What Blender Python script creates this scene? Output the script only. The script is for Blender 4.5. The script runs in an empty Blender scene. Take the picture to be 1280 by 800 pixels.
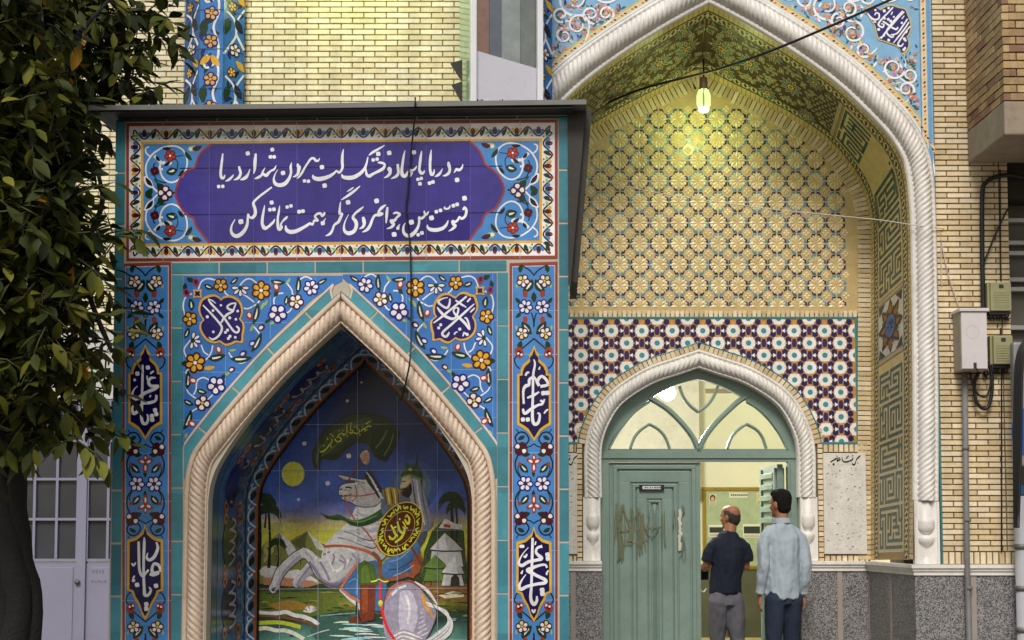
import bpy, bmesh, math, random
from mathutils import Vector, Matrix
R = math.radians
random.seed(7)
sc = bpy.context.scene
col = sc.collection

# ---------------------------------------------------------------- camera, sky, sun, exposure
FPX, PPX, PPY, TANP, EYE = 1900.0, 640.0, 509.0, 0.0731, 1.55
PIT = math.atan(TANP)
cd = bpy.data.cameras.new('camera'); cam = bpy.data.objects.new('camera', cd); col.objects.link(cam)
cam.location = (0, 0, EYE); cam.rotation_euler = (R(90) + PIT, 0, 0)
cd.sensor_width = 36; cd.lens = FPX / 1280 * 36; cd.shift_y = (PPY - 400) / 1280; cd.clip_end = 600
sc.camera = cam
w = bpy.data.worlds.new('World'); sc.world = w; w.use_nodes = True
nt = w.node_tree; nt.nodes.clear()
sky = nt.nodes.new('ShaderNodeTexSky'); sky.sky_type = 'NISHITA'; sky.sun_disc = False
SUN_EL, SUN_AZ = R(47), R(188)            # azimuth clockwise from +Y: the light comes from behind the camera
sky.sun_elevation = SUN_EL; sky.sun_rotation = SUN_AZ; sky.air_density = 1.6; sky.dust_density = 3.0
bg = nt.nodes.new('ShaderNodeBackground'); bg.inputs[1].default_value = 0.056
wo = nt.nodes.new('ShaderNodeOutputWorld')
nt.links.new(sky.outputs[0], bg.inputs[0]); nt.links.new(bg.outputs[0], wo.inputs[0])
sl = bpy.data.lights.new('sun', 'SUN'); sl.energy = 1.5; sl.angle = R(20); sl.color = (1.0, 0.965, 0.92)
so = bpy.data.objects.new('sun', sl); col.objects.link(so)
sd = Vector((math.sin(SUN_AZ) * math.cos(SUN_EL), math.cos(SUN_AZ) * math.cos(SUN_EL), math.sin(SUN_EL)))
so.rotation_euler = sd.to_track_quat('Z', 'Y').to_euler()
sc.view_settings.view_transform = 'Standard'; sc.view_settings.look = 'None'
sc.view_settings.gamma = 1; sc.view_settings.exposure = 0.74
sc.cycles.max_bounces = 6; sc.cycles.use_denoising = True

# ---------------------------------------------------------------- helpers
def lin(c):
    def f(v):
        v = v / 255.0
        return v / 12.92 if v <= .04045 else ((v + .055) / 1.055) ** 2.4
    return (f(c[0]), f(c[1]), f(c[2]))

def ray(px, py):
    xn = (px - PPX) / FPX; yn = -(py - PPY) / FPX
    c, s = math.cos(PIT), math.sin(PIT)
    return Vector((xn, c - yn * s, s + yn * c))

def jit(c, a, b):
    k = random.uniform(a, b); return tuple(v * k for v in c)

class Frame:
    """a root's own axes: x along the front, y away from the street, z up"""
    def __init__(self, x, y, yaw=0.0):
        self.o = Vector((x, y, 0)); self.yaw = yaw
        self.ax = Vector((math.cos(yaw), math.sin(yaw), 0)); self.ay = Vector((-math.sin(yaw), math.cos(yaw), 0))
    def loc(self, px, py, d=0.0):
        r = ray(px, py); e = Vector((0, 0, EYE)); q = self.o + self.ay * d
        t = (q - e).dot(self.ay) / r.dot(self.ay)
        p = e + r * t - self.o
        return (p.dot(self.ax), p.z)
    def world(self, x, y, z):
        return self.o + self.ax * x + self.ay * y + Vector((0, 0, z))

def tag(o, label=None, cat=None, group=None, kind=None):
    if label: o['label'] = label
    if cat: o['category'] = cat
    if group: o['group'] = group
    if kind: o['kind'] = kind
    return o

def empty(name, loc=(0, 0, 0), rz=0, label=None, cat=None, group=None):
    o = bpy.data.objects.new(name, None); col.objects.link(o)
    o.location = loc; o.rotation_euler = (0, 0, rz); o.empty_display_size = .1
    return tag(o, label, cat, group)

def link(name, me, mat=None, parent=None):
    o = bpy.data.objects.new(name, me); col.objects.link(o)
    if mat is not None: me.materials.append(mat)
    if parent is not None: o.parent = parent
    return o

class MB:
    """collects faces (with one colour each) and becomes one mesh"""
    def __init__(self): self.v = []; self.f = []; self.c = []; self.smooth = []
    def add(self, vs, fs, c=(.5, .5, .5), smooth=False):
        n = len(self.v); self.v += [tuple(p) for p in vs]
        for f in fs:
            self.f.append([n + i for i in f]); self.c.append(c); self.smooth.append(smooth)
        return self
    def box(self, a, b, c=(.5, .5, .5), bev=0.0):
        x0, y0, z0 = a; x1, y1, z1 = b
        if x0 > x1: x0, x1 = x1, x0
        if y0 > y1: y0, y1 = y1, y0
        if z0 > z1: z0, z1 = z1, z0
        if bev <= 0:
            vs = [(x0, y0, z0), (x1, y0, z0), (x1, y1, z0), (x0, y1, z0), (x0, y0, z1), (x1, y0, z1), (x1, y1, z1), (x0, y1, z1)]
            return self.add(vs, [(0, 3, 2, 1), (4, 5, 6, 7), (0, 1, 5, 4), (1, 2, 6, 5), (2, 3, 7, 6), (3, 0, 4, 7)], c)
        bm = bmesh.new(); bmesh.ops.create_cube(bm, size=1)
        for v in bm.verts:
            v.co = Vector(((x0 + x1) / 2 + v.co.x * (x1 - x0), (y0 + y1) / 2 + v.co.y * (y1 - y0), (z0 + z1) / 2 + v.co.z * (z1 - z0)))
        bmesh.ops.bevel(bm, geom=list(bm.edges), offset=bev, segments=2, profile=.6, affect='EDGES')
        self.bm(bm, c); return self
    def bm(self, bm, c=(.5, .5, .5), smooth=False):
        bm.verts.index_update()
        self.add([v.co[:] for v in bm.verts], [[v.index for v in f.verts] for f in bm.faces], c, smooth); bm.free()
    def brick(self, x0, x1, z0, z1, y, d, c):
        """a brick face standing d in front of the plane y, with eased edges"""
        e = min(.0025, (x1 - x0) / 4, (z1 - z0) / 4)
        vs = [(x0, y, z0), (x1, y, z0), (x1, y, z1), (x0, y, z1),
              (x0 + e, y - d, z0 + e), (x1 - e, y - d, z0 + e), (x1 - e, y - d, z1 - e), (x0 + e, y - d, z1 - e)]
        self.add(vs, [(4, 5, 6, 7), (0, 1, 5, 4), (1, 2, 6, 5), (2, 3, 7, 6), (3, 0, 4, 7)], c)
    def tube(self, pts, r, n=8, c=(.5, .5, .5), cap=True):
        pts = [Vector(p) for p in pts]; rs = r if isinstance(r, (list, tuple)) else [r] * len(pts)
        ring = []; prev = None
        for i, p in enumerate(pts):
            t = (pts[min(i + 1, len(pts) - 1)] - pts[max(i - 1, 0)]).normalized()
            a = prev if prev is not None else (Vector((0, 0, 1)) if abs(t.z) < .9 else Vector((1, 0, 0)))
            b = t.cross(a)
            if b.length < 1e-5: b = t.cross(Vector((0, 1, 0)))
            b.normalize(); a = b.cross(t).normalized(); prev = a
            ring.append([p + (a * math.cos(2 * math.pi * k / n) + b * math.sin(2 * math.pi * k / n)) * rs[i] for k in range(n)])
        vs = [q for rg in ring for q in rg]; fs = []
        for i in range(len(pts) - 1):
            for k in range(n):
                fs.append((i * n + k, i * n + (k + 1) % n, (i + 1) * n + (k + 1) % n, (i + 1) * n + k))
        if cap: fs += [tuple(range(n)), tuple(range((len(pts) - 1) * n, len(pts) * n))]
        return self.add(vs, fs, c, True)
    def lathe(self, prof, cx=0, cy=0, n=24, c=(.5, .5, .5)):
        vs = [(cx + r * math.cos(2 * math.pi * k / n), cy + r * math.sin(2 * math.pi * k / n), z) for r, z in prof for k in range(n)]
        fs = [(i * n + k, i * n + (k + 1) % n, (i + 1) * n + (k + 1) % n, (i + 1) * n + k) for i in range(len(prof) - 1) for k in range(n)]
        fs += [tuple(range(n)), tuple(range((len(prof) - 1) * n, len(prof) * n))]
        return self.add(vs, fs, c, True)
    def prism(self, pts, y0, y1, c=(.5, .5, .5)):
        """an outline in x,z given depth from y0 (front) to y1"""
        n = len(pts)
        vs = [(x, y0, z) for x, z in pts] + [(x, y1, z) for x, z in pts]
        fs = [tuple(range(n)), tuple(range(2 * n - 1, n - 1, -1))] + [(i, n + i, n + (i + 1) % n, (i + 1) % n) for i in range(n)]
        return self.add(vs, fs, c)
    def build(self, name, mat, parent=None):
        me = bpy.data.meshes.new(name); me.from_pydata(self.v, [], self.f)
        at = me.color_attributes.new('Col', 'FLOAT_COLOR', 'CORNER'); buf = []
        for f, c in zip(self.f, self.c):
            if isinstance(c[0], (tuple, list)):
                for q in c: buf += [q[0], q[1], q[2], 1]
            else: buf += [c[0], c[1], c[2], 1] * len(f)
        at.data.foreach_set('color', buf)
        me.polygons.foreach_set('use_smooth', self.smooth)
        me.update()
        return link(name, me, mat, parent)

def cat_rom(P, step=None, n=6):
    """smooth curve through the points (any number of components)"""
    if len(P) < 3: return [tuple(p) for p in P]
    out = []
    for i in range(len(P) - 1):
        p0 = P[max(i - 1, 0)]; p1 = P[i]; p2 = P[i + 1]; p3 = P[min(i + 2, len(P) - 1)]
        for k in range(n):
            t = k / n; t2 = t * t; t3 = t2 * t
            out.append(tuple(.5 * (2 * b + (-a + c) * t + (2 * a - 5 * b + 4 * c - d) * t2 + (-a + 3 * b - 3 * c + d) * t3) for a, b, c, d in zip(p0, p1, p2, p3)))
    out.append(tuple(P[-1]))
    return out

class Painter(MB):
    """flat glazed shapes laid on a surface: mapf(u, v, h) gives a point h above it"""
    def __init__(self, mapf, dl=.00025):
        super().__init__(); self.m = mapf; self.dl = dl; self.k = 0; self.T = lambda u, v: (u, v)
    def off(self):
        self.k += 1; return (self.k % 9) * self.dl * .09
    def poly(self, pts, c, L=1):
        h = L * self.dl + self.off(); 
        self.add([self.m(*self.T(u, v), h) for u, v in pts], [tuple(range(len(pts)))], c)
    def ell(self, cx, cy, rx, ry=None, ang=0, c=(1, 1, 1), L=1, n=14):
        ry = ry or rx; ca, sa = math.cos(ang), math.sin(ang)
        self.poly([(cx + rx * math.cos(t) * ca - ry * math.sin(t) * sa, cy + rx * math.cos(t) * sa + ry * math.sin(t) * ca)
                   for t in [2 * math.pi * i / n for i in range(n)]], c, L)
    def stroke(self, P, c, L=1, w=None, n=5, smooth=True):
        if w is not None: P = [(p[0], p[1], w) for p in P]
        if smooth: P = cat_rom(P, n=n)
        m = len(P); lo = []; hi = []
        for i, p in enumerate(P):
            a = P[max(i - 1, 0)]; b = P[min(i + 1, m - 1)]
            dx, dy = b[0] - a[0], b[1] - a[1]; l = math.hypot(dx, dy) or 1
            nx, ny = -dy / l, dx / l; r = max(p[2], .0004) / 2
            lo.append((p[0] - nx * r, p[1] - ny * r)); hi.append((p[0] + nx * r, p[1] + ny * r))
        h0 = L * self.dl + self.off()
        vs = []
        for i in range(m):
            h = h0 + .35 * self.dl * i / m
            vs += [self.m(*self.T(*lo[i]), h), self.m(*self.T(*hi[i]), h)]
        self.add(vs, [(2 * i, 2 * i + 1, 2 * i + 3, 2 * i + 2) for i in range(m - 1)], c)
    def dot(self, cx, cy, s, c, L=1):
        r = s * .56; pts = []
        for k in range(12):
            t = 2 * math.pi * k / 12 + .2; q = r * (1 + .1 * math.cos(4 * (t - .6)))
            pts.append((cx + q * math.cos(t), cy + q * math.sin(t)))
        self.poly(pts, c, L)
    # --- painted flowers and leaves
    def petal(self, cx, cy, ang, r0, r1, wd, c, L):
        ca, sa = math.cos(ang), math.sin(ang)
        pts = []
        for k in range(10):
            t = 2 * math.pi * k / 10; a = (r0 + r1) / 2 + (r1 - r0) / 2 * math.cos(t); b = wd / 2 * math.sin(t) * (1 + .25 * math.cos(t))
            pts.append((cx + a * ca - b * sa, cy + a * sa + b * ca))
        self.poly(pts, c, L)
    def flower(self, cx, cy, r, n, pc, oc, cc, rot=0.3, L=2, span=2 * math.pi):
        wd = r * 2.0 * math.sin(math.pi / n * (span / (2 * math.pi))) * 1.05
        for k in range(n): self.petal(cx, cy, rot + span * k / n, r * .05, r * 1.10, wd * .80, oc, L)
        self.ell(cx, cy, r * .4, c=oc, L=L + 1, n=10)
        for k in range(n):
            p = pc[k % len(pc)] if isinstance(pc, list) else pc
            self.petal(cx, cy, rot + span * k / n, r * .26, r * .90, wd * .44, p, L + 2)
        self.ell(cx, cy, r * .2, c=cc, L=L + 3, n=8)
    def leaf(self, cx, cy, ln, wd, ang, c, stripe=None, L=2, bend=.25):
        P = []
        for t in (0, .25, .5, .75, 1):
            a = (t - .5) * ln; b = bend * ln * (.25 - (t - .5) ** 2)
            P.append((cx + a * math.cos(ang) - b * math.sin(ang), cy + a * math.sin(ang) + b * math.cos(ang), 1.3 * wd * math.sin(math.pi * min(.98, max(.06, t))) ** .8))
        self.stroke(P, c, L)
        if stripe: self.stroke([(p[0], p[1], wd * .42 * (1 - abs(i - 1.5) / 2)) for i, p in enumerate(P[1:4])], stripe, L + 1)
    def tulip(self, cx, cy, r, ang, c, inner, L=2):
        self.ell(cx, cy, r * 1.1, r * .85, ang, c, L, 10); self.ell(cx + r * .15 * math.cos(ang), cy + r * .15 * math.sin(ang), r * .62, r * .42, ang, inner, L + 1, 8)

def zoomT(x0, y0, s): return lambda u, v: (x0 + u / s, y0 + v / s)

def arc_path(half, cx, n=10, step=None):
    """half: points from the foot (right side, px or m) up to the apex; gives left foot .. apex .. right foot"""
    right = cat_rom(half, n=n)                 # foot -> apex
    left = [(2 * cx - x, y) for x, y in right]
    return left + right[-2::-1]

def resample(path, step):
    d = [0]
    for a, b in zip(path, path[1:]): d.append(d[-1] + math.dist(a, b))
    m = max(2, int(round(d[-1] / step))); out = []; j = 0
    for i in range(m + 1):
        t = d[-1] * i / m
        while j < len(d) - 2 and d[j + 1] < t: j += 1
        k = (t - d[j]) / ((d[j + 1] - d[j]) or 1)
        out.append(tuple(p + (q - p) * k for p, q in zip(path[j], path[j + 1])))
    return out

def half_sym(half_px, to, n=8, step=.01):
    """right half outline in local metres, resampled from foot to apex, and the apex x"""
    pts = cat_rom([to(*p) for p in half_px], n=n)
    return resample(pts, step)

def sweep_arch(half, cx, profile, y0, twist=None, name='arch_moulding', mat=None, parent=None, c=(.7, .7, .7), out=None):
    """half: right-hand outline foot->apex (x,z). profile(s): list of (inset, proud). Mirrored about cx."""
    m = len(half); s = [0] * m
    for i in range(m - 2, -1, -1): s[i] = s[i + 1] + math.dist(half[i], half[i + 1])
    mb = out or MB()
    nrm = []
    for i in range(m):
        a = half[max(i - 1, 0)]; b = half[min(i + 1, m - 1)]
        dx, dz = b[0] - a[0], b[1] - a[1]; l = math.hypot(dx, dz) or 1
        nrm.append((-dz / l, dx / l))           # inward is to the left of foot->apex on the right side
    for sgn in (1, -1):
        vs = []; k = None
        for i in range(m):
            pr = profile(s[i]); k = len(pr)
            for u, v in pr:
                x = half[i][0] + nrm[i][0] * u; z = half[i][1] + nrm[i][1] * u
                x = max(x, cx)
                if i == m - 1: x = cx; z = half[i][1] - u / max(.35, abs(nrm[i][1]))
                vs.append((cx + sgn * (x - cx), y0 - v, z))
        fs = []
        for i in range(m - 1):
            for j in range(k - 1):
                q = (i * k + j, i * k + j + 1, (i + 1) * k + j + 1, (i + 1) * k + j)
                fs.append(q if sgn > 0 else q[::-1])
        mb.add(vs, fs, c, True)
    if out is None: return mb.build(name, mat, parent)

def rope_profile(pre, u0, Rr, pitch, lobes, depth, post, n=18, slant=1.0):
    """flat fillets before and after a twisted half round"""
    def f(s):
        out = list(pre)
        for k in range(n + 1):
            th = math.pi * k / n
            ph = (s / pitch + slant * lobes * k / n)
            g = abs(math.sin(math.pi * ph)) ** .6
            r = Rr * (1 - depth + depth * g)
            out.append((u0 + Rr - r * math.cos(th), .004 + r * math.sin(th)))
        return out + list(post)
    return f

# ---------------------------------------------------------------- materials (all procedural)
MATS = {}
def nodes(name):
    m = bpy.data.materials.new(name); m.use_nodes = True; n = m.node_tree
    return m, n, n.nodes['Principled BSDF']
def N(n, t, **kw):
    x = n.nodes.new(t)
    for k, v in kw.items(): setattr(x, k, v)
    return x
def mat(name, color=None, rough=.6, metal=0, noise=.12, nscale=8, bump=.0, bscale=60, spec=.5, attr=False, dirt=0, coat=0, streak=0, cell=0):
    if name in MATS: return MATS[name]
    m, n, b = nodes(name); L = n.links.new
    tc = N(n, 'ShaderNodeTexCoord')
    if attr:
        src = N(n, 'ShaderNodeVertexColor', layer_name='Col').outputs[0]
    else:
        r = N(n, 'ShaderNodeRGB'); r.outputs[0].default_value = (*lin(color), 1); src = r.outputs[0]
    if noise:
        t = N(n, 'ShaderNodeTexNoise'); t.inputs['Scale'].default_value = nscale; t.inputs['Detail'].default_value = 6; t.inputs['Roughness'].default_value = .65
        L(tc.outputs['Object'], t.inputs['Vector'])
        mr = N(n, 'ShaderNodeMapRange'); mr.inputs['From Min'].default_value = .25; mr.inputs['From Max'].default_value = .75
        mr.inputs['To Min'].default_value = 1 - noise; mr.inputs['To Max'].default_value = 1 + noise * .6
        L(t.outputs[0], mr.inputs[0])
        mx = N(n, 'ShaderNodeVectorMath', operation='SCALE'); L(src, mx.inputs[0]); L(mr.outputs[0], mx.inputs['Scale']); src = mx.outputs[0]
        rr = N(n, 'ShaderNodeMapRange'); rr.inputs['To Min'].default_value = max(.02, rough - .12); rr.inputs['To Max'].default_value = min(1, rough + .12)
        L(t.outputs[0], rr.inputs[0]); L(rr.outputs[0], b.inputs['Roughness'])
    else: b.inputs['Roughness'].default_value = rough
    if streak:          # rain streaks and soot: noise drawn out vertically
        mp = N(n, 'ShaderNodeMapping'); mp.inputs['Scale'].default_value = (5.5, 5.5, .55); L(tc.outputs['Object'], mp.inputs[0])
        t4 = N(n, 'ShaderNodeTexNoise'); t4.inputs['Scale'].default_value = 1.0; t4.inputs['Detail'].default_value = 7; t4.inputs['Roughness'].default_value = .6; L(mp.outputs[0], t4.inputs['Vector'])
        m4 = N(n, 'ShaderNodeMapRange'); m4.inputs['From Min'].default_value = .35; m4.inputs['From Max'].default_value = .62; m4.inputs['To Min'].default_value = 1 - streak; m4.inputs['To Max'].default_value = 1.03; L(t4.outputs[0], m4.inputs[0])
        x4 = N(n, 'ShaderNodeVectorMath', operation='SCALE'); L(src, x4.inputs[0]); L(m4.outputs[0], x4.inputs['Scale']); src = x4.outputs[0]
    if cell:            # every tile left the kiln a little different
        sn = N(n, 'ShaderNodeVectorMath', operation='SNAP'); sn.inputs[1].default_value = (cell, 9, cell * 1.06); L(tc.outputs['Object'], sn.inputs[0])
        wn = N(n, 'ShaderNodeTexWhiteNoise', noise_dimensions='3D'); L(sn.outputs[0], wn.inputs['Vector'])
        m5 = N(n, 'ShaderNodeMapRange'); m5.inputs['To Min'].default_value = .82; m5.inputs['To Max'].default_value = 1.08; L(wn.outputs['Value'], m5.inputs[0])
        x5 = N(n, 'ShaderNodeVectorMath', operation='SCALE'); L(src, x5.inputs[0]); L(m5.outputs[0], x5.inputs['Scale']); src = x5.outputs[0]
    if dirt:
        t2 = N(n, 'ShaderNodeTexNoise'); t2.inputs['Scale'].default_value = nscale * 3.7; t2.inputs['Detail'].default_value = 8; t2.inputs['Roughness'].default_value = .75
        L(tc.outputs['Object'], t2.inputs['Vector'])
        m2 = N(n, 'ShaderNodeMapRange'); m2.inputs['From Min'].default_value = .52; m2.inputs['From Max'].default_value = .72; m2.inputs['To Max'].default_value = dirt
        L(t2.outputs[0], m2.inputs[0])
        mm = N(n, 'ShaderNodeMix', data_type='RGBA'); L(m2.outputs[0], mm.inputs['Factor']); L(src, mm.inputs['A'])
        mm.inputs['B'].default_value = (.12, .09, .055, 1); src = mm.outputs['Result']
    L(src, b.inputs['Base Color'])
    b.inputs['Metallic'].default_value = metal; b.inputs['Specular IOR Level'].default_value = spec
    if coat: b.inputs['Coat Weight'].default_value = coat; b.inputs['Coat Roughness'].default_value = .12
    if bump:
        t3 = N(n, 'ShaderNodeTexNoise'); t3.inputs['Scale'].default_value = bscale; t3.inputs['Detail'].default_value = 5
        L(tc.outputs['Object'], t3.inputs['Vector'])
        bp = N(n, 'ShaderNodeBump'); bp.inputs['Strength'].default_value = bump; bp.inputs['Distance'].default_value = .01
        L(t3.outputs[0], bp.inputs['Height']); L(bp.outputs[0], b.inputs['Normal'])
    MATS[name] = m; return m

M_TILE = mat('glazed_tile', attr=True, rough=.2, noise=.2, nscale=14, bump=.06, bscale=9, spec=.35, dirt=.12, streak=.10, cell=.196)
M_MURAL = mat('painted_glazed_tile', attr=True, rough=.22, noise=.34, nscale=55, bump=.05, bscale=9, spec=.3, cell=.206)
M_MOSAIC = mat('mosaic_tile', attr=True, rough=.32, noise=.18, nscale=10, bump=.1, bscale=40, spec=.4, dirt=.10)
M_BRICK = mat('pressed_brick', attr=True, rough=.8, noise=.16, nscale=16, bump=.35, bscale=120, spec=.25, dirt=.25, streak=.16)
M_MORTAR = mat('brick_joint', (94, 80, 62), rough=.95, noise=.25, nscale=30)
M_STONE = mat('white_marble', (228, 223, 216), rough=.5, noise=.13, nscale=3, bump=.15, bscale=60, dirt=.25, streak=.14)
M_CREAMSTONE = mat('cream_painted_stone', (214, 192, 170), rough=.55, noise=.16, nscale=4, bump=.15, bscale=50, dirt=.3, streak=.16)
M_GREEN = mat('green_painted_steel', (120, 141, 131), rough=.45, noise=.16, nscale=5, bump=.08, bscale=14, dirt=.22)
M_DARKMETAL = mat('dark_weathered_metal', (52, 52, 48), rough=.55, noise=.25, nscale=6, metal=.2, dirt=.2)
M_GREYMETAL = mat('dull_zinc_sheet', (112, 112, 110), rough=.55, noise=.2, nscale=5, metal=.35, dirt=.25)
M_CABLE = mat('black_cable', (22, 22, 24), rough=.5, noise=0)

def glass_mat(name, tint=(.95, 1, .97), refl=.12):
    m, n, b = nodes(name); n.nodes.remove(b); L = n.links.new
    tr = N(n, 'ShaderNodeBsdfTransparent'); tr.inputs[0].default_value = (*tint, 1)
    gl = N(n, 'ShaderNodeBsdfGlossy'); gl.inputs['Roughness'].default_value = .03
    fr = N(n, 'ShaderNodeFresnel'); fr.inputs['IOR'].default_value = 1.5
    ad = N(n, 'ShaderNodeMath', operation='ADD'); ad.inputs[1].default_value = refl - .04; ad.use_clamp = True
    L(fr.outputs[0], ad.inputs[0])
    mx = N(n, 'ShaderNodeMixShader'); L(ad.outputs[0], mx.inputs[0]); L(tr.outputs[0], mx.inputs[1]); L(gl.outputs[0], mx.inputs[2])
    L(mx.outputs[0], n.nodes['Material Output'].inputs[0]); return m
M_GLASS = glass_mat('window_glass')

def emit_mat(name, c, s):
    m, n, b = nodes(name); b.inputs['Base Color'].default_value = (.1, .1, .1, 1)
    b.inputs['Emission Color'].default_value = (*c, 1); b.inputs['Emission Strength'].default_value = s; return m

def granite():
    m, n, b = nodes('speckled_granite'); L = n.links.new
    tc = N(n, 'ShaderNodeTexCoord'); v = N(n, 'ShaderNodeTexVoronoi'); v.inputs['Scale'].default_value = 150
    L(tc.outputs['Object'], v.inputs['Vector'])
    r = N(n, 'ShaderNodeValToRGB'); e = r.color_ramp.elements
    e[0].position = .0; e[0].color = (.03, .03, .032, 1); e[1].position = 1; e[1].color = (.34, .325, .32, 1)
    a = e.new(.42); a.color = (.10, .10, .105, 1); a = e.new(.6); a.color = (.26, .245, .24, 1)
    sep = N(n, 'ShaderNodeSeparateColor'); L(v.outputs['Color'], sep.inputs[0]); L(sep.outputs[0], r.inputs[0])
    L(r.outputs[0], b.inputs['Base Color']); b.inputs['Roughness'].default_value = .35; return m
M_GRANITE = granite()

# palette: what the glaze itself is (sRGB)
def P_(*c): return lin(c)
TURQ = P_(74, 142, 156); TURQ2 = P_(58, 122, 138); BLUE = P_(60, 120, 194); BLUE2 = P_(74, 136, 202); NAVY = P_(28, 14, 104); NAVYD = P_(18, 8, 76)
WHITE = P_(236, 232, 232); YEL = P_(226, 172, 44); RED = P_(158, 58, 42); BRICKRED = P_(150, 62, 48); WINE = P_(70, 14, 32); GREEN = P_(24, 52, 24); LGREEN = P_(160, 186, 90)
BLACK = P_(26, 26, 30); GROUT = P_(186, 176, 160); COBALT = P_(26, 18, 126); TAN = P_(214, 184, 122); ORANGE = P_(206, 128, 30)

INK = P_(238, 238, 240)
def write(P, T, strokes, dots, L=11, c=INK, k=1.0):
    P.T = T
    for s in strokes: P.stroke([(a, b_, max(3, w_ * k)) for a, b_, w_ in s], c, L)
    for d in dots: P.dot(d[0], d[1], d[2] * k, c, L)
    P.T = lambda u, v: (u, v)
# ================================================================ ground and the portal building
DF, DB = 12.2, 13.2
G = MB(); G.add([(-60, -20, 0), (60, -20, 0), (60, 90, 0), (-60, 90, 0)], [(0, 1, 2, 3)])
gm = mat('stone_paving', (128, 120, 110), rough=.8, noise=.25, nscale=2, bump=.2, bscale=30, dirt=.2)
tag(G.build('ground', gm), kind='structure')

F = Frame(0, DF, 0)
portal = empty('entrance_portal', F.o, 0, 'tall brick and tile entrance portal with a pointed white rope arch above a green door', 'building')
fl = lambda u, v, d=0.0: F.loc(u, v, d)
pf = lambda y: (lambda u, v, h: (lambda q: (q[0], y - h, q[1]))(F.loc(u, v, y)))
RC = DB - DF
PCX = fl(890, 400)[0]
FRONT_OUT = [(1170.5, 700), (1170.5, 500), (1168.5, 330), (1166.5, 250), (1163.5, 214), (1156, 184), (1136, 150), (1106, 117), (1064, 78), (1010, 39), (950, 2), (890, -30)]
FRONT_IN = [(1141.5, 700), (1141, 450), (1137.5, 300), (1134, 240), (1127, 204), (1106, 163), (1076, 129), (1040, 101), (995, 70), (950, 44.5), (920, 30), (890, 14)]
BACK_C = [(1088, 700), (1088, 420), (1088, 310), (1086, 272), (1078, 240), (1060, 210), (1032, 178), (1000, 156), (960, 134), (920, 115), (900, 105), (882, 95)]
fout = resample(cat_rom([fl(*p) for p in FRONT_OUT], n=8), .0075); fout[-1] = (PCX, fout[-1][1])
BCX = fl(877.5, 400, RC)[0]
def half_n(pts, n):
    d = [0]
    for a, c in zip(pts, pts[1:]): d.append(d[-1] + math.dist(a, c))
    return resample(pts, d[-1] / n)
NS = 200
def _fin():
    n_ = len(fout); s_ = [0] * n_; out = []
    for i in range(n_ - 2, -1, -1): s_[i] = s_[i + 1] + math.dist(fout[i], fout[i + 1])
    for i in range(n_):
        a = fout[max(i - 1, 0)]; c = fout[min(i + 1, n_ - 1)]; dx, dz = c[0] - a[0], c[1] - a[1]; l = math.hypot(dx, dz); o = .183 * (1.16 - .16 * min(1, max(0, (s_[i] - 1.9) / 1.0)))
        p = (fout[i][0] - dz / l * o, fout[i][1] + dx / l * o)
        if p[0] >= PCX and i < n_ - 1: out.append(p)
    k = out[-1]; q = out[-12]; t = (PCX - k[0]) / ((k[0] - q[0]) or -1e-6); out.append((PCX, k[1] + (k[1] - q[1]) * max(0, t))); return out
fin = half_n(_fin(), NS); fin[-1] = (PCX, fin[-1][1])
bco = half_n(cat_rom([fl(*p, RC) for p in BACK_C], n=8), NS); bco = [(max(x, BCX), z) for x, z in bco]; bco[-1] = (BCX, bco[-1][1])
PLZ = fl(1100, 718)[1]          # top of the granite plinth
MOZ = fl(1160, 705.5)[1]        # top of the stone string course
XR = fl(1265.5, 500)[0]; XP = fl(1172.5, 500)[0]
ZT = 6.6

# --- pressed bricks
BR_COLS = [P_(226, 206, 168), P_(232, 213, 176), P_(220, 198, 156), P_(236, 219, 186), P_(212, 188, 146)]
def brickwork(mb, x0, x1, z0, z1, y, h=.0447, l=.1925, joint=.0075, proud=.012, off=0.0, cols=BR_COLS, keep=None):
    r = 0; z = z0
    while z < z1 - .01:
        zt = min(z + h - joint, z1); x = x0 - l * (.0 if r % 2 else .5) - off
        while x < x1:
            a, c = max(x, x0), min(x + l - joint, x1)
            if c - a > .012 and (keep is None or keep((a + c) / 2, (z + zt) / 2)):
                q = random.choice(cols); s = random.uniform(.9, 1.07)
                mb.brick(a, c, z, zt, y, proud * random.uniform(.85, 1.1), tuple(v * s for v in q))
            x += l
        z += h; r += 1
def soldiers(mb, x0, x1, z0, z1, y, w_=.05, joint=.008, proud=.012, cols=BR_COLS):
    x = x0
    while x < x1 - .01:
        q = random.choice(cols); s = random.uniform(.9, 1.07); mb.brick(x, min(x + w_ - joint, x1), z0, z1, y, proud, tuple(v * s for v in q)); x += w_

pier = empty('brick_pier'); pier.parent = portal
m = MB(); m.box((XP - .02, 0, PLZ), (XR, .6, ZT)); m.build('joints', M_MORTAR, pier)
m = MB(); zs = MOZ + .105
soldiers(m, XP + .012, XR, MOZ + .003, zs - .008, 0)
brickwork(m, XP + .012, XR - .075, zs, ZT, 0); brickwork(m, XR - .0675, XR, zs, ZT, 0, l=.4)
m.build('bricks', M_BRICK, pier)
m = MB(); m.box((XP - .004, -.016, MOZ), (XP + .009, .01, fl(1166, 230)[1])); m.build('edge_tiles', mat('teal_glaze', (48, 122, 130), rough=.25, noise=.2, nscale=30), pier)

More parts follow.
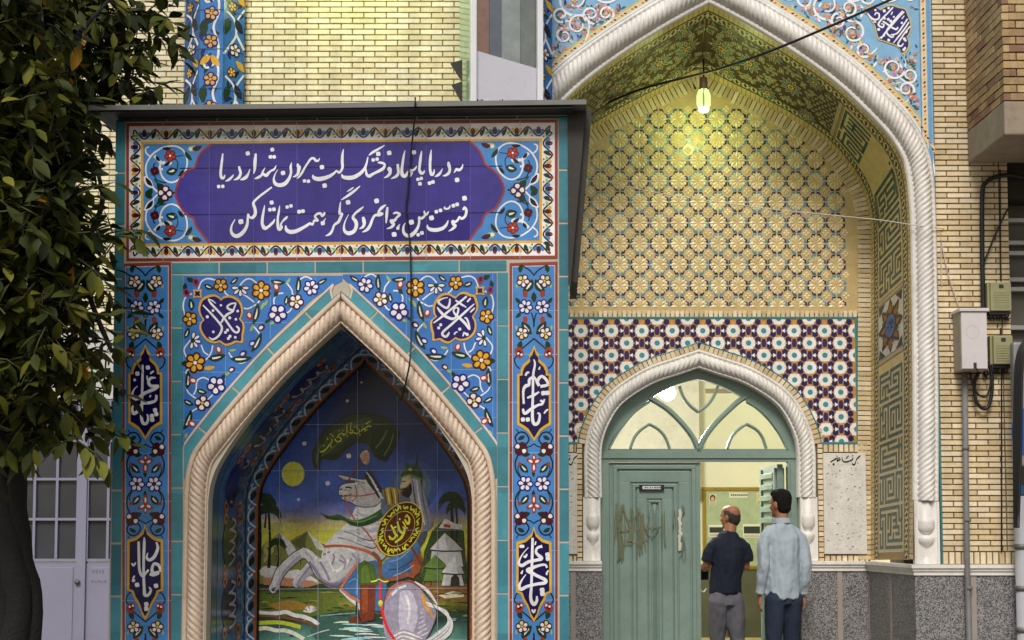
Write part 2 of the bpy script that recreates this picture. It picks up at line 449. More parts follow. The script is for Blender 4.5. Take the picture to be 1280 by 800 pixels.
# --- spandrel panel above the arch with the dense scrollwork
sp_root = empty('spandrel_tilework'); sp_root.parent = portal
SX0, SX1 = fl(676, 60)[0], fl(1161.5, 60)[0]
arch_f = fout + [(2 * PCX - x, z) for x, z in fout[-2::-1]]
zlow = fl(1160, 216)[1]
up = [p for p in arch_f if p[1] > zlow - .3]
s = MB(); s.prism([(SX0 - .6, up[-1][1]), (SX0 - .6, ZT), (XP, ZT), (XP, up[0][1])] + up, .0, .12, P_(168, 200, 226)); s.build('backing', M_TILE, sp_root)
def pfront(x, z, h): return (x, -.001 - h, z)
S = Painter(pfront, .0005)
LB = P_(134, 182, 218)
S.poly([(SX0 - .6, up[-1][1]), (SX0 - .6, ZT), (SX1 + .02, ZT), (SX1 + .02, up[0][1])] + up, LB, 1)
def arch_off(o):
    out = []
    for i in range(len(fout)):
        a = fout[max(i - 1, 0)]; c = fout[min(i + 1, len(fout) - 1)]; dx, dz = c[0] - a[0], c[1] - a[1]; l = math.hypot(dx, dz)
        out.append((fout[i][0] + dz / l * o, fout[i][1] - dx / l * o))
    return [p for p in out[::6] if p[1] > zlow - .1 and p[0] < SX1 + .03]
def inside(x, z, o):       # is a point outside the arch by at least o
    best = 9
    xx = PCX + abs(x - PCX)
    for p in fout[::10]:
        d = math.hypot(p[0] - xx, p[1] - z); best = min(best, d)
    # above the curve?
    zc = max([p[1] for p in fout if abs(p[0] - xx) < .03] or [0])
    return (z > zc or xx > fout[0][0]) and best > o
for sg in (1, -1):
    def mir(ps): return [(PCX + sg * (x - PCX), z) for x, z in ps]
    for o, w_, c in ((.010, .026, P_(64, 140, 160)), (.030, .014, P_(230, 234, 236)), (.055, .038, P_(226, 204, 160)), (.082, .012, P_(206, 190, 96))): S.stroke([(x, z, w_) for x, z in mir(arch_off(o))], c, 2 if o > .02 else 6, n=2)
    P2 = mir(arch_off(.055)); P2 = resample(P2, .034)
    for i, (a, c) in enumerate(zip(P2, P2[1:])):
        t = math.atan2(c[1] - a[1], c[0] - a[0]); S.ell(a[0], a[1], .014, .008, t + .5 * sg, [P_(214, 106, 56), P_(46, 44, 52), P_(230, 196, 120)][i % 3], 4, 6)
for x, w_, c in ((SX1 - .004, .03, P_(110, 160, 206)), (SX1 - .045, .045, P_(228, 208, 168)), (SX1 - .075, .01, P_(96, 150, 190))):
    S.stroke([(x, zlow - .05, w_), (x, 4.8, w_), (x, ZT, w_)], c, 3, smooth=False)
z = zlow
k = 0
while z < ZT:
    S.ell(SX1 - .045, z, .014, .008, .9, [P_(206, 84, 56), P_(40, 50, 56), P_(232, 196, 120)][k % 3], 5, 6); z += .034; k += 1
rs = random.Random(11)
MCX, MCZ = fl(1113, 35)
placed = []
PK, PO, PY, PL = P_(226, 166, 172), P_(214, 136, 88), P_(230, 202, 128), P_(196, 174, 210)
def ok(x, z, r): return x - SX0 > -.05 and x < SX1 - .08 - r and inside(x, z, .075 + r) and all(math.hypot(x - a, z - c) > (r + q) * .84 for a, c, q in placed)
for sgx in (1, -1): placed.append((PCX + sgx * (MCX - PCX), MCZ, .27))
def spiral(x, z, r, a0, d):
    pts = []
    for i in range(22):
        t = i / 21; rr = r * (1 - .62 * t); a = a0 + d * t * 6.6; pts.append((x + rr * math.cos(a), z + rr * math.sin(a), .020 * (1 - .35 * t)))
    S.stroke(pts, P_(240, 242, 246), 9.5, n=2)
    a1 = a0 - d * .9; S.stroke([(x + r * math.cos(a0), z + r * math.sin(a0), .015), (x + r * 1.25 * math.cos(a1), z + r * 1.25 * math.sin(a1), .014), (x + r * 1.7 * math.cos(a1 - d * .4), z + r * 1.7 * math.sin(a1 - d * .4), .006)], P_(240, 242, 246), 6)
tries = 0
while tries < 5000:
    tries += 1; r = rs.choice([.15, .135, .12, .095]) if tries < 3000 else .065
    x, z = rs.uniform(SX0, SX1), rs.uniform(zlow, 5.9)
    if ok(x, z, r):
        placed.append((x, z, r)); spiral(x, z, r, rs.uniform(0, 6.3), rs.choice((-1, 1)))
        S.flower(x, z, r * .21, 6, rs.choice([PK, PY, PK]), rs.choice([P_(214, 106, 116), P_(196, 130, 60), P_(232, 196, 190)]), rs.choice([RED, PY]), rs.uniform(0, 1), 8)
        for q in range(5):
            a = rs.uniform(0, 6.3); S.leaf(x + r * .62 * math.cos(a), z + r * .62 * math.sin(a), .05, .018, a + 1.2, rs.choice([P_(50, 84, 66), P_(60, 100, 60), P_(30, 40, 90)]), None, 7)
for q in range(6500):
    x, z = rs.uniform(SX0 - .05, SX1 - .1), rs.uniform(zlow, 5.95)
    if z > 5.75 or not inside(x, z, .10) or any(math.hypot(x - (PCX + g * (MCX - PCX)), z - MCZ) < .25 for g in (1, -1)): continue
    kk = rs.random()
    if kk < .52: S.leaf(x, z, rs.uniform(.025, .05), .012, rs.uniform(0, 3.1), rs.choice([P_(62, 100, 84), P_(84, 124, 84), P_(60, 90, 104), P_(60, 70, 130)]), None, 7)
    elif kk < .80: S.flower(x, z, rs.uniform(.010, .018), 5, rs.choice([PK, PY, PL, PO]), rs.choice([P_(208, 96, 100), P_(206, 120, 60), P_(150, 110, 160), P_(230, 210, 200)]), RED, rs.uniform(0, 1), 8)
    else: S.leaf(x, z, .05, .016, rs.uniform(0, 3.1), rs.choice([PO, PY, P_(240, 240, 244)]), None, 7)
S.build('scroll_tiles', M_MOSAIC, sp_root)
mo = [(135,180),(100,150),(150,90),(220,80),(265,100),(300,115),(370,70),(450,60),(530,85),(620,110),(650,180),(685,270),(690,370),(665,440),(640,475),(660,520),(665,590),(630,660),(580,690),(555,640),(500,580),(420,550),(330,520),(280,505),(250,430),(225,330),(190,270)]
mst = [[(140,165,14),(180,220,24),(230,250,24),(280,235,22),(285,180,20),(250,165,18),(230,195,14)], [(460,95,18),(400,160,20),(340,220,22),(290,280,24),(280,320,24),(330,345,22),(345,310,16),(310,300,12)],
       [(600,150,18),(540,210,20),(470,290,20),(400,370,22),(350,430,22),(310,490,14)], [(580,140,16),(510,215,18),(440,300,20),(380,390,20),(400,440,22),(450,470,22),(470,440,16)],
       [(330,270,20),(380,300,22),(440,345,22),(500,370,24),(520,340,16)], [(640,240,18),(580,330,20),(510,420,20),(430,440,16)], [(660,280,18),(600,370,20),(530,460,20),(465,540,14)], [(675,330,16),(610,410,18),(550,500,20),(520,560,22),(560,580,22),(590,545,16)],
       [(455,150,14),(435,190,16)], [(600,200,12),(570,240,14)], [(215,275,20),(250,280,20)], [(290,480,16),(330,460,20),(360,445,12)], [(640,390,14),(620,420,14)]]
mdt = [(350,140,36),(405,105,30),(400,245,34),(430,268,34),(470,215,24),(570,290,28),(280,372,34),(405,505,34),(600,490,34),(615,510,28),(595,625,34),(610,605,26),(355,235,28),(240,130,26)]
for sg in (1, -1):
    Q = Painter(pfront, .0005)
    def TT(u, v, sg=sg):
        x, z = fl(1070 + u / 10, v / 10); return (x if sg > 0 else 2 * PCX - x, z)
    Q.T = TT; cx, cy = 460, 330; oo = cat_rom(mo + mo[:1], n=3)[:-1]
    Q.poly(oo, P_(206, 186, 96), 12); Q.poly([(cx + (x - cx) * .93, cy + (y - cy) * .93) for x, y in oo], P_(40, 30, 110), 13)
    if sg < 0:
        def TT2(u, v): x, z = fl(1070 + u / 10, v / 10); return (x - 2 * (MCX - PCX), z)
        Q.T = TT2
    for st in mst: Q.stroke([(a, c, w_) for a, c, w_ in st], P_(240, 240, 244), 15)
    for d in mdt: Q.dot(d[0], d[1], d[2], P_(240, 240, 244), 15)
    tag(Q.build('lettered_medallion', M_MOSAIC, sp_root), 'navy shield shaped medallion with dense white writing')

# --- white rope arch (a little broader round the head than on the shafts)
def wk(s): return 1.16 - .16 * min(1, max(0, (s - 1.9) / 1.0))
_rp = rope_profile([(-.012, -.01), (-.012, .02), (.012, .022)], .014, .070, .046, 3.2, .22, [(.158, .012), (.162, .016), (.186, .016), (.188, -.06)], slant=-1.0)
sweep_arch([p for p in fout if p[1] > fl(1170, 627)[1]], PCX, lambda s: [(u_ * wk(s), v_ * (wk(s) if v_ > 0 else 1)) for u_, v_ in _rp(s)], 0.0, name='arch_moulding', mat=M_STONE, parent=portal)
def base_column(x, y, zt, zb, r, name, parent):
    """turned foot of the rope shaft: fluted neck, bowl, vase and block"""
    mb = MB(); H = zt - zb
    fz = lambda t: zt - H * t
    prof = [(.8, 0), (.8, .24), (.86, .25), (.86, .262), (.98, .275), (1.0, .33), (1.0, .42), (.8, .485), (.42, .525), (.55, .54), (.92, .56), (.98, .60), (.88, .66), (.5, .72), (.36, .78), (.42, .88), (.62, .95), (.7, .965), (.7, 1.0)]
    mb.lathe([(r * a, fz(t)) for a, t in prof][::-1], x, y, 20)
    return mb.build(name, M_STONE, parent)
zc0 = fl(1170, 627)[1]
for sg in (1, -1):
    cxm = PCX + sg * (fl(1157, 660)[0] - PCX)
    base_column(cxm, .02, zc0, MOZ + .002, .078, 'column_foot', portal)
    m = MB(); m.box((PCX + sg * (fl(1171, 600)[0] - PCX), -.012, MOZ + .002), (PCX + sg * (fl(1141.5, 600)[0] - PCX), .05, zc0 + .01))
    for e in (0, 1):
        q = PCX + sg * ((fl(1171, 600)[0] if e else fl(1144, 600)[0]) - PCX); m.box((q - .009, -.022, MOZ + .002), (q + .009, -.0125, zc0))
    m.build('column_backing', M_STONE, portal)

# --- soffit and jambs of the recess
def soff(sg):
    def f(s, d, h):     # s 0..1 foot to apex, d 0..1 front to back
        t = max(0, min(.99999, s)) * NS; i = int(t); k = t - i; j = min(i + 1, NS)
        a = (fin[i][0] + (fin[j][0] - fin[i][0]) * k, fin[i][1] + (fin[j][1] - fin[i][1]) * k)
        c = (bco[i][0] + (bco[j][0] - bco[i][0]) * k, bco[i][1] + (bco[j][1] - bco[i][1]) * k)
        i0, j0 = max(i - 1, 0), min(i + 2, NS); dx, dz = fin[j0][0] - fin[i0][0], fin[j0][1] - fin[i0][1]; l = math.hypot(dx, dz)
        ra, rc = a[0] - PCX, c[0] - BCX; x = ra + (rc - ra) * d - dz / l * h; z = a[1] + (c[1] - a[1]) * d + dx / l * h
        x = max(x, 0)
        return (PCX + (BCX - PCX) * d + sg * x, .002 + d * (RC - .002), z)
    return f
LEN = sum(math.dist(a, c) for a, c in zip(fin, fin[1:]))
TB, TBD, TEAL, TEALD = P_(206, 182, 126), P_(184, 154, 96), P_(30, 92, 98), P_(24, 74, 80)
def kufic(nx, ny, rg):
    """square lettering: a walk of straight strokes one cell wide with one cell between"""
    g = [[0] * nx for _ in range(ny)]; W2, H2 = (nx + 1) // 2, (ny + 1) // 2
    seen = set(); st = [(0, 0)]; seen.add((0, 0)); g[0][0] = 1; last = None
    while st:
        x, y = st[-1]; opts = [(dx, dy) for dx, dy in ((1, 0), (-1, 0), (0, 1), (0, -1)) if 0 <= x + dx < W2 and 0 <= y + dy < H2 and (x + dx, y + dy) not in seen]
        if not opts or rg.random() < .04: st.pop(); last = None; continue
        d = last if last in opts and rg.random() < .8 else rg.choice(opts); last = d
        g[2 * y + d[1]][2 * x + d[0]] = 1; x += d[0]; y += d[1]; g[2 * y][2 * x] = 1; seen.add((x, y)); st.append((x, y))
    return g
for sg in (1, -1):
    root = empty('recess_lining'); root.parent = portal
    S = Painter(soff(sg), .0008)
    for i in range(NS):
        a, c = i / NS, (i + 1) / NS
        S.add([S.m(a, 0, 0), S.m(c, 0, 0), S.m(c, 1, 0), S.m(a, 1, 0)], [(0, 1, 2, 3)], P_(150, 122, 76))
    nb = int(LEN / .047)
    for i in range(nb):
        a, c = (i + .08) / nb, (i + .92) / nb
        for d0, d1 in ((.0, .085), (.895, .995)):
            q = random.uniform(.88, 1.08); S.poly([(a, d0), (c, d0), (c, d1), (a, d1)], tuple(v * q for v in TB), 2)
    na = 160
    for d0, d1, c, L in ((.092, .106, TEALD, 2), (.108, .192, P_(206, 186, 134), 1), (.192, .202, TEALD, 2), (.80, .812, TEALD, 2), (.812, .875, P_(206, 186, 134), 1), (.875, .888, TEALD, 2)):
        for i in range(na): S.poly([(i / na, d0), ((i + 1) / na, d0), ((i + 1) / na, d1), (i / na, d1)], c, L)
    ng = int(LEN / .085)
    for i in range(ng):
        s = i / ng; u = 1 / ng
        for dm, hw in ((.15, .036), (.843, .028)):
            S.poly([(s + u * .02, dm), (s + u * .3, dm - hw), (s + u * .45, dm - hw * .2), (s + u * .2, dm + hw)], BLACK, 3)
            S.poly([(s + u * .5, dm + hw), (s + u * .75, dm), (s + u * .95, dm + hw * .9)], TEALD, 3); S.poly([(s + u * .5, dm - hw * .9), (s + u * .78, dm - hw * .1), (s + u * .95, dm - hw)], BLACK, 3)
    zones = [(.012, .325, 'k'), (.335, .425, 's'), (.435, .745, 'k'), (.755, 1.0, 'g')]
    rg = random.Random(5 + sg)
    for s0, s1, kind in zones:
        if kind == 'k':
            S.poly_ = None
            for i in range(int((s1 - s0) * 160)):
                a = s0 + i / 160; S.poly([(a, .205), (min(a + 1 / 160, s1), .205), (min(a + 1 / 160, s1), .797), (a, .797)], TB, 1.6)
            ny = 19; cell = .59 / ny; nx = int((s1 - s0) * LEN / (cell * .92)) | 1; du = (s1 - s0) / nx
            # letters set as blocks of words
            x = 1
            while x < nx - 3:
                bw = min(rg.choice([9, 11, 13]), nx - x - 1) | 1
                g = kufic(bw, ny - 2, rg)
                for yy in range(ny - 2):
                    xx = 0
                    while xx < bw:
                        if g[yy][xx]:
                            e = xx
                            while e < bw and g[yy][e]: e += 1
                            if e - xx > 1 or True:
                                d0 = .205 + (yy + 1) * cell + .001; S.poly([(s0 + (x + xx) * du, d0), (s0 + (x + e) * du, d0), (s0 + (x + e) * du, d0 + cell - .002), (s0 + (x + xx) * du, d0 + cell - .002)], TEAL if rg.random() < .7 else TEALD, 4)
                            xx = e
                        else: xx += 1
                x += bw + 1
        else:
            n = int((s1 - s0) * 160) + 1
            for i in range(n):
                a, c = s0 + (s1 - s0) * i / n, s0 + (s1 - s0) * (i + 1) / n; S.poly([(a, .205), (c, .205), (c, .797), (a, .797)], P_(62, 44, 28) if kind == 'g' else P_(206, 202, 190), 1.6)
            U = 1 / LEN
            def star(s, d, r, big=True):
                rs_, rd = r * U, r
                pt = lambda q, a: (s + rs_ * q * math.cos(a), d + rd * q * math.sin(a))
                for k in range(10):
                    a = k * math.pi / 5
                    S.poly([pt(.36, a - .14), pt(.66, a - .26), pt(.98, a), pt(.66, a + .26), pt(.36, a + .14)], P_(196, 178, 128), 4)
                    S.poly([pt(.42, a - .08), pt(.66, a - .18), pt(.90, a), pt(.66, a + .18), pt(.42, a + .08)], P_(36, 104, 116), 5)
                S.poly([pt(.32 if k % 2 else .18, k * math.pi / 10) for k in range(20)], P_(214, 190, 120), 6); S.poly([pt(.15, k * math.pi / 5) for k in range(10)], P_(150, 70, 30), 7)
            def hexa(s, d, r, an):
                for q, c, L in ((1, P_(176, 170, 132), 4), (.74, P_(34, 84, 92), 5), (.42, P_(190, 168, 104), 6)):
                    pts = []
                    for k in range(6):
                        a = k * math.pi / 3; e_ = r * q * (1.35 if k % 3 == 0 else .85); pts.append((s + U * (e_ * math.cos(a) * math.cos(an) - r * q * .8 * math.sin(a) * math.sin(an)), d + e_ * math.cos(a) * math.sin(an) + r * q * .8 * math.sin(a) * math.cos(an)))
                    S.poly(pts, c, L)
            if kind == 'g':
                pr = .42; ncol = int((s1 - s0) * LEN / pr) + 1
                for i in range(ncol + 1):
                    s = 1 - i * pr * U
                    for d, o in ((.5, 0), (.22, .5), (.78, .5)):
                        ss = s - o * pr * U
                        if ss < s0 + .1 * U: continue
                        if ss > 1 - .12 * U and o == 0: ss = 1 - .14 * U
                        star(ss, d, .125 if d == .5 else .10)
                        for k in range(10):
                            a = k * math.pi / 5 + .31; q = .19 if d == .5 else .17; hs, hd = ss + q * U * math.cos(a), d + q * math.sin(a)
                            if .235 < hd < .765 and s0 + .04 * U < hs < 1 - .02 * U: hexa(hs, hd, .030, a)
                ctr = [(1 - i * pr * U, .5) for i in range(ncol + 1)] + [(1 - (i + .5) * pr * U, d) for i in range(ncol + 1) for d in (.22, .78)]
                ctr = [q_ for q_ in ctr if q_[0] >= s0 + .1 * U]
                for i in range(int((s1 - s0) * LEN / .052)):
                    for j in range(11):
                        hs, hd = s0 + (i + .5 * (j % 2)) * .052 * U, .225 + j * .052
                        if hs < 1 - .02 * U and all(math.hypot((hs - a_) / U, hd - b_) > (.155 if b_ == .5 else .13) for a_, b_ in ctr): hexa(hs, hd, .019, rg.uniform(0, 3.1))
            else:
                sm = (s0 + s1) / 2; h = (s1 - s0) / 2
                pt = lambda q, a, e=1: (sm + h * q * math.cos(a), .5 + .285 * q * math.sin(a))
                S.poly([pt(.98 if k % 2 == 0 else .70, k * math.pi / 8) for k in range(16)], P_(150, 98, 36), 3)
                for k in range(8):
                    a = k * math.pi / 4; S.ell(*pt(.66, a + math.pi / 8), h * .12, .036, 0, P_(214, 204, 170), 4, 8); S.ell(*pt(.66, a + math.pi / 8), h * .07, .02, 0, P_(60, 90, 90), 5, 8)
                    p_, q_ = pt(.98, a), pt(.98, a + 3 * math.pi / 4); S.stroke([(*p_, .012 * .4), (*q_, .012 * .4)], P_(40, 26, 18), 6, smooth=False)
                S.poly([pt(.4, k * math.pi / 8) for k in range(16)], P_(60, 104, 160), 7)
                for i in range(16):
                    a = rg.uniform(0, 6.3); S.poly([pt(.36 * rg.random(), a), pt(.34 * rg.random(), a + .5), pt(.3 * rg.random(), a + 1)], P_(30, 44, 84), 8)
                for c_ in ((-1, -1), (-1, 1), (1, -1), (1, 1)):
                    S.poly([(sm + c_[0] * h * .98, .5 + c_[1] * .28), (sm + c_[0] * h * .98, .5 + c_[1] * .12), (sm + c_[0] * h * .62, .5 + c_[1] * .26)], BLACK, 4)
    for z_ in (.33, .43, .75):
        for i in range(24): S.poly([(z_ - .003, .21 + i * .0245), (z_ + .003, .21 + i * .0245), (z_ + .003, .222 + i * .0245), (z_ - .003, .222 + i * .0245)], P_(214, 206, 180), 5)
    S.build('lining_tiles', M_MOSAIC, root)
    # end row at the foot
# --- back wall of the recess
bw_root = empty('tympanum_wall'); bw_root.parent = portal
back_arch = bco + [(2 * BCX - x, z) for x, z in bco[-2::-1]]
DOORO = [(1021, 700), (1021, 600), (1020, 560), (1014, 534), (1000, 506), (984, 487), (960, 470), (935, 457), (905, 447), (875, 437)]
DCX = fl(874.5, 560, RC)[0]
dro = resample(cat_rom([fl(*p, RC) for p in DOORO], n=8), .006); dro = [(x - fl(875, 437, RC)[0] + DCX, z) for x, z in dro]; dro[-1] = (DCX, dro[-1][1])
zf = fl(874, 880, RC)[1]
dz0 = dro[0][1]
hole = [(dro[0][0] - .08, 0.0), (dro[0][0] - .08, dz0)] + [(x - .08 if x - .08 > DCX else DCX, z - .03) for x, z in dro[::3]]
holef = hole + [(2 * DCX - x, z) for x, z in hole[::-1]]
m = MB(); m.prism(([(back_arch[-1][0] - .05, 0), *[(x, z) for x, z in back_arch[::-1]], (back_arch[0][0] + .05, 0)] + holef)[::-1], RC, RC + .25); m.build('wall', M_MORTAR, bw_root)
pb = lambda h_: None
def pback(x, z, h): return (x, RC - .002 - h, z)
fb = lambda u, v: fl(u, v, RC)
# brick ring following the arch
m = MB(); n = int(sum(math.dist(a, c) for a, c in zip(bco, bco[1:])) / .043)
ring = half_n(bco, n); zr0 = fb(1080, 700)[1]
for sg in (1, -1):
    for i in range(n):
        a, c = ring[i], ring[i + 1]; dx, dz = c[0] - a[0], c[1] - a[1]; l = math.hypot(dx, dz); nx, nz = -dz / l, dx / l; g = .09
        p = [(a[0] + dx * g, a[1] + dz * g), (c[0] - dx * g, c[1] - dz * g)]
        wd = .112
        q = [p[0], p[1], (p[1][0] + nx * wd, p[1][1] + nz * wd), (p[0][0] + nx * wd, p[0][1] + nz * wd)]
        q = [(BCX + sg * (max(BCX, x) - BCX), z) for x, z in q]
        cc = random.choice(BR_COLS); cc = jit(cc, .9, 1.05)
        m.add([(x, RC, z) for x, z in q] + [(x, RC - .014, z) for x, z in q], [(4, 5, 6, 7), (0, 1, 5, 4), (1, 2, 6, 5), (2, 3, 7, 6), (3, 0, 4, 7)], cc)
# small soldier course between tympanum and frieze, and over the plaques
soldiers(m, fb(700, 392)[0], fb(1071, 392)[0], fb(900, 396.5)[1], fb(900, 388.5)[1], RC, .042, .006, .01)
for sg in (1, -1):
    xa, xb = sorted((DCX + sg * (fb(1029, 560)[0] - DCX), DCX + sg * (fb(1083, 560)[0] - DCX)))
    soldiers(m, xa, xb, fb(900, 565)[1], fb(900, 555.5)[1], RC, .045, .007, .012); soldiers(m, xa, xb, fb(900, 703)[1], fb(900, 694)[1], RC, .05, .007, .012)
    xa, xb = sorted((DCX + sg * (fb(1021.5, 560)[0] - DCX), DCX + sg * (fb(1028, 560)[0] - DCX)))
    z = fb(900, 703)[1]
    while z < fb(900, 540)[1]:
        cc = jit(random.choice(BR_COLS), .9, 1.05); m.brick(xa, xb, z, z + .038, RC, .012, cc); z += .045
m.build('bricks', M_BRICK, bw_root)
# relief star pattern
S = Painter(pback, .0006)
ty = [(x - .085 if x - .085 > BCX else BCX, z - .05) for x, z in bco if z > fb(900, 386)[1]]
tx = max(x for x, z in ty) - .01
S.poly([(2 * BCX - x, z) for x, z in ty] + [(x, z) for x, z in ty[::-1]], P_(198, 172, 120), .5)
def in_tymp(x, z, r):
    xx = BCX + abs(x - BCX) + r * .8
    zc = [q[1] for q in ty if q[0] >= xx]
    return xx <= tx and zc and z + r * .6 < max(zc) + .05
px_ = 24.75 / 1900 * DB; pz_ = 26.7 / 1900 * DB; ox, oz = fb(848.5, 278.5)
TN = [P_(220, 198, 146), P_(227, 206, 156), P_(213, 189, 136)]
zb_ = fb(900, 388.5)[1]
for i in range(-8, 13):
    for j in range(-9, 6):
        x, z = ox + i * px_, oz + j * pz_; r = px_ / 2
        dark = (i + j) % 2 == 0
        if in_tymp(x, z, r * .9) and z > zb_ - .1:
            top = z - zb_
            for k in range(8):
                a = k * math.pi / 4; c1 = jit(random.choice(TN), .93, 1.06); q = 1.0
                pt = lambda rr, an: (x + r * rr * math.cos(an), z + r * 1.06 * rr * math.sin(an))
                o = [pt(.08, a), pt(.52, a - .33), pt(.93, a), pt(.52, a + .33)]
                if min(p[1] for p in o) < zb_ + .002: continue
                S.add([S.m(*p, .001) for p in o] + [S.m(*pt(.5, a), .0065)], [(0, 1, 4), (1, 2, 4), (2, 3, 4), (3, 0, 4)], c1)
                o = [pt(.48, a + .393), pt(.70, a + .14), pt(.88, a + .2), pt(.93, a + .393), pt(.88, a + .585), pt(.70, a + .645)]
                if min(p[1] for p in o) < zb_ + .002: continue
                S.add([S.m(*p, .002) for p in o] + [S.m(*pt(.75, a + .393), .006)], [(t, (t + 1) % 6, 6) for t in range(6)], tuple(v * .97 for v in c1))
            for k in range(8):
                a = k * math.pi / 4
                for sg in (1, -1):
                    o = [pt(.985, a + sg * .05), pt(.70, a + sg * .30), pt(.84, a + sg * .74), pt(1.04, a + sg * .40)]
                    if k % 2 == 1: continue
                    if min(p[1] for p in o) < zb_ + .002: continue
                    S.poly(o, (P_(38, 30, 104) if random.random() < .6 else P_(22, 20, 50)) if dark else (P_(70, 146, 166) if random.random() < .6 else P_(34, 96, 108)), 6)
        x2, z2 = x + px_ / 2, z + pz_ / 2
        if in_tymp(x2, z2, r * .45) and z2 - r * .5 > zb_:
            c1 = random.choice(TN)
            for dx, dz in ((1, 0), (0, 1), (-1, 0), (0, -1)):
                cx, cz = x2 + dx * r * .2, z2 + dz * r * .21; e = r * .185
                o = [(cx + e, cz), (cx, cz + e * 1.05), (cx - e, cz), (cx, cz - e * 1.05)]
                S.add([S.m(*p, .002) for p in o] + [S.m(cx, cz, .006)], [(0, 1, 4), (1, 2, 4), (2, 3, 4), (3, 0, 4)], tuple(v * random.uniform(.94, 1.06) for v in c1))
S.build('star_tiles', M_MOSAIC, bw_root)
# mosaic frieze over the door
S = Painter(pback, .0007)
fx0, fx1 = 2 * DCX - fb(1071, 470)[0], fb(1071, 470)[0]; fz0, fz1 = fb(900, 554)[1], fb(900, 397)[1]
dcurve = [(x, z) for x, z in dro]
def door_out(x, z, o=.0):
    xx = DCX + abs(x - DCX); zc = max([q[1] for q in dcurve if abs(q[0] - xx) < .015] or [0]); return z > zc + o or xx > dcurve[0][0]
cut = [(x, z) for x, z in dro[::4] if z > fz0] + [dro[-1]]
rhole = [(2 * DCX - x, z) for x, z in cut]
S.poly([(fx0, fz0), (fx0, fz1), (fx1, fz1), (fx1, fz0)] + cut + rhole[::-1], P_(190, 136, 66), .5)
ax_, az_ = 19.15 / 1900 * DB, 15.5 / 1900 * DB; ox, oz = fb(992.5, 413.5)
u = DB / 1900
inb = lambda x, z, r: fx0 + .014 + r < x < fx1 - .014 - r * .0 and fz0 - r * .2 < z < fz1 - .012 + r * 0 and door_out(x, z, -r)
def clipb(ps): return [(min(max(x, fx0 + .014), fx1 - .014), min(max(z, fz0 + .002), fz1 - .014)) for x, z in ps]
for i in range(-17, 6):
    for j in range(-14, 4):
        x, z = ox + i * ax_, oz + j * az_
        if not (fx0 - .05 < x < fx1 + .05 and fz0 - .05 < z < fz1 + .05) or not door_out(x, z, -.05): continue
        if (i + j) % 2 == 0:
            S.poly(clipb([(x + u * (9.3 if k % 2 else 8.0) * math.cos(k * math.pi / 10), z + u * (9.0 if k % 2 else 7.8) * math.sin(k * math.pi / 10)) for k in range(20)]), P_(232, 228, 226), 2)
            S.poly(clipb([(x + u * 3.5 * math.cos(k * math.pi / 5 + .3), z + u * 3.5 * math.sin(k * math.pi / 5 + .3)) for k in range(10)]), P_(64, 140, 140), 3)
            for k in range(10):
                a = (k + .5) * math.pi / 5
                cx, cz = x + u * 9.6 * math.cos(a), z + u * 9.4 * math.sin(a)
                if k % 5 == 2 and inb(cx, cz, 0): S.poly([(cx + u * 2.2 * math.cos(q * math.pi / 2 + a), cz + u * 2.2 * math.sin(q * math.pi / 2 + a)) for q in range(4)], P_(214, 150, 56), 5)
            for hx, hz in ((11.8, 4.2), (-11.8, 4.2), (11.8, -4.2), (-11.8, -4.2)):
                cx, cz = x + u * hx, z + u * hz
                if inb(cx, cz, .01): S.poly(clipb([(cx + u * 4.15 * math.cos(q * math.pi / 3 + .5), cz + u * 4.15 * math.sin(q * math.pi / 3 + .5)) for q in range(6)]), P_(30, 24, 80), 4)
        elif inb(x, z, .0):
            S.poly(clipb([(x + a * u, z + c * u) for a, c in ((1.8, 5.4), (3.0, 1.8), (3.0, -1.8), (1.8, -5.4), (-1.8, -5.4), (-3.0, -1.8), (-3.0, 1.8), (-1.8, 5.4))]), P_(44, 34, 96), 6)
            for sg in (1, -1): S.poly(clipb([(x + sg * u * 3.4, z), (x + sg * u * 7.6, z + u * 2.7), (x + sg * u * 7.6, z - u * 2.7)]), P_(238, 236, 236), 6)
for a, c in (((fx0, fz1), (fx1, fz1)), ((fx1, fz1), (fx1, fz0)), ((fx0, fz0), (fx0, fz1)), ((fx1, fz0), (fb(1027, 554)[0], fz0)), ((fx0, fz0), (2 * DCX - fb(1027, 554)[0], fz0))):
    dx, dz = c[0] - a[0], c[1] - a[1]; l = math.hypot(dx, dz); ix, iz = (-dz / l * 0, 0)
    off = {0: 0}[0]
    S.stroke([(a[0], a[1], .020), ((a[0] + c[0]) / 2, (a[1] + c[1]) / 2, .020), (c[0], c[1], .020)], P_(52, 128, 132), 9, smooth=False)
S.build('frieze_tiles', M_MOSAIC, bw_root)

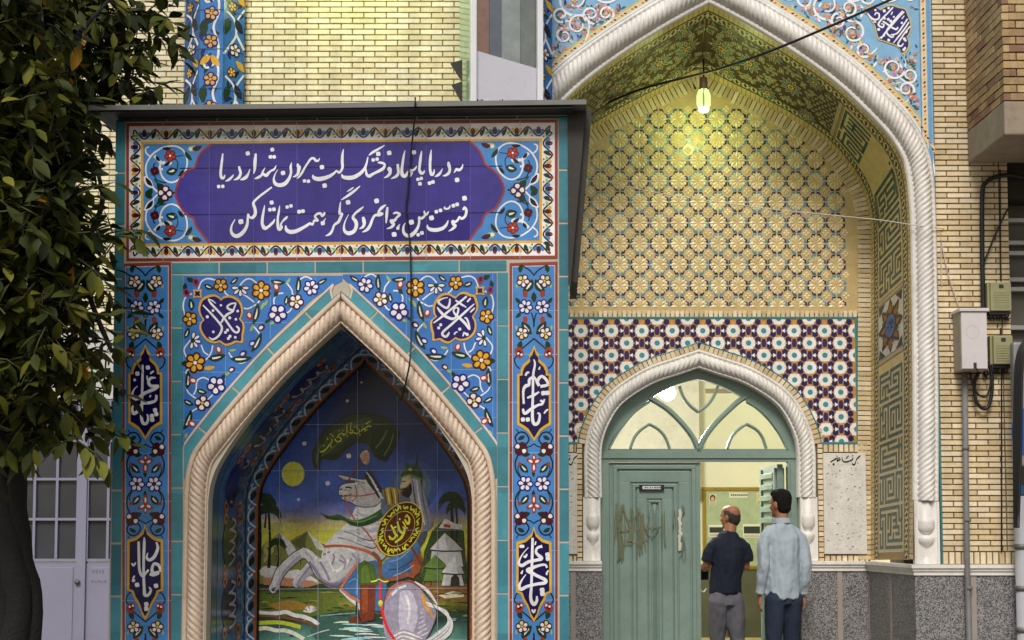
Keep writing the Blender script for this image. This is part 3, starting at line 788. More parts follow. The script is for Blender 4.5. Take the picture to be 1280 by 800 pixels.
# --- surround of the door: teal line, brick ring, rope moulding, column feet
zdc = fb(1010, 622)[1]
top_d = [p for p in dro if p[1] > fb(1000, 556)[1]]
sweep_arch([p for p in top_d], DCX, lambda s: [(-.064, .0), (-.064, .018), (-.054, .018), (-.054, .0)], RC, name='edge_tiles', mat=MATS['teal_glaze'], parent=portal)
m = MB(); nn = 0; acc = 0
rb = resample(top_d, .042)
for sg in (1, -1):
    for i in range(len(rb) - 1):
        a, c = rb[i], rb[i + 1]; dx, dz = c[0] - a[0], c[1] - a[1]; l = math.hypot(dx, dz); nx, nz = dz / l, -dx / l; g = .08
        p = [(a[0] + dx * g, a[1] + dz * g), (c[0] - dx * g, c[1] - dz * g)]
        q = [(p[0][0] + nx * .002, p[0][1] + nz * .002), (p[1][0] + nx * .002, p[1][1] + nz * .002), (p[1][0] + nx * .053, p[1][1] + nz * .053), (p[0][0] + nx * .053, p[0][1] + nz * .053)]
        q = [(DCX + sg * (max(DCX, x) - DCX), z) for x, z in q]
        cc = jit(random.choice(BR_COLS), .9, 1.05)
        m.add([(x, RC, z) for x, z in q] + [(x, RC - .020, z) for x, z in q], [(4, 5, 6, 7), (0, 1, 5, 4), (1, 2, 6, 5), (2, 3, 7, 6), (3, 0, 4, 7)], cc)
m.build('door_ring_bricks', M_BRICK, portal)
sweep_arch([p for p in dro if p[1] > zdc], DCX, rope_profile([(0, -.01), (0, .022), (.022, .024)], .026, .054, .046, 2.6, .24, [(.138, .014), (.150, .016), (.152, -.14)], slant=-1.0), RC, name='door_rope_moulding', mat=M_STONE, parent=portal)
for sg in (1, -1):
    cxm = DCX + sg * (fb(1009.5, 640)[0] - DCX)
    base_column(cxm, RC + .005, zdc, MOZ + .002, .062, 'door_column_foot', portal)
    m = MB(); m.box((DCX + sg * (fb(1021, 600)[0] - DCX), RC - .016, MOZ + .002), (DCX + sg * (fb(999.5, 600)[0] - DCX), RC + .14, zdc + .004)); m.build('column_backing', M_STONE, portal)

# --- string course and granite plinth (front pier, jambs, back wall)
def run(xy, z0, z1, out, mb, c=(.5, .5, .5)):
    """a course along a plan polyline, standing proud of it by out (to the viewer's side)"""
    n = len(xy); off = []
    for i in range(n):
        a = xy[max(i - 1, 0)]; c_ = xy[min(i + 1, n - 1)]
        ns = []
        for p, q in ((xy[i - 1], xy[i]) if i else (None, None), (xy[i], xy[i + 1]) if i < n - 1 else (None, None)):
            if p is None: continue
            dx, dy = q[0] - p[0], q[1] - p[1]; l = math.hypot(dx, dy); ns.append((dy / l, -dx / l))
        mx, my = sum(v[0] for v in ns) / len(ns), sum(v[1] for v in ns) / len(ns); k = 1 / max(.4, mx * mx + my * my)
        off.append((xy[i][0] + mx * k * out, xy[i][1] + my * k * out))
    vs = []
    for (a, c_) in zip(xy, off): vs += [(a[0], a[1], z0), (c_[0], c_[1], z0), (c_[0], c_[1], z1), (a[0], a[1], z1)]
    fs = []
    for i in range(n - 1):
        for j in range(4): fs.append((i * 4 + j, i * 4 + (j + 1) % 4, i * 4 + 4 + (j + 1) % 4, i * 4 + 4 + j))
    fs += [(0, 1, 2, 3), tuple(range(n * 4 - 4, n * 4))[::-1]]
    mb.add(vs, fs, c)
bx = bco[0][0]; fx = fin[0][0] + .03
planR = [(fb(999.5, 700)[0] + .002, RC), (bx, RC), (fx, 0), (XR, 0)]
planL = [(2 * PCX - XR + .0, 0), (2 * PCX - fx, 0), (2 * BCX - bx, RC), (2 * DCX - fb(999.5, 700)[0] - .002, RC)]
for pl in (planR, planL):
    m1, m2, strips = MB(), MB(), []
    run(pl, MOZ - .028, MOZ, .075, m1); run(pl, MOZ - .052, MOZ - .029, .060, m1); run(pl, MOZ - .085, MOZ - .053, .048, m1)
    run(pl, 0, MOZ - .086, .034, m2)
    for (a, c) in zip(pl, pl[1:]):
        d = math.dist(a, c); fr = abs(a[1] - c[1]) < .01
        for t in ((.03, .52) if not fr else (.55,)):
            if True:
                strips.append(MB()); p = (a[0] + (c[0] - a[0]) * t, a[1] + (c[1] - a[1]) * t); ux, uy = (c[0] - a[0]) / d, (c[1] - a[1]) / d
                run([(p[0] - ux * .021, p[1] - uy * .021), (p[0] + ux * .021, p[1] + uy * .021)], 0, MOZ - .087, .037, strips[-1])
    m1.build('string_course', M_STONE, portal); gp_ = m2.build('granite_plinth', M_GRANITE, portal)
    for m3 in strips: m3.build('stone_strip', mat('grey_stone_strip', (150, 140, 132), rough=.6), gp_)
# left front pier, mostly behind the kiosk
lp = empty('brick_pier'); lp.parent = portal
m = MB(); m.box((2 * PCX - XR, 0.003, 0), (2 * PCX - XP + .02, .6, 3.9)); m.build('joints', M_MORTAR, lp)
m = MB(); m.box((SX0 - .3, .13, 6.0), (XR, 2.0, ZT)); m.box((fin[0][0] + .16, .61, PLZ), (XR, RC + .4, ZT)); m.box((2 * PCX - XR, .62, 0), (2 * PCX - fin[0][0] - .16, RC + .4, 6.0)); m.build('core_wall', M_MORTAR, portal)
# mosaic foot border of the jambs is part of the lining; stone plaques beside the door
for sg in (1, -1):
    xa, xb = sorted((DCX + sg * (fb(1028.5, 600)[0] - DCX), DCX + sg * (fb(1081.5, 600)[0] - DCX)))
    if sg < 0: xa, xb = xa, xb
    zt_, zb2 = fb(900, 566.5)[1], fb(900, 692.5)[1]
    r = empty('stone_plaque', (0, DF, 0), 0, 'stained white stone plaque with black writing, next to the man in the light shirt' if sg > 0 else 'stained white stone plaque half hidden behind the edge of the blue tiled kiosk', 'plaque')
    m = MB(); m.box((xa, RC - .03, zb2), (xb, RC - .001, zt_), bev=.003); m.box((xa + .006, RC - .034, zb2 + .006), (xa + .016, RC - .0305, zt_ - .006)); m.build('slab', mat('stained_marble', (216, 210, 200), rough=.55, noise=.12, nscale=5, dirt=.35), r)
    Q = Painter(lambda u_, v_, h: (u_, RC - .031 - h, v_), .0004)
    rr = random.Random(3 + sg)
    for i in range(110):
        x = xa + .02 + (xb - xa - .04) * (rr.random() ** (.5 if rr.random() < .4 else 1)); z = zb2 + .02 + (zt_ - zb2 - .12) * rr.random()
        Q.ell(x, z, rr.uniform(.002, .016), rr.uniform(.001, .006), rr.uniform(-.4, .6), rr.choice([P_(150, 112, 66), P_(168, 136, 96), P_(186, 160, 124), P_(120, 98, 70), P_(196, 182, 160)]), 1, 7)
    Q.poly([(xa + .018, zb2 + .004), (xb - .004, zb2 + .004), (xb - .004, zt_ - .11), (xa + .018, zt_ - .11)], P_(220, 216, 208), .3); Q.build('stained_face', M_BRICK, r)
    Q = Painter(lambda u_, v_, h: (lambda q: (q[0] if sg > 0 else q[0] - (fb(1048, 600)[0] - (xa + xb) / 2), RC - .0325 - h, q[1]))(fb(u_, v_)), .0004)
    IK = P_(24, 22, 26)
    write(Q, zoomT(1020, 560, 18.28), [
        [(1000,170,14),(960,205,30),(915,250,26),(905,290,20)], [(890,300,16),(880,350,22),(850,385,34),(815,370,22),(808,345,10)], [(830,225,20),(800,275,30),(740,300,26),(670,320,30),(610,310,26),(580,270,20),(575,205,12)], [(735,180,10),(700,205,22),(665,245,20)],
        [(540,262,34),(500,285,26),(470,310,22)], [(500,215,12),(480,260,22),(455,300,16)], [(460,170,12),(455,240,22),(390,275,28),(330,310,24),(305,330,8)], [(440,230,16),(400,260,16)]],
        [(820,180,26),(385,372,44),(935,345,22),(520,235,24)], 2, IK)
    Q.build('writing', M_TILE, r)
# ---------------------------------------------------------------- green door, fanlight, hall behind it
YD = RC + .10                     # face of the door frame
fd = lambda u, v, d=YD: fl(u, v, d)
DIN = [(1000, 900), (1000, 700), (1000, 600), (999.5, 561), (990, 541), (966, 512), (940, 490), (910, 473.5), (893, 467), (875, 462)]
din = resample(cat_rom([fd(*p) for p in DIN], n=8), .02); DX = DCX
din = [(max(DX, x), max(z, 0)) for x, z in din]; din[-1] = (DX, din[-1][1])
frame = empty('door_frame'); frame.parent = portal
GLI = [(985.5, 561), (978, 546), (958, 521), (932, 499), (905, 484), (889, 478), (875, 474)]
gli = resample(cat_rom([fd(*p) for p in GLI], n=6), .02); gli[-1] = (DX, gli[-1][1])
zt0, zt1 = fd(875, 577)[1], fd(875, 561)[1]
m = MB()
for sg in (1, -1):
    o = [(DX + sg * (x - DX) * 1.07, zt1 + (z - zt1) * 1.07) for x, z in din if z >= zt1] ; i_ = [(DX + sg * (x - DX), z) for x, z in gli]
    o = [(DX + sg * (fd(1000, 561)[0] - DX), zt1)] + o
    m.prism((o + i_[::-1])[:: -sg], YD, YD + .10)
xo, xi = fd(1000, 600)[0], fd(985, 600)[0]
for sg in (1, -1):
    a, c = sorted((DX + sg * (xo - DX), DX + sg * (xi - DX))); m.box((a, YD, 0), (c, YD + .10, zt0 - .001)); m.box((a + .02, YD - .012, 0), (c - .03, YD - .0005, zt0 - .02))
m.box((2 * DX - xo, YD, zt0), (xo, YD + .10, zt1 - .0005)); m.box((2 * DX - xo + .01, YD - .014, zt0 + .03), (xo - .01, YD - .0005, zt1 - .035))
m.build('frame', M_GREEN, frame)
# tracery of the fanlight
def bar(px, r, d=.03):
    m = MB()
    P = cat_rom([fd(*p) for p in px], n=6)
    for a, c in zip(P, P[1:]):
        dx, dz = c[0] - a[0], c[1] - a[1]; l = math.hypot(dx, dz) or 1; nx, nz = -dz / l * r, dx / l * r
        vs = []
        for (x, z) in (a, c): vs += [(x - nx, YD + .02, z - nz), (x - nx * .4, YD + .02 - d, z - nz * .4), (x + nx * .4, YD + .02 - d, z + nz * .4), (x + nx, YD + .02, z + nz), (x + nx, YD + .05, z + nz), (x - nx, YD + .05, z - nz)]
        m.add(vs, [(i, (i + 1) % 6, 6 + (i + 1) % 6, 6 + i) for i in range(6)])
    m.build('glazing_bar', M_GREEN, frame)
zoomd = zoomT(700, 380, 3.636)
for px, r in (([(630,664),(605,605),(560,545),(500,485),(450,450),(405,425)], .024), ([(632,664),(660,605),(705,545),(765,485),(815,440),(855,418)], .024),
              ([(222,660),(260,590),(320,510),(365,470),(410,443)], .012), ([(1035,660),(1000,590),(940,510),(895,470),(850,443)], .012),
              ([(320,657),(340,605),(370,570),(408,545)], .013), ([(500,657),(480,605),(450,570),(408,545)], .013), ([(762,657),(782,605),(812,570),(850,545)], .013), ([(940,657),(922,605),(895,570),(850,545)], .013),
              ([(545,372),(562,420),(590,458),(630,490)], .013), ([(720,372),(700,420),(672,458),(630,490)], .013)):
    bar([zoomd(*p) for p in px], r)
g = MB(); gp = [(x, z) for x, z in gli] ; gp = gp + [(2 * DX - x, z) for x, z in gp[-2::-1]]
g.add([(x, YD + .035, z) for x, z in gp], [tuple(range(len(gp)))]); g.build('fanlight_glass', M_GLASS, frame)

def nested(mb, x0, x1, z0, z1, y, steps):
    """frames stepping inwards, each lower or higher than the last"""
    for ins, wd, pr in steps:
        a, b_, c, d = x0 + ins, x1 - ins, z0 + ins, z1 - ins
        e = wd / 2
        for q in ((a, b_, d - wd, d), (a, b_, c, c + wd)):
            mb.box((q[0], y - pr, q[2]), (q[1], y - .0005, q[3]), bev=.006)
        for q in ((a, a + wd), (b_ - wd, b_)): mb.box((q[0], y - pr * .97, c + wd * .98), (q[1], y - .0006, d - wd * .98), bev=.006)
xl0, xl1 = 2 * DX - xi + .004, fd(875.5, 600)[0]
leaf = empty('door_leaf'); leaf.parent = portal
tag(leaf, 'closed green leaf with stepped rectangular mouldings and brown scratches')
yl = YD + .03
m = MB(); m.box((xl0, yl, .02), (xl1, yl + .05, zt0 - .006)); m.build('panel', M_GREEN, leaf)
m = MB(); nested(m, xl0 + .035, xl1 - .04, -.4, zt0 - .03, yl, [(0, .035, .022), (.05, .10, .012), (.165, .03, .026), (.205, .09, .012), (.305, .022, .024)]); m.build('mouldings', M_GREEN, leaf)
xm, zm = (xl0 + xl1) / 2, fd(800, 640)[1]
m = MB(); x0, x1 = xl0 + .035 + .34, xl1 - .04 - .34; zt_, zb2 = fd(800, 626)[1], .35
m.add([(x0, yl - .002, zb2), (x1, yl - .002, zb2), (x1, yl - .002, zt_), (x0, yl - .002, zt_), ((x0 + x1) / 2, yl - .022, zt_ - .12), ((x0 + x1) / 2, yl - .022, zb2 + .12)], [(3, 2, 4), (0, 5, 1), (0, 3, 4, 5), (1, 5, 4, 2)])
m.build('raised_field', M_GREEN, leaf)
m = MB(); a, c = fd(799, 613), fd(830, 606); m.box((a[0], yl - .036, a[1]), (c[0], yl - .026, c[1]), BLACK); a, c = fd(803, 611.5), fd(826, 607.5); m.box((a[0], yl - .039, a[1]), (c[0], yl - .0365, c[1]), P_(200, 204, 206))
for i in range(7):
    x = a[0] + .02 + i * .021; m.box((x, yl - .0402, a[1] + .008), (x + random.uniform(.008, .015), yl - .0393, c[1] - .009), BLACK)
m.build('name_plate', mat('plate_enamel', attr=True, rough=.3, noise=.05), leaf)
S = Painter(lambda u_, v_, h: (lambda q: (q[0], yl - .0275 - h, q[1]))(fd(u_, v_)), .0003)
zz = zoomT(700, 560, 3.333); S.T = zz
rr = random.Random(21); OL = [P_(100, 108, 84), P_(108, 110, 84), P_(94, 110, 92), P_(114, 114, 90)]
for x, y0, y1, w_ in ((238,232,400,6),(262,240,470,9),(250,330,440,12),(300,250,380,8),(325,250,450,9),(340,270,430,12),(292,300,400,14),(372,270,330,5),(430,270,420,8),(470,260,340,5),(512,240,290,6),(512,360,470,5),(246,440,470,8)):
    for q in range(3):
        xx = x + rr.uniform(-8, 8); S.stroke([(xx, y0 + rr.uniform(-8, 8), w_ * .4), (xx + rr.uniform(-10, 10), (y0 + y1) / 2, w_ * rr.uniform(.5, 1)), (xx + rr.uniform(-12, 12), y1 + rr.uniform(-10, 10), w_ * .3)], rr.choice(OL), 1)
for pts in ([(225,380),(245,300),(262,255),(290,330),(300,390)], [(300,380),(320,270),(345,300),(360,350),(385,370),(410,330)], [(228,350),(300,340),(420,330)], [(240,400),(320,395),(400,360)]): S.stroke([(a, c, 5) for a, c in pts], rr.choice(OL), 3)
for q in range(16): S.ell(500 + rr.uniform(-3, 3), 262 + q * 10.6, rr.uniform(5, 8), 9, 0, P_(206, 200, 184), 4, 7)
S.build('scratches', M_BRICK, leaf)
# open leaf, swung into the hall on the right-hand jamb
ol = empty('door_leaf', (xi - .03, YD + .08, 0), R(91)); ol.parent = portal
tag(ol, 'open green leaf seen almost edge on inside the doorway')
lw, lh = xl1 - xl0, zt0 - .02
m = MB(); m.box((0, 0, .02), (lw, .05, lh)); m.build('panel', M_GREEN, ol)
m = MB(); nested(m, .03, lw - .03, -.3, lh - .03, 0, [(0, .035, .02), (.05, .10, .012), (.165, .03, .024)])
for k in range(5): m.box((.12, .0505, lh - .12 - k * .10), (lw - .12, .075, lh - .07 - k * .10), bev=.006)
m.box((.03, .0505, .2), (.10, .07, lh - .03)); m.box((lw - .10, .0505, .2), (lw - .03, .07, lh - .03)); m.build('mouldings', M_GREEN, ol)

# --- hall
hall = empty('entrance_hall', F.o); tag(hall, 'bright cream painted hall seen through the open half of the green door', 'room')
CREAM = mat('cream_wall_paint', (240, 237, 212), rough=.65, noise=.06, nscale=2, bump=.05, bscale=20)
DADO = mat('olive_dado_tiles', (96, 98, 78), rough=.35, noise=.25, nscale=3, dirt=.1)
HB = 6.9; hx0, hx1 = -.4, 4.0; HC = 4.2
m = MB(); m.box((hx0, HB, .98), (hx1, HB + .1, HC)); m.box((hx0 - .1, RC + .26, .98), (hx0, HB, HC)); m.box((hx1, RC + .26, .98), (hx1 + .1, HB, HC)); m.build('wall', CREAM, hall)
m = MB(); m.box((hx0, HB - .02, 0), (hx1, HB + .1, .978)); m.box((hx0 - .1, RC + .26, 0), (hx0 + .02, HB, .978)); m.box((hx1 - .02, RC + .26, 0), (hx1 + .1, HB, .978)); m.build('dado', DADO, hall)
m = MB(); m.box((hx0, HB - .035, 0), (hx1, HB - .021, .07)); m.build('skirting', mat('yellow_stone', (206, 190, 130), rough=.5), hall)
m = MB(); m.box((hx0 - .1, RC + .26, HC), (hx1 + .1, HB + .1, HC + .1)); m.build('ceiling', mat('white_ceiling', (226, 222, 206), rough=.8), hall)
m = MB(); m.box((hx0 - .1, RC + .1, .004), (hx1 + .1, HB + .1, .03)); m.build('floor', mat('pale_floor_tiles', (150, 146, 130), rough=.3, noise=.15, nscale=3), hall)
# a beam and pipe seen through the fanlight
m = MB(); m.box((2.28, 5.6, 3.02), (hx1, 5.66, 3.07)); m.build('beam', mat('brown_beam', (108, 92, 66), rough=.6), hall)
# stone lined upper wall on the left
m = MB(); m.box((hx0 + .001, 6.2, 1.9), (2.27, 6.3, HC)); m.build('stone_lining', mat('pale_veined_marble', (196, 190, 180), rough=.45, noise=.25, nscale=1.6, dirt=.3), hall)
# lamp
lx, lz = fl(834, 491, 3.0)
lamp = empty('ceiling_lamp', (lx, DF + 3.0, 0), 0, 'glaring white hall lamp seen through the upper left of the fanlight', 'lamp')
m = MB(); m.lathe([(.012, lz + .16), (.03, lz + .15), (.035, lz + .07), (.0, lz + .07)], n=14); m.tube([(0, 0, lz + .15), (0, 0, HC)], .008); m.build('fitting', mat('white_plastic', (220, 220, 216), rough=.4, noise=0), lamp)
m = MB(); m.lathe([(.085 * math.sin(t_) + .001, lz - .08 * math.cos(t_)) for t_ in [.05 + .28 * q_ for q_ in range(10)]], n=28); m.build('bulb', emit_mat('lamp_glow', (1, .98, .88), 22), lamp)
ld = bpy.data.lights.new('hall_light', 'POINT'); ld.energy = 165; ld.color = (1, .975, .84); ld.shadow_soft_size = .12
lo = bpy.data.objects.new('hall_light', ld); col.objects.link(lo); lo.parent = lamp; lo.location = (0, 0.0, lz - .2)
# notice board on the back wall
nbx0, nbz0 = fl(879, 712, HB - .06); nbx1, nbz1 = fl(968, 609, HB - .06)
nb = empty('notice_board', (0, DF + HB, 0), 0, 'green notice board in a gilt frame on the back wall of the hall', 'notice board')
m = MB(); m.box((nbx0 + .03, -.03, nbz0 + .03), (nbx1 - .03, -.005, nbz1 - .03)); m.build('felt_panel', mat('green_felt', (178, 192, 158), rough=.9, noise=.2, nscale=14), nb)
m = MB()
for q in ((nbx0, nbx1, nbz1 - .045, nbz1), (nbx0, nbx1, nbz0, nbz0 + .045)): m.box((q[0], -.055, q[2]), (q[1], -.004, q[3]), bev=.008)
for q in (nbx0, nbx1 - .045): m.box((q, -.055, nbz0 + .0455), (q + .045, -.004, nbz1 - .0455), bev=.008)
m.build('frame', mat('gilt_frame', (158, 132, 40), rough=.35, metal=.4, noise=.15), nb)
PAPER = mat('paper', attr=True, rough=.8, noise=.05)
for (u0, v0, u1, v1), look, lines in (((912, 615.5, 935, 622), 'narrow white paper strip at the top middle of the notice board', 2), ((886.5, 617, 896, 631), 'small portrait photo of a dark haired head, pinned at the notice board corner', 0), ((946, 616, 956, 630), 'pale yellowish picture sheet pinned at the upper right of the board', 0), ((886, 656, 906, 671), 'white sheet with a dark picture, low on the board behind the bald man', 3), ((929, 655, 952, 672), 'white sheet with a black panel, on the board between the two heads', 3)):
    x0, z1 = fl(u0, v0, HB - .07); x1, z0 = fl(u1, v1, HB - .07)
    mb = MB(); mb.box((x0, HB - .036, z0), (x1, HB - .0335, z1), P_(232, 230, 214) if lines else P_(216, 206, 170))
    if lines == 2:
        for k in range(9): mb.box((x0 + .02 + k * .024, HB - .0372, z0 + .02), (x0 + .036 + k * .024, HB - .0362, z1 - .02), P_(90, 90, 86))
    elif lines == 3:
        mb.box((x0 + .012, HB - .0372, z0 + .05), (x1 - .012, HB - .0362, z1 - .03), P_(52, 56, 50))
        for k in range(2): mb.box((x0 + .012, HB - .0372, z0 + .012 + k * .016), (x1 - .03, HB - .0362, z0 + .018 + k * .016), P_(120, 120, 112))
    else:
        n0 = len(mb.v); cx, cz = (x0 + x1) / 2, (z0 + z1) / 2; yq = HB - .0365
        ov = lambda a, b_, dz, y_: [(cx + a * math.cos(t * .4488), y_, cz + dz + b_ * math.sin(t * .4488)) for t in range(14)]
        dk = u0 < 900
        mb.add(ov(.036, .045, .012, yq), [tuple(range(14))], P_(60, 44, 34) if dk else P_(206, 186, 110)); mb.add(ov(.024, .032, .002, yq - .001), [tuple(range(14))], P_(206, 170, 140) if dk else P_(224, 210, 160)); mb.add(ov(.04, .022, -.05, yq - .001), [tuple(range(14))], P_(196, 190, 180) if dk else P_(190, 176, 110))
    o = mb.build('notice_sheet', PAPER); o.location = (0, DF, 0); tag(o, look, 'paper', 'papers pinned on the notice board')
# ================================================================ brick wall, tiled corner shafts, gate and light box to the left
WY = 11.75
Lf = Frame(0, WY, 0)
wl = lambda u, v, d=0.0: Lf.loc(u, v, d)
side = empty('side_wall', Lf.o, 0, 'pale yellow brick wall rising behind the kiosk, with blue tiled corner shafts', 'wall')
x0, x1 = wl(300, 60)[0], wl(640, 60)[0]
YB_ = [P_(244, 236, 200), P_(241, 231, 192), P_(247, 240, 208), P_(238, 226, 184)]
JN = mat('pale_wall_joint', (124, 108, 76), rough=.95, noise=.2)
m = MB(); m.box((x0, 0, 0), (x1, .4, 6.4)); m.build('joints', JN, side)
m = MB(); brickwork(m, x0, x1, 1.2, 6.4, 0, h=.0447, l=.178, joint=.0065, cols=YB_); m.build('bricks', M_BRICK, side)
xa, xb = wl(-420, 60, .3)[0], wl(245, 60, .3)[0]
m = MB(); m.box((xa, .3, 3.05), (wl(114, 60, .3)[0], .6, 6.4)); m.box((wl(140, 60, .3)[0], .3, 3.05), (xb, .6, 6.4)); m.box((wl(114, 60, .3)[0], .3, 3.05), (wl(140, 60, .3)[0], .6, wl(100, 103, .3)[1])); m.box((wl(114, 60, .3)[0], .3, wl(120, 55, .3)[1]), (wl(140, 60, .3)[0], .6, 6.4)); m.build('joints', JN, side)
wx0, wx1, wz0, wz1 = wl(114, 60, .3)[0], wl(140, 60, .3)[0], wl(100, 103, .3)[1], wl(120, 55, .3)[1]
m = MB(); 
for q in ((xa, wx0 - .002, 3.05, 6.4), (wx1 + .002, xb, 3.05, 6.4), (wx0, wx1, 3.05, wz0 - .032), (wx0, wx1, wz1 + .002, 6.4)): brickwork(m, *q, .3, h=.0447, l=.178, joint=.0065, cols=YB_)
m.build('bricks', M_BRICK, side)
win = empty('window'); win.parent = side
m = MB()
for q in (((wx0, .27, wz0), (wx0 + .03, .42, wz1)), ((wx1 - .03, .27, wz0), (wx1, .42, wz1)), ((wx0 + .031, .27, wz1 - .03), (wx1 - .031, .42, wz1)), ((wx0 - .03, .22, wz0 - .03), (wx1 + .03, .42, wz0 - .001))): m.box(*q)
m.build('frame', mat('white_window_paint', (206, 210, 200), rough=.5), win)
m = MB(); m.box((wx0 + .031, .38, wz0), (wx1 - .031, .39, wz1 - .031)); m.build('pane', mat('green_lit_glass', (150, 196, 96), rough=.2, noise=.2), win)  # the window's green light is painted into the pane colour
# octagonal corner shafts covered with painted tiles
def shaft(uc, half, yc, seed):
    cx = wl(uc, 60, yc)[0]; r = half / 1900 * WY / math.cos(math.pi / 8) * .98
    root = empty('tiled_shaft'); root.parent = side
    rg = random.Random(seed)
    S = MB(); ang = [math.pi / 8 + k * math.pi / 4 for k in range(8)]
    pts = [(cx + r * math.cos(a), yc + r * math.sin(a)) for a in ang]
    S.prism([(0, 0)] * 3, 0, 0) if False else None
    vs = [(x, y, z) for z in (0, 6.4) for x, y in pts]; S.add(vs, [(i, (i + 1) % 8, 8 + (i + 1) % 8, 8 + i) for i in range(8)] + [tuple(range(8))[::-1], tuple(range(8, 16))], P_(62, 126, 190)); S.build('core', M_TILE, root)
    w_ = 2 * r * math.sin(math.pi / 8)
    P = None; Ps = Painter(None, .0008)
    for k in range(8):
        a, c = pts[k], pts[(k + 1) % 8]; nx, ny = (a[0] + c[0]) / 2 - cx, (a[1] + c[1]) / 2 - yc; l = math.hypot(nx, ny); nx /= l; ny /= l
        if ny > .5: continue
        flip = 1 if nx > -.5 else -1
        Ps.m = lambda u, v, h, a=a, c=c, nx=nx, ny=ny: (a[0] + (c[0] - a[0]) * u / w_ + nx * (h + .001), a[1] + (c[1] - a[1]) * u / w_ + ny * (h + .001), v)
        base = [P_(58, 118, 186), P_(40, 92, 156), P_(62, 124, 190)][k % 3]
        Ps.poly([(0, 3.0), (w_, 3.0), (w_, 6.4), (0, 6.4)], base, 1)
        z = 3.1; j = 0
        while z < 6.2:
            dk = k % 2
            if not dk:
                Ps.stroke([(.0, z - .05), (w_ * .35, z + .04), (w_ * .6, z + .13), (w_ * .5, z + .24), (w_ * .1, z + .30)], WHITE, 3, .018)
                Ps.stroke([(w_ * .6, z + .13), (w_, z + .02)], WHITE, 3, .022); Ps.stroke([(w_, z + .34), (w_ * .7, z + .26), (w_ * .55, z + .2)], WHITE, 3, .016)
                Ps.flower(w_ * .55, z - .0, .052, 6 if j % 2 else 5, [WHITE, YEL] if j % 2 else WHITE, WINE, ORANGE, rg.random(), 5); Ps.flower(w_ * .4, z + .34, .04, 5, YEL, WINE, WHITE, rg.random(), 5)
                Ps.leaf(w_ * .2, z + .17, .13, .05, 1.1, GREEN, None, 4); Ps.leaf(w_ * .8, z + .40, .10, .04, -.8, YEL, None, 4); Ps.leaf(w_ * .75, z + .2, .12, .05, 2.1, P_(40, 36, 50), None, 4)
            else:
                Ps.flower(w_ * .5, z + .05, .055, 5, YEL, COBALT, YEL, rg.random(), 5); Ps.flower(w_ * .5, z + .27, .055, 5, YEL, COBALT, YEL, rg.random(), 5)
                Ps.stroke([(w_ * .2, z - .12), (w_ * .35, z - .16), (w_ * .75, z - .1), (w_ * .8, z + .03), (w_ * .6, z + .16), (w_ * .8, z + .28), (w_ * .75, z + .4), (w_ * .3, z + .46)], WHITE, 3, .018)
                Ps.leaf(w_ * .25, z + .16, .14, .05, 1.5, GREEN, None, 4); Ps.leaf(w_ * .3, z + .42, .10, .04, .7, YEL, None, 4); Ps.leaf(w_ * .7, z + .42, .10, .04, 2.2, YEL, None, 4); Ps.leaf(w_ * .5, z - .1, .12, .04, 1.57, P_(40, 40, 110), None, 4)
            for q_ in range(9): Ps.leaf(w_ * rg.uniform(.12, .88), z + rg.uniform(-.1, .42), rg.uniform(.05, .09), .022, rg.uniform(0, 3.1), rg.choice([P_(26, 24, 34), P_(24, 50, 30), P_(60, 18, 34), P_(30, 30, 110)]), None, 2)
            z += .52; j += 1
        for zz in [3.0 + .31 * q for q in range(11)]: Ps.stroke([(0, zz, .005), (w_ / 2, zz, .005), (w_, zz, .005)], P_(60, 96, 130), 9, smooth=False)
        Ps.stroke([(.002, 3.0, .005), (.002, 4.6, .005), (.002, 6.4, .005)], P_(70, 104, 140), 9, smooth=False)
    Ps.build('painted_tiles', M_TILE, root)
shaft(271, 38, .0, 4); shaft(653, 38, .1, 9)

# --- light box on a post
BX = Frame(wl(634, 60, -.55)[0], WY - .55, R(13))
bl = lambda u, v, d=0.0: BX.loc(u, v, d)
box = empty('display_case', BX.o, BX.yaw, 'tall glazed display case with white frame and green side, standing behind the kiosk roof', 'display case')
bx0, bx1 = bl(588, 60)[0], bl(678.5, 60)[0]; bz0, bz1 = 2.0, 6.0
PV = mat('white_pvc_frame', (222, 222, 226), rough=.35, noise=.06)
m = MB(); m.box((bx0, -.02, bz0), (bx0 + .045, .03, bz1), bev=.006); m.box((bx1 - .045, -.02, bz0), (bx1, .03, bz1), bev=.006); m.box((bx0 + .046, -.018, bz0), (bx1 - .046, .03, bz0 + .05)); m.build('front_frame', PV, box)
m = MB(); m.box((bx0, .031, bz0), (bx0 + .012, .42, bz1)); m.box((bx1 - .012, .031, bz0), (bx1, .42, bz1)); m.box((bx0 + .0125, .40, bz0), (bx1 - .0125, .42, bz1)); m.build('casing', mat('pale_green_lacquer', (150, 186, 158), rough=.16, noise=.06, coat=.3), box)
za = bl(600, 62)[1]; zb_2 = bl(670, 84)[1]
m = MB(); m.prism([(bx0 + .046, bz0 + .05), (bx1 - .046, bz0 + .05), (bx1 - .046, zb_2), (bx0 + .046, za)], .026, .030, P_(196, 196, 204)); m.build('frosted_film', mat('frosted_film', (192, 191, 200), rough=.3, noise=.04), box)
m = MB()
for u0, u1, c, d in ((594, 612, P_(236, 168, 128), .037), (612, 627, P_(170, 170, 192), .04), (627, 651, P_(250, 250, 252), .036), (651, 672, P_(206, 204, 202), .041)):  # upright colour strips stand in for reflections in the glass
    m.box((bl(u0, 30, d)[0], d, bz0 + .06), (bl(u1, 30, d)[0] - .004, d + .02, bz1), c)
m.build('back_panels', mat('painted_reflection', attr=True, rough=.5, noise=.25, nscale=9), box)
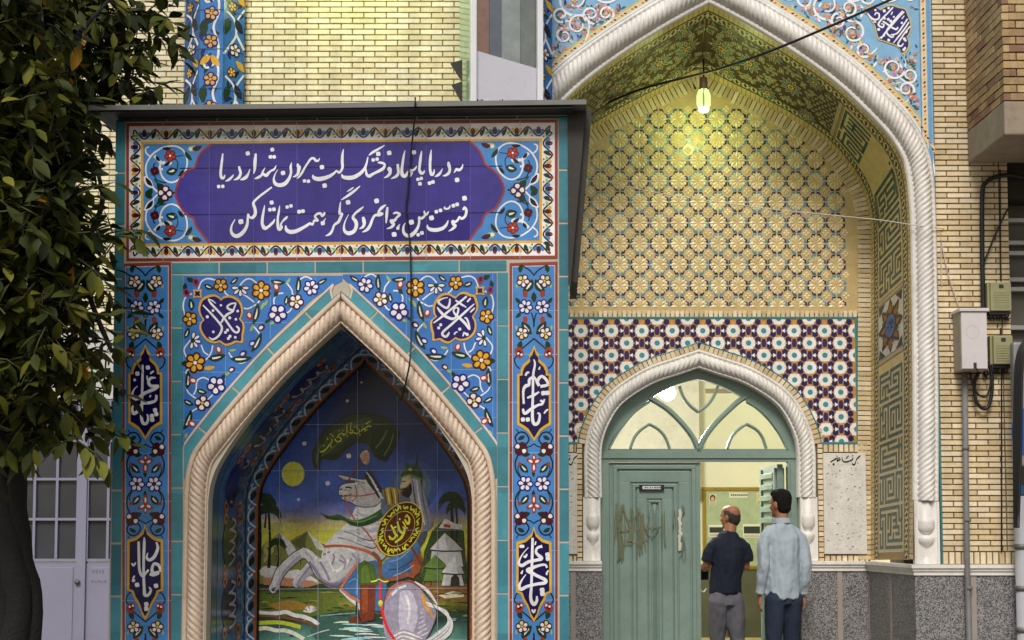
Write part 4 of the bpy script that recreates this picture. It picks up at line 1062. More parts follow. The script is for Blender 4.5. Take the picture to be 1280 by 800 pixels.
g = MB(); g.add([(bx0 + .04, .033, bz0 + .05), (bx1 - .04, .033, bz0 + .05), (bx1 - .04, .033, bz1), (bx0 + .04, .033, bz1)], [(0, 1, 2, 3)]); g.build('glass', M_GLASS, box)
m = MB()
for xx in (bx0 + .1, bx1 - .15): m.box((xx, .2, 0), (xx + .06, .26, bz0))
m.build('post', M_GREYMETAL, box)
m = MB()
for (u, v) in ((567, 80), (568.5, 107)):
    a = bl(u - 4, v, .25); c = bl(577, v - 4, .25); d = bl(577, v + 22, .25)
    m.prism([a, d, c], .22, .25)
m.build('bracket', M_DARKMETAL, box)
fm = Painter(lambda u_, v_, h: (lambda q: (q[0], .0255 - h, q[1]))(bl(u_, v_)), .0004)
for k, (u, c) in enumerate(((598, BLACK), (601, BLACK), (603.5, BLACK), (626, RED), (629, RED))): fm.ell(u, 124 + k % 2, 1.1, 1.5, 0, c, 1, 8)
fm.poly([(596, 121), (632, 121), (632, 127), (596, 127)], P_(206, 205, 214), .3); fm.build('film_print', M_TILE, box)

# --- grey gate in a low wall
gt = empty('metal_gate', Lf.o, 0, 'lavender grey metal gate with small square glass panes behind the tree trunk', 'gate')
GY = .35
GM = mat('lavender_grey_paint', (134, 133, 152), rough=.5, noise=.08, nscale=3, dirt=.08)
gl_ = lambda u, v: wl(u, v, GY)
m = MB()
X = lambda u: gl_(u, 650)[0]
Z = lambda v: gl_(70, v)[1]
us = [-40, -8, 24, 44, 72, 98]
def bars(u0, u1, vs_, us_, r=3.2):
    for v in vs_: m.box((X(u0), GY - .03, Z(v + r / 2)), (X(u1), GY + .02, Z(v - r / 2)))
    for u in us_: m.box((X(u - r / 2), GY - .031, Z(vs_[-1])), (X(u + r / 2), GY + .021, Z(vs_[0])))
bars(-40, 98, (500, 551, 599, 649, 700), us); bars(108, 150, (500, 551, 599, 649, 700), (110, 136, 150))
m.box((X(98), GY - .05, 0), (X(110), GY + .03, Z(480)), bev=.005)
m.box((X(-40), GY - .02, 0), (X(98), GY + .02, Z(704))); m.box((X(110), GY - .02, 0), (X(150), GY + .02, Z(704)))
m.box((X(50), GY - .028, .1), (X(94), GY - .0205, Z(709)), bev=.003); m.box((X(116), GY - .028, .1), (X(148), GY - .0205, Z(709)), bev=.003)
m.build('frame', GM, gt)
m = MB(); m.box((X(-40), GY + .0, Z(702)), (X(97), GY + .006, Z(500))); m.box((X(110.5), GY, Z(702)), (X(149), GY + .006, Z(500))); m.build('panes', mat('dark_gate_glass', (62, 66, 72), rough=.12, noise=.3, nscale=2), gt)
m = MB(); m.lathe([(.0, .0), (.018, .0), (.022, .02), (.0, .03)], n=10); ob = m.build('handle', M_GREYMETAL, gt); ob.rotation_euler = (R(90), 0, 0); ob.location = (X(101), GY - .05, Z(727))
m = MB()
for k in range(4): m.box((X(118 + k * 4), GY - .0295, Z(716 + k % 2)), (X(120.5 + k * 4), GY - .0284, Z(712)), P_(110, 108, 128))
for k in range(5): m.box((X(117 + k * 4), GY - .0295, Z(728)), (X(119.5 + k * 4), GY - .0284, Z(725 + k % 2)), P_(110, 108, 128))
m.box((X(116.5), GY - .0288, Z(730)), (X(138), GY - .0283, Z(710)), P_(134, 133, 152)); m.build('painted_number', mat('faded_marking', attr=True, rough=.6, noise=.1), gt)
pw = empty('gate_wall', Lf.o, 0, 'whitewashed wall over the grey gate, mostly hidden by the leafy tree', 'wall')
m = MB(); m.box((xa, .31, Z(499)), (xb, .58, 3.048)); m.build('lintel', mat('whitewash', (200, 198, 190), rough=.85, noise=.12, nscale=2, dirt=.15), pw)
m = MB(); m.box((X(150) + .001, .31, 0), (xb, .58, Z(500))); m.box((xa, .31, 0), (X(-42), .58, Z(500))); m.build('pillar', MATS['whitewash'], pw)
# ================================================================ neighbour's balcony, boxes and cables on the right-hand pier
bal = empty('brick_balcony', F.o, 0, 'brown brick balcony on a weathered concrete slab, jutting out above the shop', 'balcony')
pr = .95
xl = fl(1207.5, 150)[0]; xr_ = xl + 2.2
za_, zb3 = fl(1209, 205, 0)[1], fl(1209, 166, 0)[1]
CONC = mat('weathered_concrete', (150, 136, 118), rough=.9, noise=.3, nscale=5, bump=.3, bscale=25, dirt=.35)
m = MB(); m.box((xl, -pr, za_), (xr_, -.03, zb3), bev=.012); m.build('slab', CONC, bal)
m = MB(); m.box((xl + .02, -pr + .02, zb3), (xr_, -.03, 6.6)); m.build('joints', M_MORTAR, bal)
OB = [P_(176, 150, 110), P_(164, 138, 102), P_(184, 158, 116), P_(146, 112, 94), P_(170, 142, 106), P_(192, 166, 124), P_(178, 148, 108)]
m = MB(); h = .062; r = 0; z = zb3 + .006
while z < 6.5:
    y = -pr - (.0 if r % 2 else .105)
    while y < -.03:
        a, c = max(y, -pr), min(y + .20, -.035); cc = jit(random.choice(OB), .85, 1.1)
        j = random.uniform(-.004, .004)
        if c - a > .02: m.box((xl + j, a, z), (xl + .05, c, z + h - .011), cc)
        y += .21
    x = xl + (.0 if r % 2 == 0 else .105)
    if r % 2: 
        cc = jit(random.choice(OB), .85, 1.1); m.box((xl + .0505, -pr - .004, z), (xl + .095, -pr + .05, z + h - .011), cc)
    while x < xr_:
        cc = jit(random.choice(OB), .85, 1.1); m.box((max(x, xl + .0505), -pr + random.uniform(-.006, .002), z), (min(x + .20, xr_), -pr + .05, z + h - .011), cc); x += .21
    z += h; r += 1
m.build('bricks', mat('old_brown_brick', attr=True, rough=.9, noise=.3, nscale=12, bump=.5, bscale=70, spec=.2, dirt=.35), bal)

# shop front right of the pier
shop = empty('shuttered_shop', F.o, 0, 'grey shuttered window and dark doorway at the far edge, beyond the brick pier', 'shop front')
sx0 = XR + .012; sx1 = sx0 + 1.6
m = MB()
m.box((sx0, .30, 0), (sx1, .34, 4.4), P_(86, 84, 78)); m.build('blind', mat('grey_blind', (104, 100, 92), rough=.7, noise=.2, nscale=4), shop)
m = MB()
for v in (252, 276, 304, 317, 350, 362, 410):
    zz = fl(1272, v, .25)[1]; m.box((sx0, .22, zz - .018), (sx1, .299, zz + .018), bev=.004)
m.box((sx0, .2, 0), (sx0 + .05, .299, fl(1272, 250)[1]))
m.build('frame', mat('grey_aluminium', (176, 174, 170), rough=.4, metal=.3, noise=.1), shop)
m = MB(); m.box((sx0, .02, fl(1270, 248)[1]), (sx1, .3, za_ + .9)); m.build('lintel', mat('dark_lintel', (46, 42, 34), rough=.9), shop)
# blue panel sign and objects low down
sg_ = empty('shop_sign', F.o, 0, 'grey sign box with a blue oval, cut by the right edge of the picture', 'sign')
a, c = fl(1268, 583, -.3), fl(1330, 428, -.3)
m = MB(); m.box((a[0], -.34, a[1]), (c[0], -.24, c[1]), bev=.02); m.build('case', mat('grey_sign_plastic', (136, 134, 134), rough=.4, noise=.1), sg_)
m = MB(); ex, ez = fl(1285, 540, -.34); m.add([(ex + .13 * math.cos(t * .2094), -.345, ez + .19 * math.sin(t * .2094)) for t in range(30)], [tuple(range(30))]); m.build('blue_oval', mat('blue_sign_print', (40, 84, 160), rough=.3, noise=.1), sg_)
cb = MB()
for k in range(5):
    o = k * 2.0
    P = [fl(1268.5 + o * .5, 660, -.36 - k * .012), fl(1268 + o, 560, -.36 - k * .012), fl(1269 + o, 480, -.36 - k * .012), fl(1272 + o, 445, -.36 - k * .012), fl(1282 + o, 425 + o, -.36 - k * .012), fl(1300, 418 + o, -.36)]
    cb.tube([F.world(x, -.36 - k * .012, z) for x, z in cat_rom(P, n=4)], .012, 6)
tag(cb.build('cable_bundle', M_CABLE), 'bundle of thick black cables bending over the grey sign box at the far edge', 'cable')
pole = empty('drain_pipe', (0, DF, 0), 0, 'pale grey vertical pipe beside the plinth at the far right edge', 'pipe')
m = MB(); px_2 = fl(1277, 700, -.15)[0]; m.tube([(px_2, -.15, 0), (px_2, -.15, fl(1277, 620, -.15)[1])], .05, 14); m.build('tube', mat('grey_pvc', (160, 160, 164), rough=.5, noise=.1), pole)
for v in (683, 735, 787):
    m = MB(); z = fl(1277, v, -.15)[1]; m.lathe([(.051, z - .02), (.06, z - .018), (.06, z + .018), (.051, z + .02)], px_2, -.15, 14); m.build('clip', M_GREYMETAL, pole)
st_ = MB(); a, c = fl(1266.5, 660, .1), fl(1285, 612, .1); st_.box((a[0], .08, a[1]), (c[0], .12, c[1]), P_(140, 66, 40)); a, c = fl(1266.5, 640, .06), fl(1285, 620, .06); st_.box((a[0], .05, a[1]), (c[0], .079, c[1]), P_(214, 214, 210)); a, c = fl(1266.5, 618, .05), fl(1285, 607, .05); st_.box((a[0], .03, a[1]), (c[0], .049, c[1]), P_(60, 140, 200))
o = st_.build('poster_stack', mat('printed_board', attr=True, rough=.6, noise=.2), None); o.location = F.o; tag(o, 'blue, white and brown printed boards leaning beyond the corner of the pier', 'posters')

# steel cabinet, conduit, junction boxes, cables
cab = empty('meter_cabinet', F.o, 0, 'pale pink grey steel cabinet fixed on the brick pier above a conduit', 'cabinet')
CP = mat('pale_steel_paint', (206, 198, 198), rough=.42, noise=.08, nscale=4, dirt=.10)
d = -.22
a, c = fl(1201.5, 463, d), fl(1233, 386.5, d)
m = MB(); m.box((a[0], d, a[1]), (c[0], -.015, c[1]), bev=.006); m.build('casing', mat('cabinet_side_paint', (158, 146, 132), rough=.5, noise=.15, dirt=.2), cab)
m = MB(); m.box((a[0] + .004, d - .016, a[1] + .012), (c[0] - .004, d - .0005, c[1] - .024), bev=.004); dr = m.build('door', CP, cab)
m = MB(); m.box((a[0] - .012, d - .03, c[1] - .02), (c[0] + .012, -.012, c[1] + .006), bev=.004); m.build('lid', CP, cab)
m = MB(); xm_ = fl(1218, 460, d)[0]; m.box((xm_ - .012, d - .026, a[1] + .02), (xm_ + .012, d - .0165, a[1] + .06), bev=.003); m.tube([(xm_, d - .03, a[1] + .02), (xm_ + .02, d - .03, a[1] - .01)], .005); m.build('lock', M_DARKMETAL, dr)
m = MB(); ex, ez = fl(1216, 415, d - .02)
for k in range(24):
    t0, t1 = k * .2618, (k + 1) * .2618; ro, ri = .055, .050
    m.add([(ex + ri * math.cos(t0), d - .0168, ez + ri * math.sin(t0)), (ex + ro * math.cos(t0), d - .0168, ez + ro * math.sin(t0)), (ex + ro * math.cos(t1), d - .0168, ez + ro * math.sin(t1)), (ex + ri * math.cos(t1), d - .0168, ez + ri * math.sin(t1))], [(0, 1, 2, 3)])
m.build('embossed_ring', mat('ring_mark', (186, 176, 176), rough=.5, noise=0), dr)
cdt = MB(); xc = fl(1208, 600, -.07)[0]; cdt.tube([F.world(xc, -.07, -.0), F.world(xc - .01, -.07, 1.2), F.world(xc + .005, -.07, fl(1208, 466, -.07)[1])], .024, 12)
for v in (560, 650, 735): z = fl(1208, v, -.07)[1]; cdt.lathe([(.024, z - .015), (.03, z - .014), (.03, z + .014), (.024, z + .015)], F.o.x + xc, F.o.y - .07, 12)
tag(cdt.build('conduit', mat('grey_conduit', (112, 110, 108), rough=.6, noise=.25, nscale=12, dirt=.25)), 'grey metal conduit pipe running down the pier from the steel cabinet', 'pipe')
JB = mat('olive_grey_plastic', (150, 146, 108), rough=.5, noise=.08, nscale=6, dirt=.15)
for (u0, v0, u1, v1), look in (((1235, 352.5, 1263.5, 389.5), 'olive grey slotted junction box on the pier, upper of the pair'), ((1238.5, 419, 1265.5, 456), 'olive grey slotted junction box on the pier, lower of the pair')):
    d = -.09; a, c = fl(u0, v1, d), fl(u1, v0, d)
    j = empty('junction_box', F.o, 0, look, 'junction box', 'junction boxes on the brick pier')
    m = MB(); m.box((a[0], d + .01, a[1]), (c[0], -.014, c[1]), bev=.006); m.build('back', JB, j)
    m = MB(); m.box((a[0] + .018, d - .02, a[1] + .004), (c[0] - .004, d + .0095, c[1] - .004), bev=.008)
    for k in range(7): zz = a[1] + .03 + k * .020; m.box((a[0] + .04, d - .0235, zz), (c[0] - .02, d - .0205, zz + .009))
    m.build('cover', JB, j)
    xm_ = (a[0] + c[0]) / 2 + .01; m = MB(); m.box((xm_ - .018, d - .024, c[1] - .052), (xm_ + .018, d - .0205, c[1] - .024)); m.build('sticker', mat('black_label', (34, 36, 38), rough=.5, noise=.1), j)
    m = MB()
    for k in range(7): xx = a[0] + .02 + k * .024; m.tube([(xx, d + .03, a[1] + .01), (xx + random.uniform(-.01, .01), d + .02, a[1] - .03), (xx + random.uniform(-.02, .03), d + .03, a[1] - .055), (xx + .02, -.03, a[1] - .06)], .007, 6)
    m.box((a[0] + .01, d + .0, a[1] - .022), (c[0] - .01, -.02, a[1] - .001)); m.build('wiring', M_CABLE, j)
def wire(name, px, r, look, cat, d=None, n=5, m_=None):
    mb = MB(); P = []
    for p in cat_rom([(q[0], q[1], q[2] if len(q) > 2 else d) for q in px], n=n):
        x, z = fl(p[0], p[1], p[2]); P.append(F.world(x, p[2], z))
    mb.tube(P, r, 7); return tag(mb.build(name, m_ or M_CABLE), look, cat)
wire('wall_cable', [(1280, 222), (1262, 219), (1245, 221), (1233, 228), (1228, 240), (1227.5, 300), (1229, 380), (1232, 460), (1233, 470)], .019, 'thick black cable trunk running down the pier beside the steel cabinet', 'cable', -.05)
wire('wall_cable', [(1262, 258), (1255, 270), (1243, 296), (1234, 318), (1229, 330)], .008, 'thin black wire slanting from the corner of the pier down to the thick cable', 'cable', -.04)
wire('wall_cable', [(1250, 212), (1250.5, 300), (1251, 350)], .006, 'thin dark wire running straight down the pier above the junction boxes', 'cable', -.02)
wire('wall_cable', [(1252, 458), (1252, 560), (1252, 690)], .006, 'thin dark wire running straight down the pier below the junction boxes', 'cable', -.02)
wire('cable_loop', [(1226, 462), (1219, 475), (1218, 490), (1221, 503), (1229, 511), (1236, 507), (1240, 490), (1240, 470), (1237, 455)], .014, 'thick black cable hanging in a loop beneath the steel cabinet', 'cable', -.07)
wire('cable_loop', [(1212, 464), (1216, 480), (1222, 492), (1232, 496), (1238, 482), (1240, 462), (1246, 445), (1250, 425), (1251, 410)], .008, 'thinner black cable looping from under the cabinet up between the junction boxes', 'cable', -.085)
wire('thin_wire', [(1176, 292), (1176.5, 330), (1177, 356), (1180, 352)], .004, 'short pale wire hanging down the bricks near the blue edge line', 'wire', -.02, m_=mat('pale_wire', (190, 184, 172), rough=.6, noise=0))
wire('thin_wire', [(1176, 300), (1186, 345), (1199, 384)], .004, 'thin pale wire slanting down to the top of the steel cabinet', 'wire', -.03, m_=MATS['pale_wire'])
wire('thin_wire', [(722, 219, .92), (760, 227, .9), (810, 239, .86), (880, 250, .7), (960, 261, .5), (1040, 269, .3), (1100, 275, .1), (1140, 281, -.06), (1172, 285, -.04), (1180, 286, -.02)], .0042, 'thin white wire strung across the star patterned recess wall', 'wire', m_=mat('white_wire', (190, 184, 174), rough=.6, noise=0))
# --- hanging bulb and its supply cable
wire('power_cable', [(1130, -8, -.9), (1085, 12, -.8), (1030, 36, -.62), (960, 65, -.3), (900, 86, .1), (860, 96, .3), (800, 112, .5), (750, 133, .7), (722, 146, .8)], .0105, 'black power cable slung across the front of the great arch', 'cable')
bx_, bz_ = fl(879.5, 124, .55)
pend = empty('hanging_bulb', F.world(bx_, .55, 0), 0, 'glowing greenish caged bulb hanging under the apex of the great arch', 'lamp')
m = MB(); m.tube([(0, 0, bz_ + .16), (.004, 0, bz_ + .35)], .008, 6); m.build('flex', M_CABLE, pend)
m = MB(); m.lathe([(.022, bz_ + .19), (.034, bz_ + .185), (.036, bz_ + .11), (.042, bz_ + .085), (.03, bz_ + .08)], n=16); m.build('socket', mat('brown_socket', (120, 92, 70), rough=.5, noise=.1), pend)
m = MB()
for k in range(6):
    a = k * math.pi / 3; m.tube([(.030 * math.cos(a), .030 * math.sin(a), bz_ + .085), (.050 * math.cos(a), .050 * math.sin(a), bz_ + .03), (.050 * math.cos(a), .050 * math.sin(a), bz_ - .045), (.032 * math.cos(a), .032 * math.sin(a), bz_ - .088)], .0105, 8)
m.build('tubes', emit_mat('fluorescent_tube', (.50, .95, .22), 1.0), pend)
m = MB(); m.lathe([(.001, bz_ - .115), (.03, bz_ - .11), (.044, bz_ - .095), (.040, bz_ - .075), (.01, bz_ - .07)], n=16); m.build('lens', emit_mat('fluorescent_tip', (.75, 1.0, .62), 9), pend)
ld = bpy.data.lights.new('bulb_light', 'POINT'); ld.energy = 6.5; ld.color = (.82, 1.0, .36); ld.shadow_soft_size = .06
lo = bpy.data.objects.new('bulb_light', ld); col.objects.link(lo); lo.parent = pend; lo.location = (0, -.03, bz_ - .17)

# a second bulb of the same kind hangs over the brick wall above the picture and lights the top of it
p2 = pend.copy(); col.objects.link(p2); p2.location = (-1.28, 11.30, 6.02 - bz_)
for ch in list(pend.children):
    c_ = ch.copy(); col.objects.link(c_); c_.parent = p2
tag(pend, group='caged bulbs outside'); tag(p2, 'glowing greenish bulb over the pale brick wall behind the kiosk roof', 'lamp', 'caged bulbs outside')
# ================================================================ the tiled kiosk in front
KY = 6.86
K = Frame((425 - PPX) / FPX * KY, KY, R(-2))
kiosk = empty('tiled_kiosk', K.o, K.yaw, 'small shrine kiosk clad in blue floral tiles with a pointed niche and grey sheet roof', 'kiosk')
kl = lambda u, v, d=0.0: K.loc(u, v, d)
KX0, KX1 = kl(141.5, 480)[0], kl(710, 480)[0]
KTOP = kl(425, 146.5)[1]; ND = .84
def kfront(u, v, h):
    x, z = K.loc(u, v); return (x, -.002 - h, z)
KIN = [(590, 1080), (590, 800), (590, 640), (589.5, 622), (587, 604), (581, 586), (570, 566), (556, 545), (540, 523), (510, 486), (470, 445), (425, 404)]
KOUT = [(620, 1080), (620, 800), (620, 640), (619.5, 612), (617, 588), (611, 567), (600, 550), (570, 512), (540, 477), (510, 444), (469, 405), (425, 364)]
kin = resample(cat_rom([kl(*p) for p in KIN], n=8), .02); kin[-1] = (0.0, kin[-1][1])
kout = resample(cat_rom([kl(*p) for p in KOUT], n=8), .005); kout[-1] = (0.0, kout[-1][1])
kin = [(x, max(z, .0)) for x, z in kin]; kout = [p for p in kout if p[1] > .02]
inner_loop = [(x, z) for x, z in kin] + [(-x, z) for x, z in kin[-2::-1]]      # right foot, apex, left foot
zb = .0
outline = [(KX0, zb), (KX0, KTOP), (KX1, KTOP), (KX1, zb), (kin[0][0], zb)] + inner_loop + [(-kin[0][0], zb)]
b = MB(); b.prism(outline[::-1], 0, ND, GROUT)
b.box((KX0, ND + .001, 0), (KX1, 1.45, KTOP), GROUT)
b.build('body', mat('beige_grout', attr=True, rough=.9, noise=.2), kiosk)

# --- turquoise edging tiles
def quad_run(P, a0, a1, b0, b1, n, gap, L=1, cols=(TURQ, TURQ2)):
    """tiles along a strip whose edges run a0->b0 and a1->b1 (px)"""
    for i in range(n):
        t0 = (i + gap / 2) / n; t1 = (i + 1 - gap / 2) / n
        f = lambda p, q, t: (p[0] + (q[0] - p[0]) * t, p[1] + (q[1] - p[1]) * t)
        k = random.random(); cc = tuple(x * (1 - k) + y * k for x, y in zip(*cols)); s = .88 + .24 * random.random()
        P.poly([f(a0, b0, t0), f(a1, b1, t0), f(a1, b1, t1), f(a0, b0, t1)], tuple(x * s for x in cc), L)
for args, kw in ((((145, 150), (157, 150), (136, 1010), (148.5, 1010), 13, .04), {}), (((698.5, 146), (710, 146), (700, 1010), (712, 1010), 13, .04), {}), (((214, 329), (214, 342), (634, 325.5), (634, 338.5), 7, .03), {}),
                 (((215, 343), (228.5, 343), (213.5, 1010), (228.5, 1010), 10, .03), {}), (((622, 340), (635, 340), (621.5, 1010), (635, 1010), 10, .03), {}), (((146, 149.5), (146, 152.5), (709, 145), (709, 148), 9, .02), dict(cols=(P_(44, 92, 88), P_(36, 78, 78))))):  # last row, under the roof: its shadow is put into the darker tile colours
    e = Painter(kfront); quad_run(e, *args, **kw); e.build('edging_tiles', M_TILE, kiosk)
# sloping row round the arch
sl_ = Painter(lambda x, z, h: (x, -.002 - h, z), .0006)
pts = [p for p in kout if p[1] > kl(600, 600)[1]]
tot = 0; seg = []; acc = [0]
for p, q in zip(pts, pts[1:]): acc.append(acc[-1] + math.dist(p, q))
def nrm(ps, i):
    a = ps[max(0, i - 1)]; c = ps[min(len(ps) - 1, i + 1)]; dx, dz = c[0] - a[0], c[1] - a[1]; l = math.hypot(dx, dz); return dz / l, -dx / l
TL = .235
for sg in (1, -1):
    for k in range(int(acc[-1] / TL) + 1):
        idx = [i for i, s in enumerate(acc) if k * TL + .004 <= s <= (k + 1) * TL - .004]
        if len(idx) < 2: continue
        lo = []; hi = []
        for i in idx:
            nx, nz = nrm(pts, i); x, z = pts[i]
            for lst, o in ((lo, .001), (hi, .046)):
                xx = min(x + nx * o, kl(621.5, 480)[0]); xx = max(xx, .0); lst.append((sg * xx, z + nz * o))
        s = .88 + .24 * random.random()
        sl_.poly(lo + hi[::-1], tuple(c * s for c in TURQ), 1)
    for i in range(len(pts) - 1):
        q = []
        for j, o in ((i, .048), (i + 1, .048), (i + 1, .057), (i, .057)):
            nx, nz = nrm(pts, j); q.append((sg * max(0, min(pts[j][0] + nx * o, kl(621.5, 480)[0])), pts[j][1] + nz * o))
        sl_.poly(q, P_(222, 198, 178), 2)
sl_.build('arch_edging_tiles', M_TILE, kiosk)

# --- rope moulding round the niche
RW = .103
sweep_arch(kout, 0.0, rope_profile([(0, -.01), (0, .018), (.020, .020), (.022, .012)], .022, .037, .031, 2.6, .28, [(.097, .012), (.098, .014), (RW, .012), (RW + .001, -.02), (RW + .001, -.09)], n=22, slant=-1.0),
           0.0, name='arch_moulding', mat=M_CREAMSTONE, parent=kiosk)

# --- inscription banner
bn = empty('inscription_banner', (0, 0, 0)); bn.parent = kiosk
P = Painter(kfront)
P.poly([(158, 326.5), (158, 154), (697, 149.5), (697, 323.5)], BRICKRED, 1)
P.poly([(161.5, 323), (161.5, 158), (693.5, 153.5), (693.5, 319.5)], WHITE, 2)
P.poly([(176.3, 308), (176.3, 177.5), (677.5, 173), (677.5, 304)], YEL, 3)
P.poly([(179.5, 304.7), (179.5, 180.3), (674.3, 176), (674.3, 300.8)], BLUE2, 4)
lend = [(490, 135), (430, 180), (402, 240), (393, 265), (350, 285), (310, 330), (288, 404), (305, 466), (345, 522), (385, 545), (402, 590), (440, 640), (474, 684)]
rend = [(45, 132), (100, 180), (128, 245), (140, 262), (180, 290), (215, 335), (232, 387), (215, 440), (180, 490), (130, 520), (115, 565), (80, 610), (50, 654)]
LE = [(155 + x / 4.444, 150 + y / 4.444) for x, y in lend]; RE = [(575 + x / 4.21, 145 + y / 4.21) for x, y in rend]
LEs, REs = cat_rom(LE, n=3), cat_rom(RE, n=3)
PURP = P_(64, 56, 140); PURPD = P_(44, 30, 120)
# the field is laid tile by tile, each fired a little differently
def clip_col(poly, x0, x1):
    def half(ps, x, keep):
        out = []
        for a, c in zip(ps, ps[1:] + ps[:1]):
            ia, ic = keep * (a[0] - x) >= 0, keep * (c[0] - x) >= 0
            if ia: out.append(a)
            if ia != ic:
                t = (x - a[0]) / (c[0] - a[0]); out.append((x, a[1] + (c[1] - a[1]) * t))
        return out
    return half(half(poly, x0, 1), x1, -1)
field = LEs + REs[::-1]
cuts = [200, 262, 317, 371.5, 426, 479.5, 533, 588, 650]
for i in range(len(cuts) - 1):
    q = clip_col(field, cuts[i], cuts[i + 1])
    if len(q) > 2: P.poly(q, PURP, 5)
    s = [.9, 1, 1.05, .95, 1, .98, 1.0, .9][i]
# darker firing in the lower right tiles and along joints
for i, (a, c) in enumerate(zip(cuts, cuts[1:])):
    for y0, y1, kk in ((180, 209, 0), (209, 267, 1), (267, 302, 2)):
        if a < 255 or c > 590: continue
        dy = -(a - 425) * .008
        d = .15 if not (kk == 2 and a > 470) else .95
        d = min(1, d + .25 * random.random())
        cc = tuple(x * (1 - d) + y * d for x, y in zip(PURP, PURPD))
        P.poly([(a + .4, y0 + dy + .5), (c - .4, y0 + dy + .5), (c - .4, y1 + dy - .5), (a + .4, y1 + dy - .5)], cc, 6)
for y in (209, 267):
    P.stroke([(225, y + 1.6), (340, y + .9), (460, y), (628, y - 1.2)], P_(34, 22, 84), 8, 1.3)
for x in cuts[1:-1]: P.stroke([(x, 180), (x - .2, 240), (x, 303 - (x - 200) * .006)], P_(92, 84, 160), 8, .7)
P.stroke(LE, RED, 9, 2.4); P.stroke(RE, RED, 9, 2.4)
# scroll work at both ends
def banner_end(T):
    P.T = T
    for fl in (0, 1):
        y = (lambda v: 816 - v) if fl else (lambda v: v)
        sg = -1 if fl else 1
        S = lambda pts, c, w, L=6: P.stroke([(a, y(b_)) for a, b_ in pts], c, L, w)
        S([(190, 404), (152, 362), (126, 305), (124, 252), (148, 205), (180, 175), (225, 152), (285, 146), (332, 172), (352, 225), (340, 290), (300, 335), (258, 347), (220, 325), (202, 280), (206, 245), (228, 232)], WHITE, 9)
        S([(140, 150), (122, 160), (125, 185), (150, 205)], WHITE, 8)
        S([(170, 200), (205, 235), (250, 245), (262, 232)], WHITE, 16); S([(205, 240), (200, 270), (218, 275)], WHITE, 12)
        P.leaf(140, y(345), 80, 30, sg * .9, WHITE, None, 6); P.leaf(142, y(345), 60, 18, sg * .9, BLACK, None, 7)
        for (a, b_, l, an) in ((240, 157, 50, 0), (318, 295, 45, -.9), (240, 243, 40, -.5), (190, 215, 36, .9)):
            P.leaf(a, y(b_), l, 14, sg * an, BLACK, None, 8)
        S([(235, 350), (180, 330), (165, 260), (175, 240)], GREEN, 7); S([(215, 385), (170, 330)], GREEN, 8, 7)
        S([(280, 210), (300, 240), (290, 290), (262, 300)], GREEN, 6); S([(275, 205), (330, 198)], GREEN, 5)
        P.leaf(265, y(282), 60, 34, sg * -.3, GREEN, WHITE, 8); P.leaf(205, y(370), 50, 30, sg * .8, GREEN, None, 8); P.leaf(140, y(400), 50, 26, sg * -.8, GREEN, None, 8)
        P.flower(258, y(200), 32, 5, P_(176, 62, 48), P_(120, 36, 34), WHITE, .4, 8); P.flower(172, y(285), 24, 4, WINE, WINE, RED, .4, 8)
        P.ell(380, y(160), 26, 17, sg * -.2, LGREEN, 8, 10); P.ell(372, y(162), 11, 11, 0, WHITE, 10, 8); P.leaf(405, y(155), 60, 20, sg * -.3, WINE, None, 9)
        P.leaf(360, y(200), 60, 18, sg * .9, GREEN, None, 8)
    P.flower(230, 408, 40, 4, WHITE, WINE, COBALT, .1, 10); P.stroke([(255, 408), (288, 404)], BLACK, 8, 8)
    P.T = lambda u, v: (u, v)
banner_end(zoomT(155, 150, 4.444))
banner_end(lambda u, v: (854 - (155 + u / 4.444), 150 - 3.6 + v / 4.444))
# the vine border
def vine(T, ln, n):
    P.T = T; st = ln / n
    for i in range(n):
        s = (i + .5) * st; al = i % 2
        P.stroke([(s - st * .5, 1.0), (s - st * .44, -4.4), (s - st * .12, 5.2), (s + st * .12, 5.2), (s + st * .44, -4.4), (s + st * .5, 1.0)], BLACK, 4, 1.9)
        for d in (-1, 1):
            P.ell(s + d * 3.9, -.6 if al else 1, 4.0, 2.3, d * -.9, YEL if al else P_(70, 130, 190), 5, 8)
        P.ell(s, .6 if al else -.5, 2.9, 5.0, 0, WINE, 6, 10); P.ell(s, -2.6 if al else -3.8, 1.1, 1.6, 0, RED, 7, 8)
        P.leaf(s + st * .43, 2.2, 9, 4, 1.9, GREEN, None, 6); P.leaf(s - st * .36, 1.5, 6, 2.6, -.6, LGREEN, None, 5)
        P.dot(s + st * .5, -4.6, 3.2, RED, 6); P.dot(s - st * .30, 6.0, 2.0, RED, 6)
    P.T = lambda u, v: (u, v)
tilt = -4.4 / 536
vine(lambda s, t: (167 + s, 167.6 + tilt * s + t), 520, 19)
vine(lambda s, t: (167 + s, 315.4 + tilt * .9 * s - t), 520, 19)
vine(lambda s, t: (168.8 + t, 170 + s), 142, 5)
vine(lambda s, t: (685.6 - t, 165 + s), 142, 5)
for x in (204, 262, 317, 371, 426, 480, 533, 588, 650):
    for a, c in ((150.5, 176), (305, 325)): P.stroke([(x, a + 3.5 + tilt * (x - 158)), (x, c + tilt * (x - 425))], P_(196, 190, 184), 9, .6)
P.build('banner_tiles', M_TILE, bn)

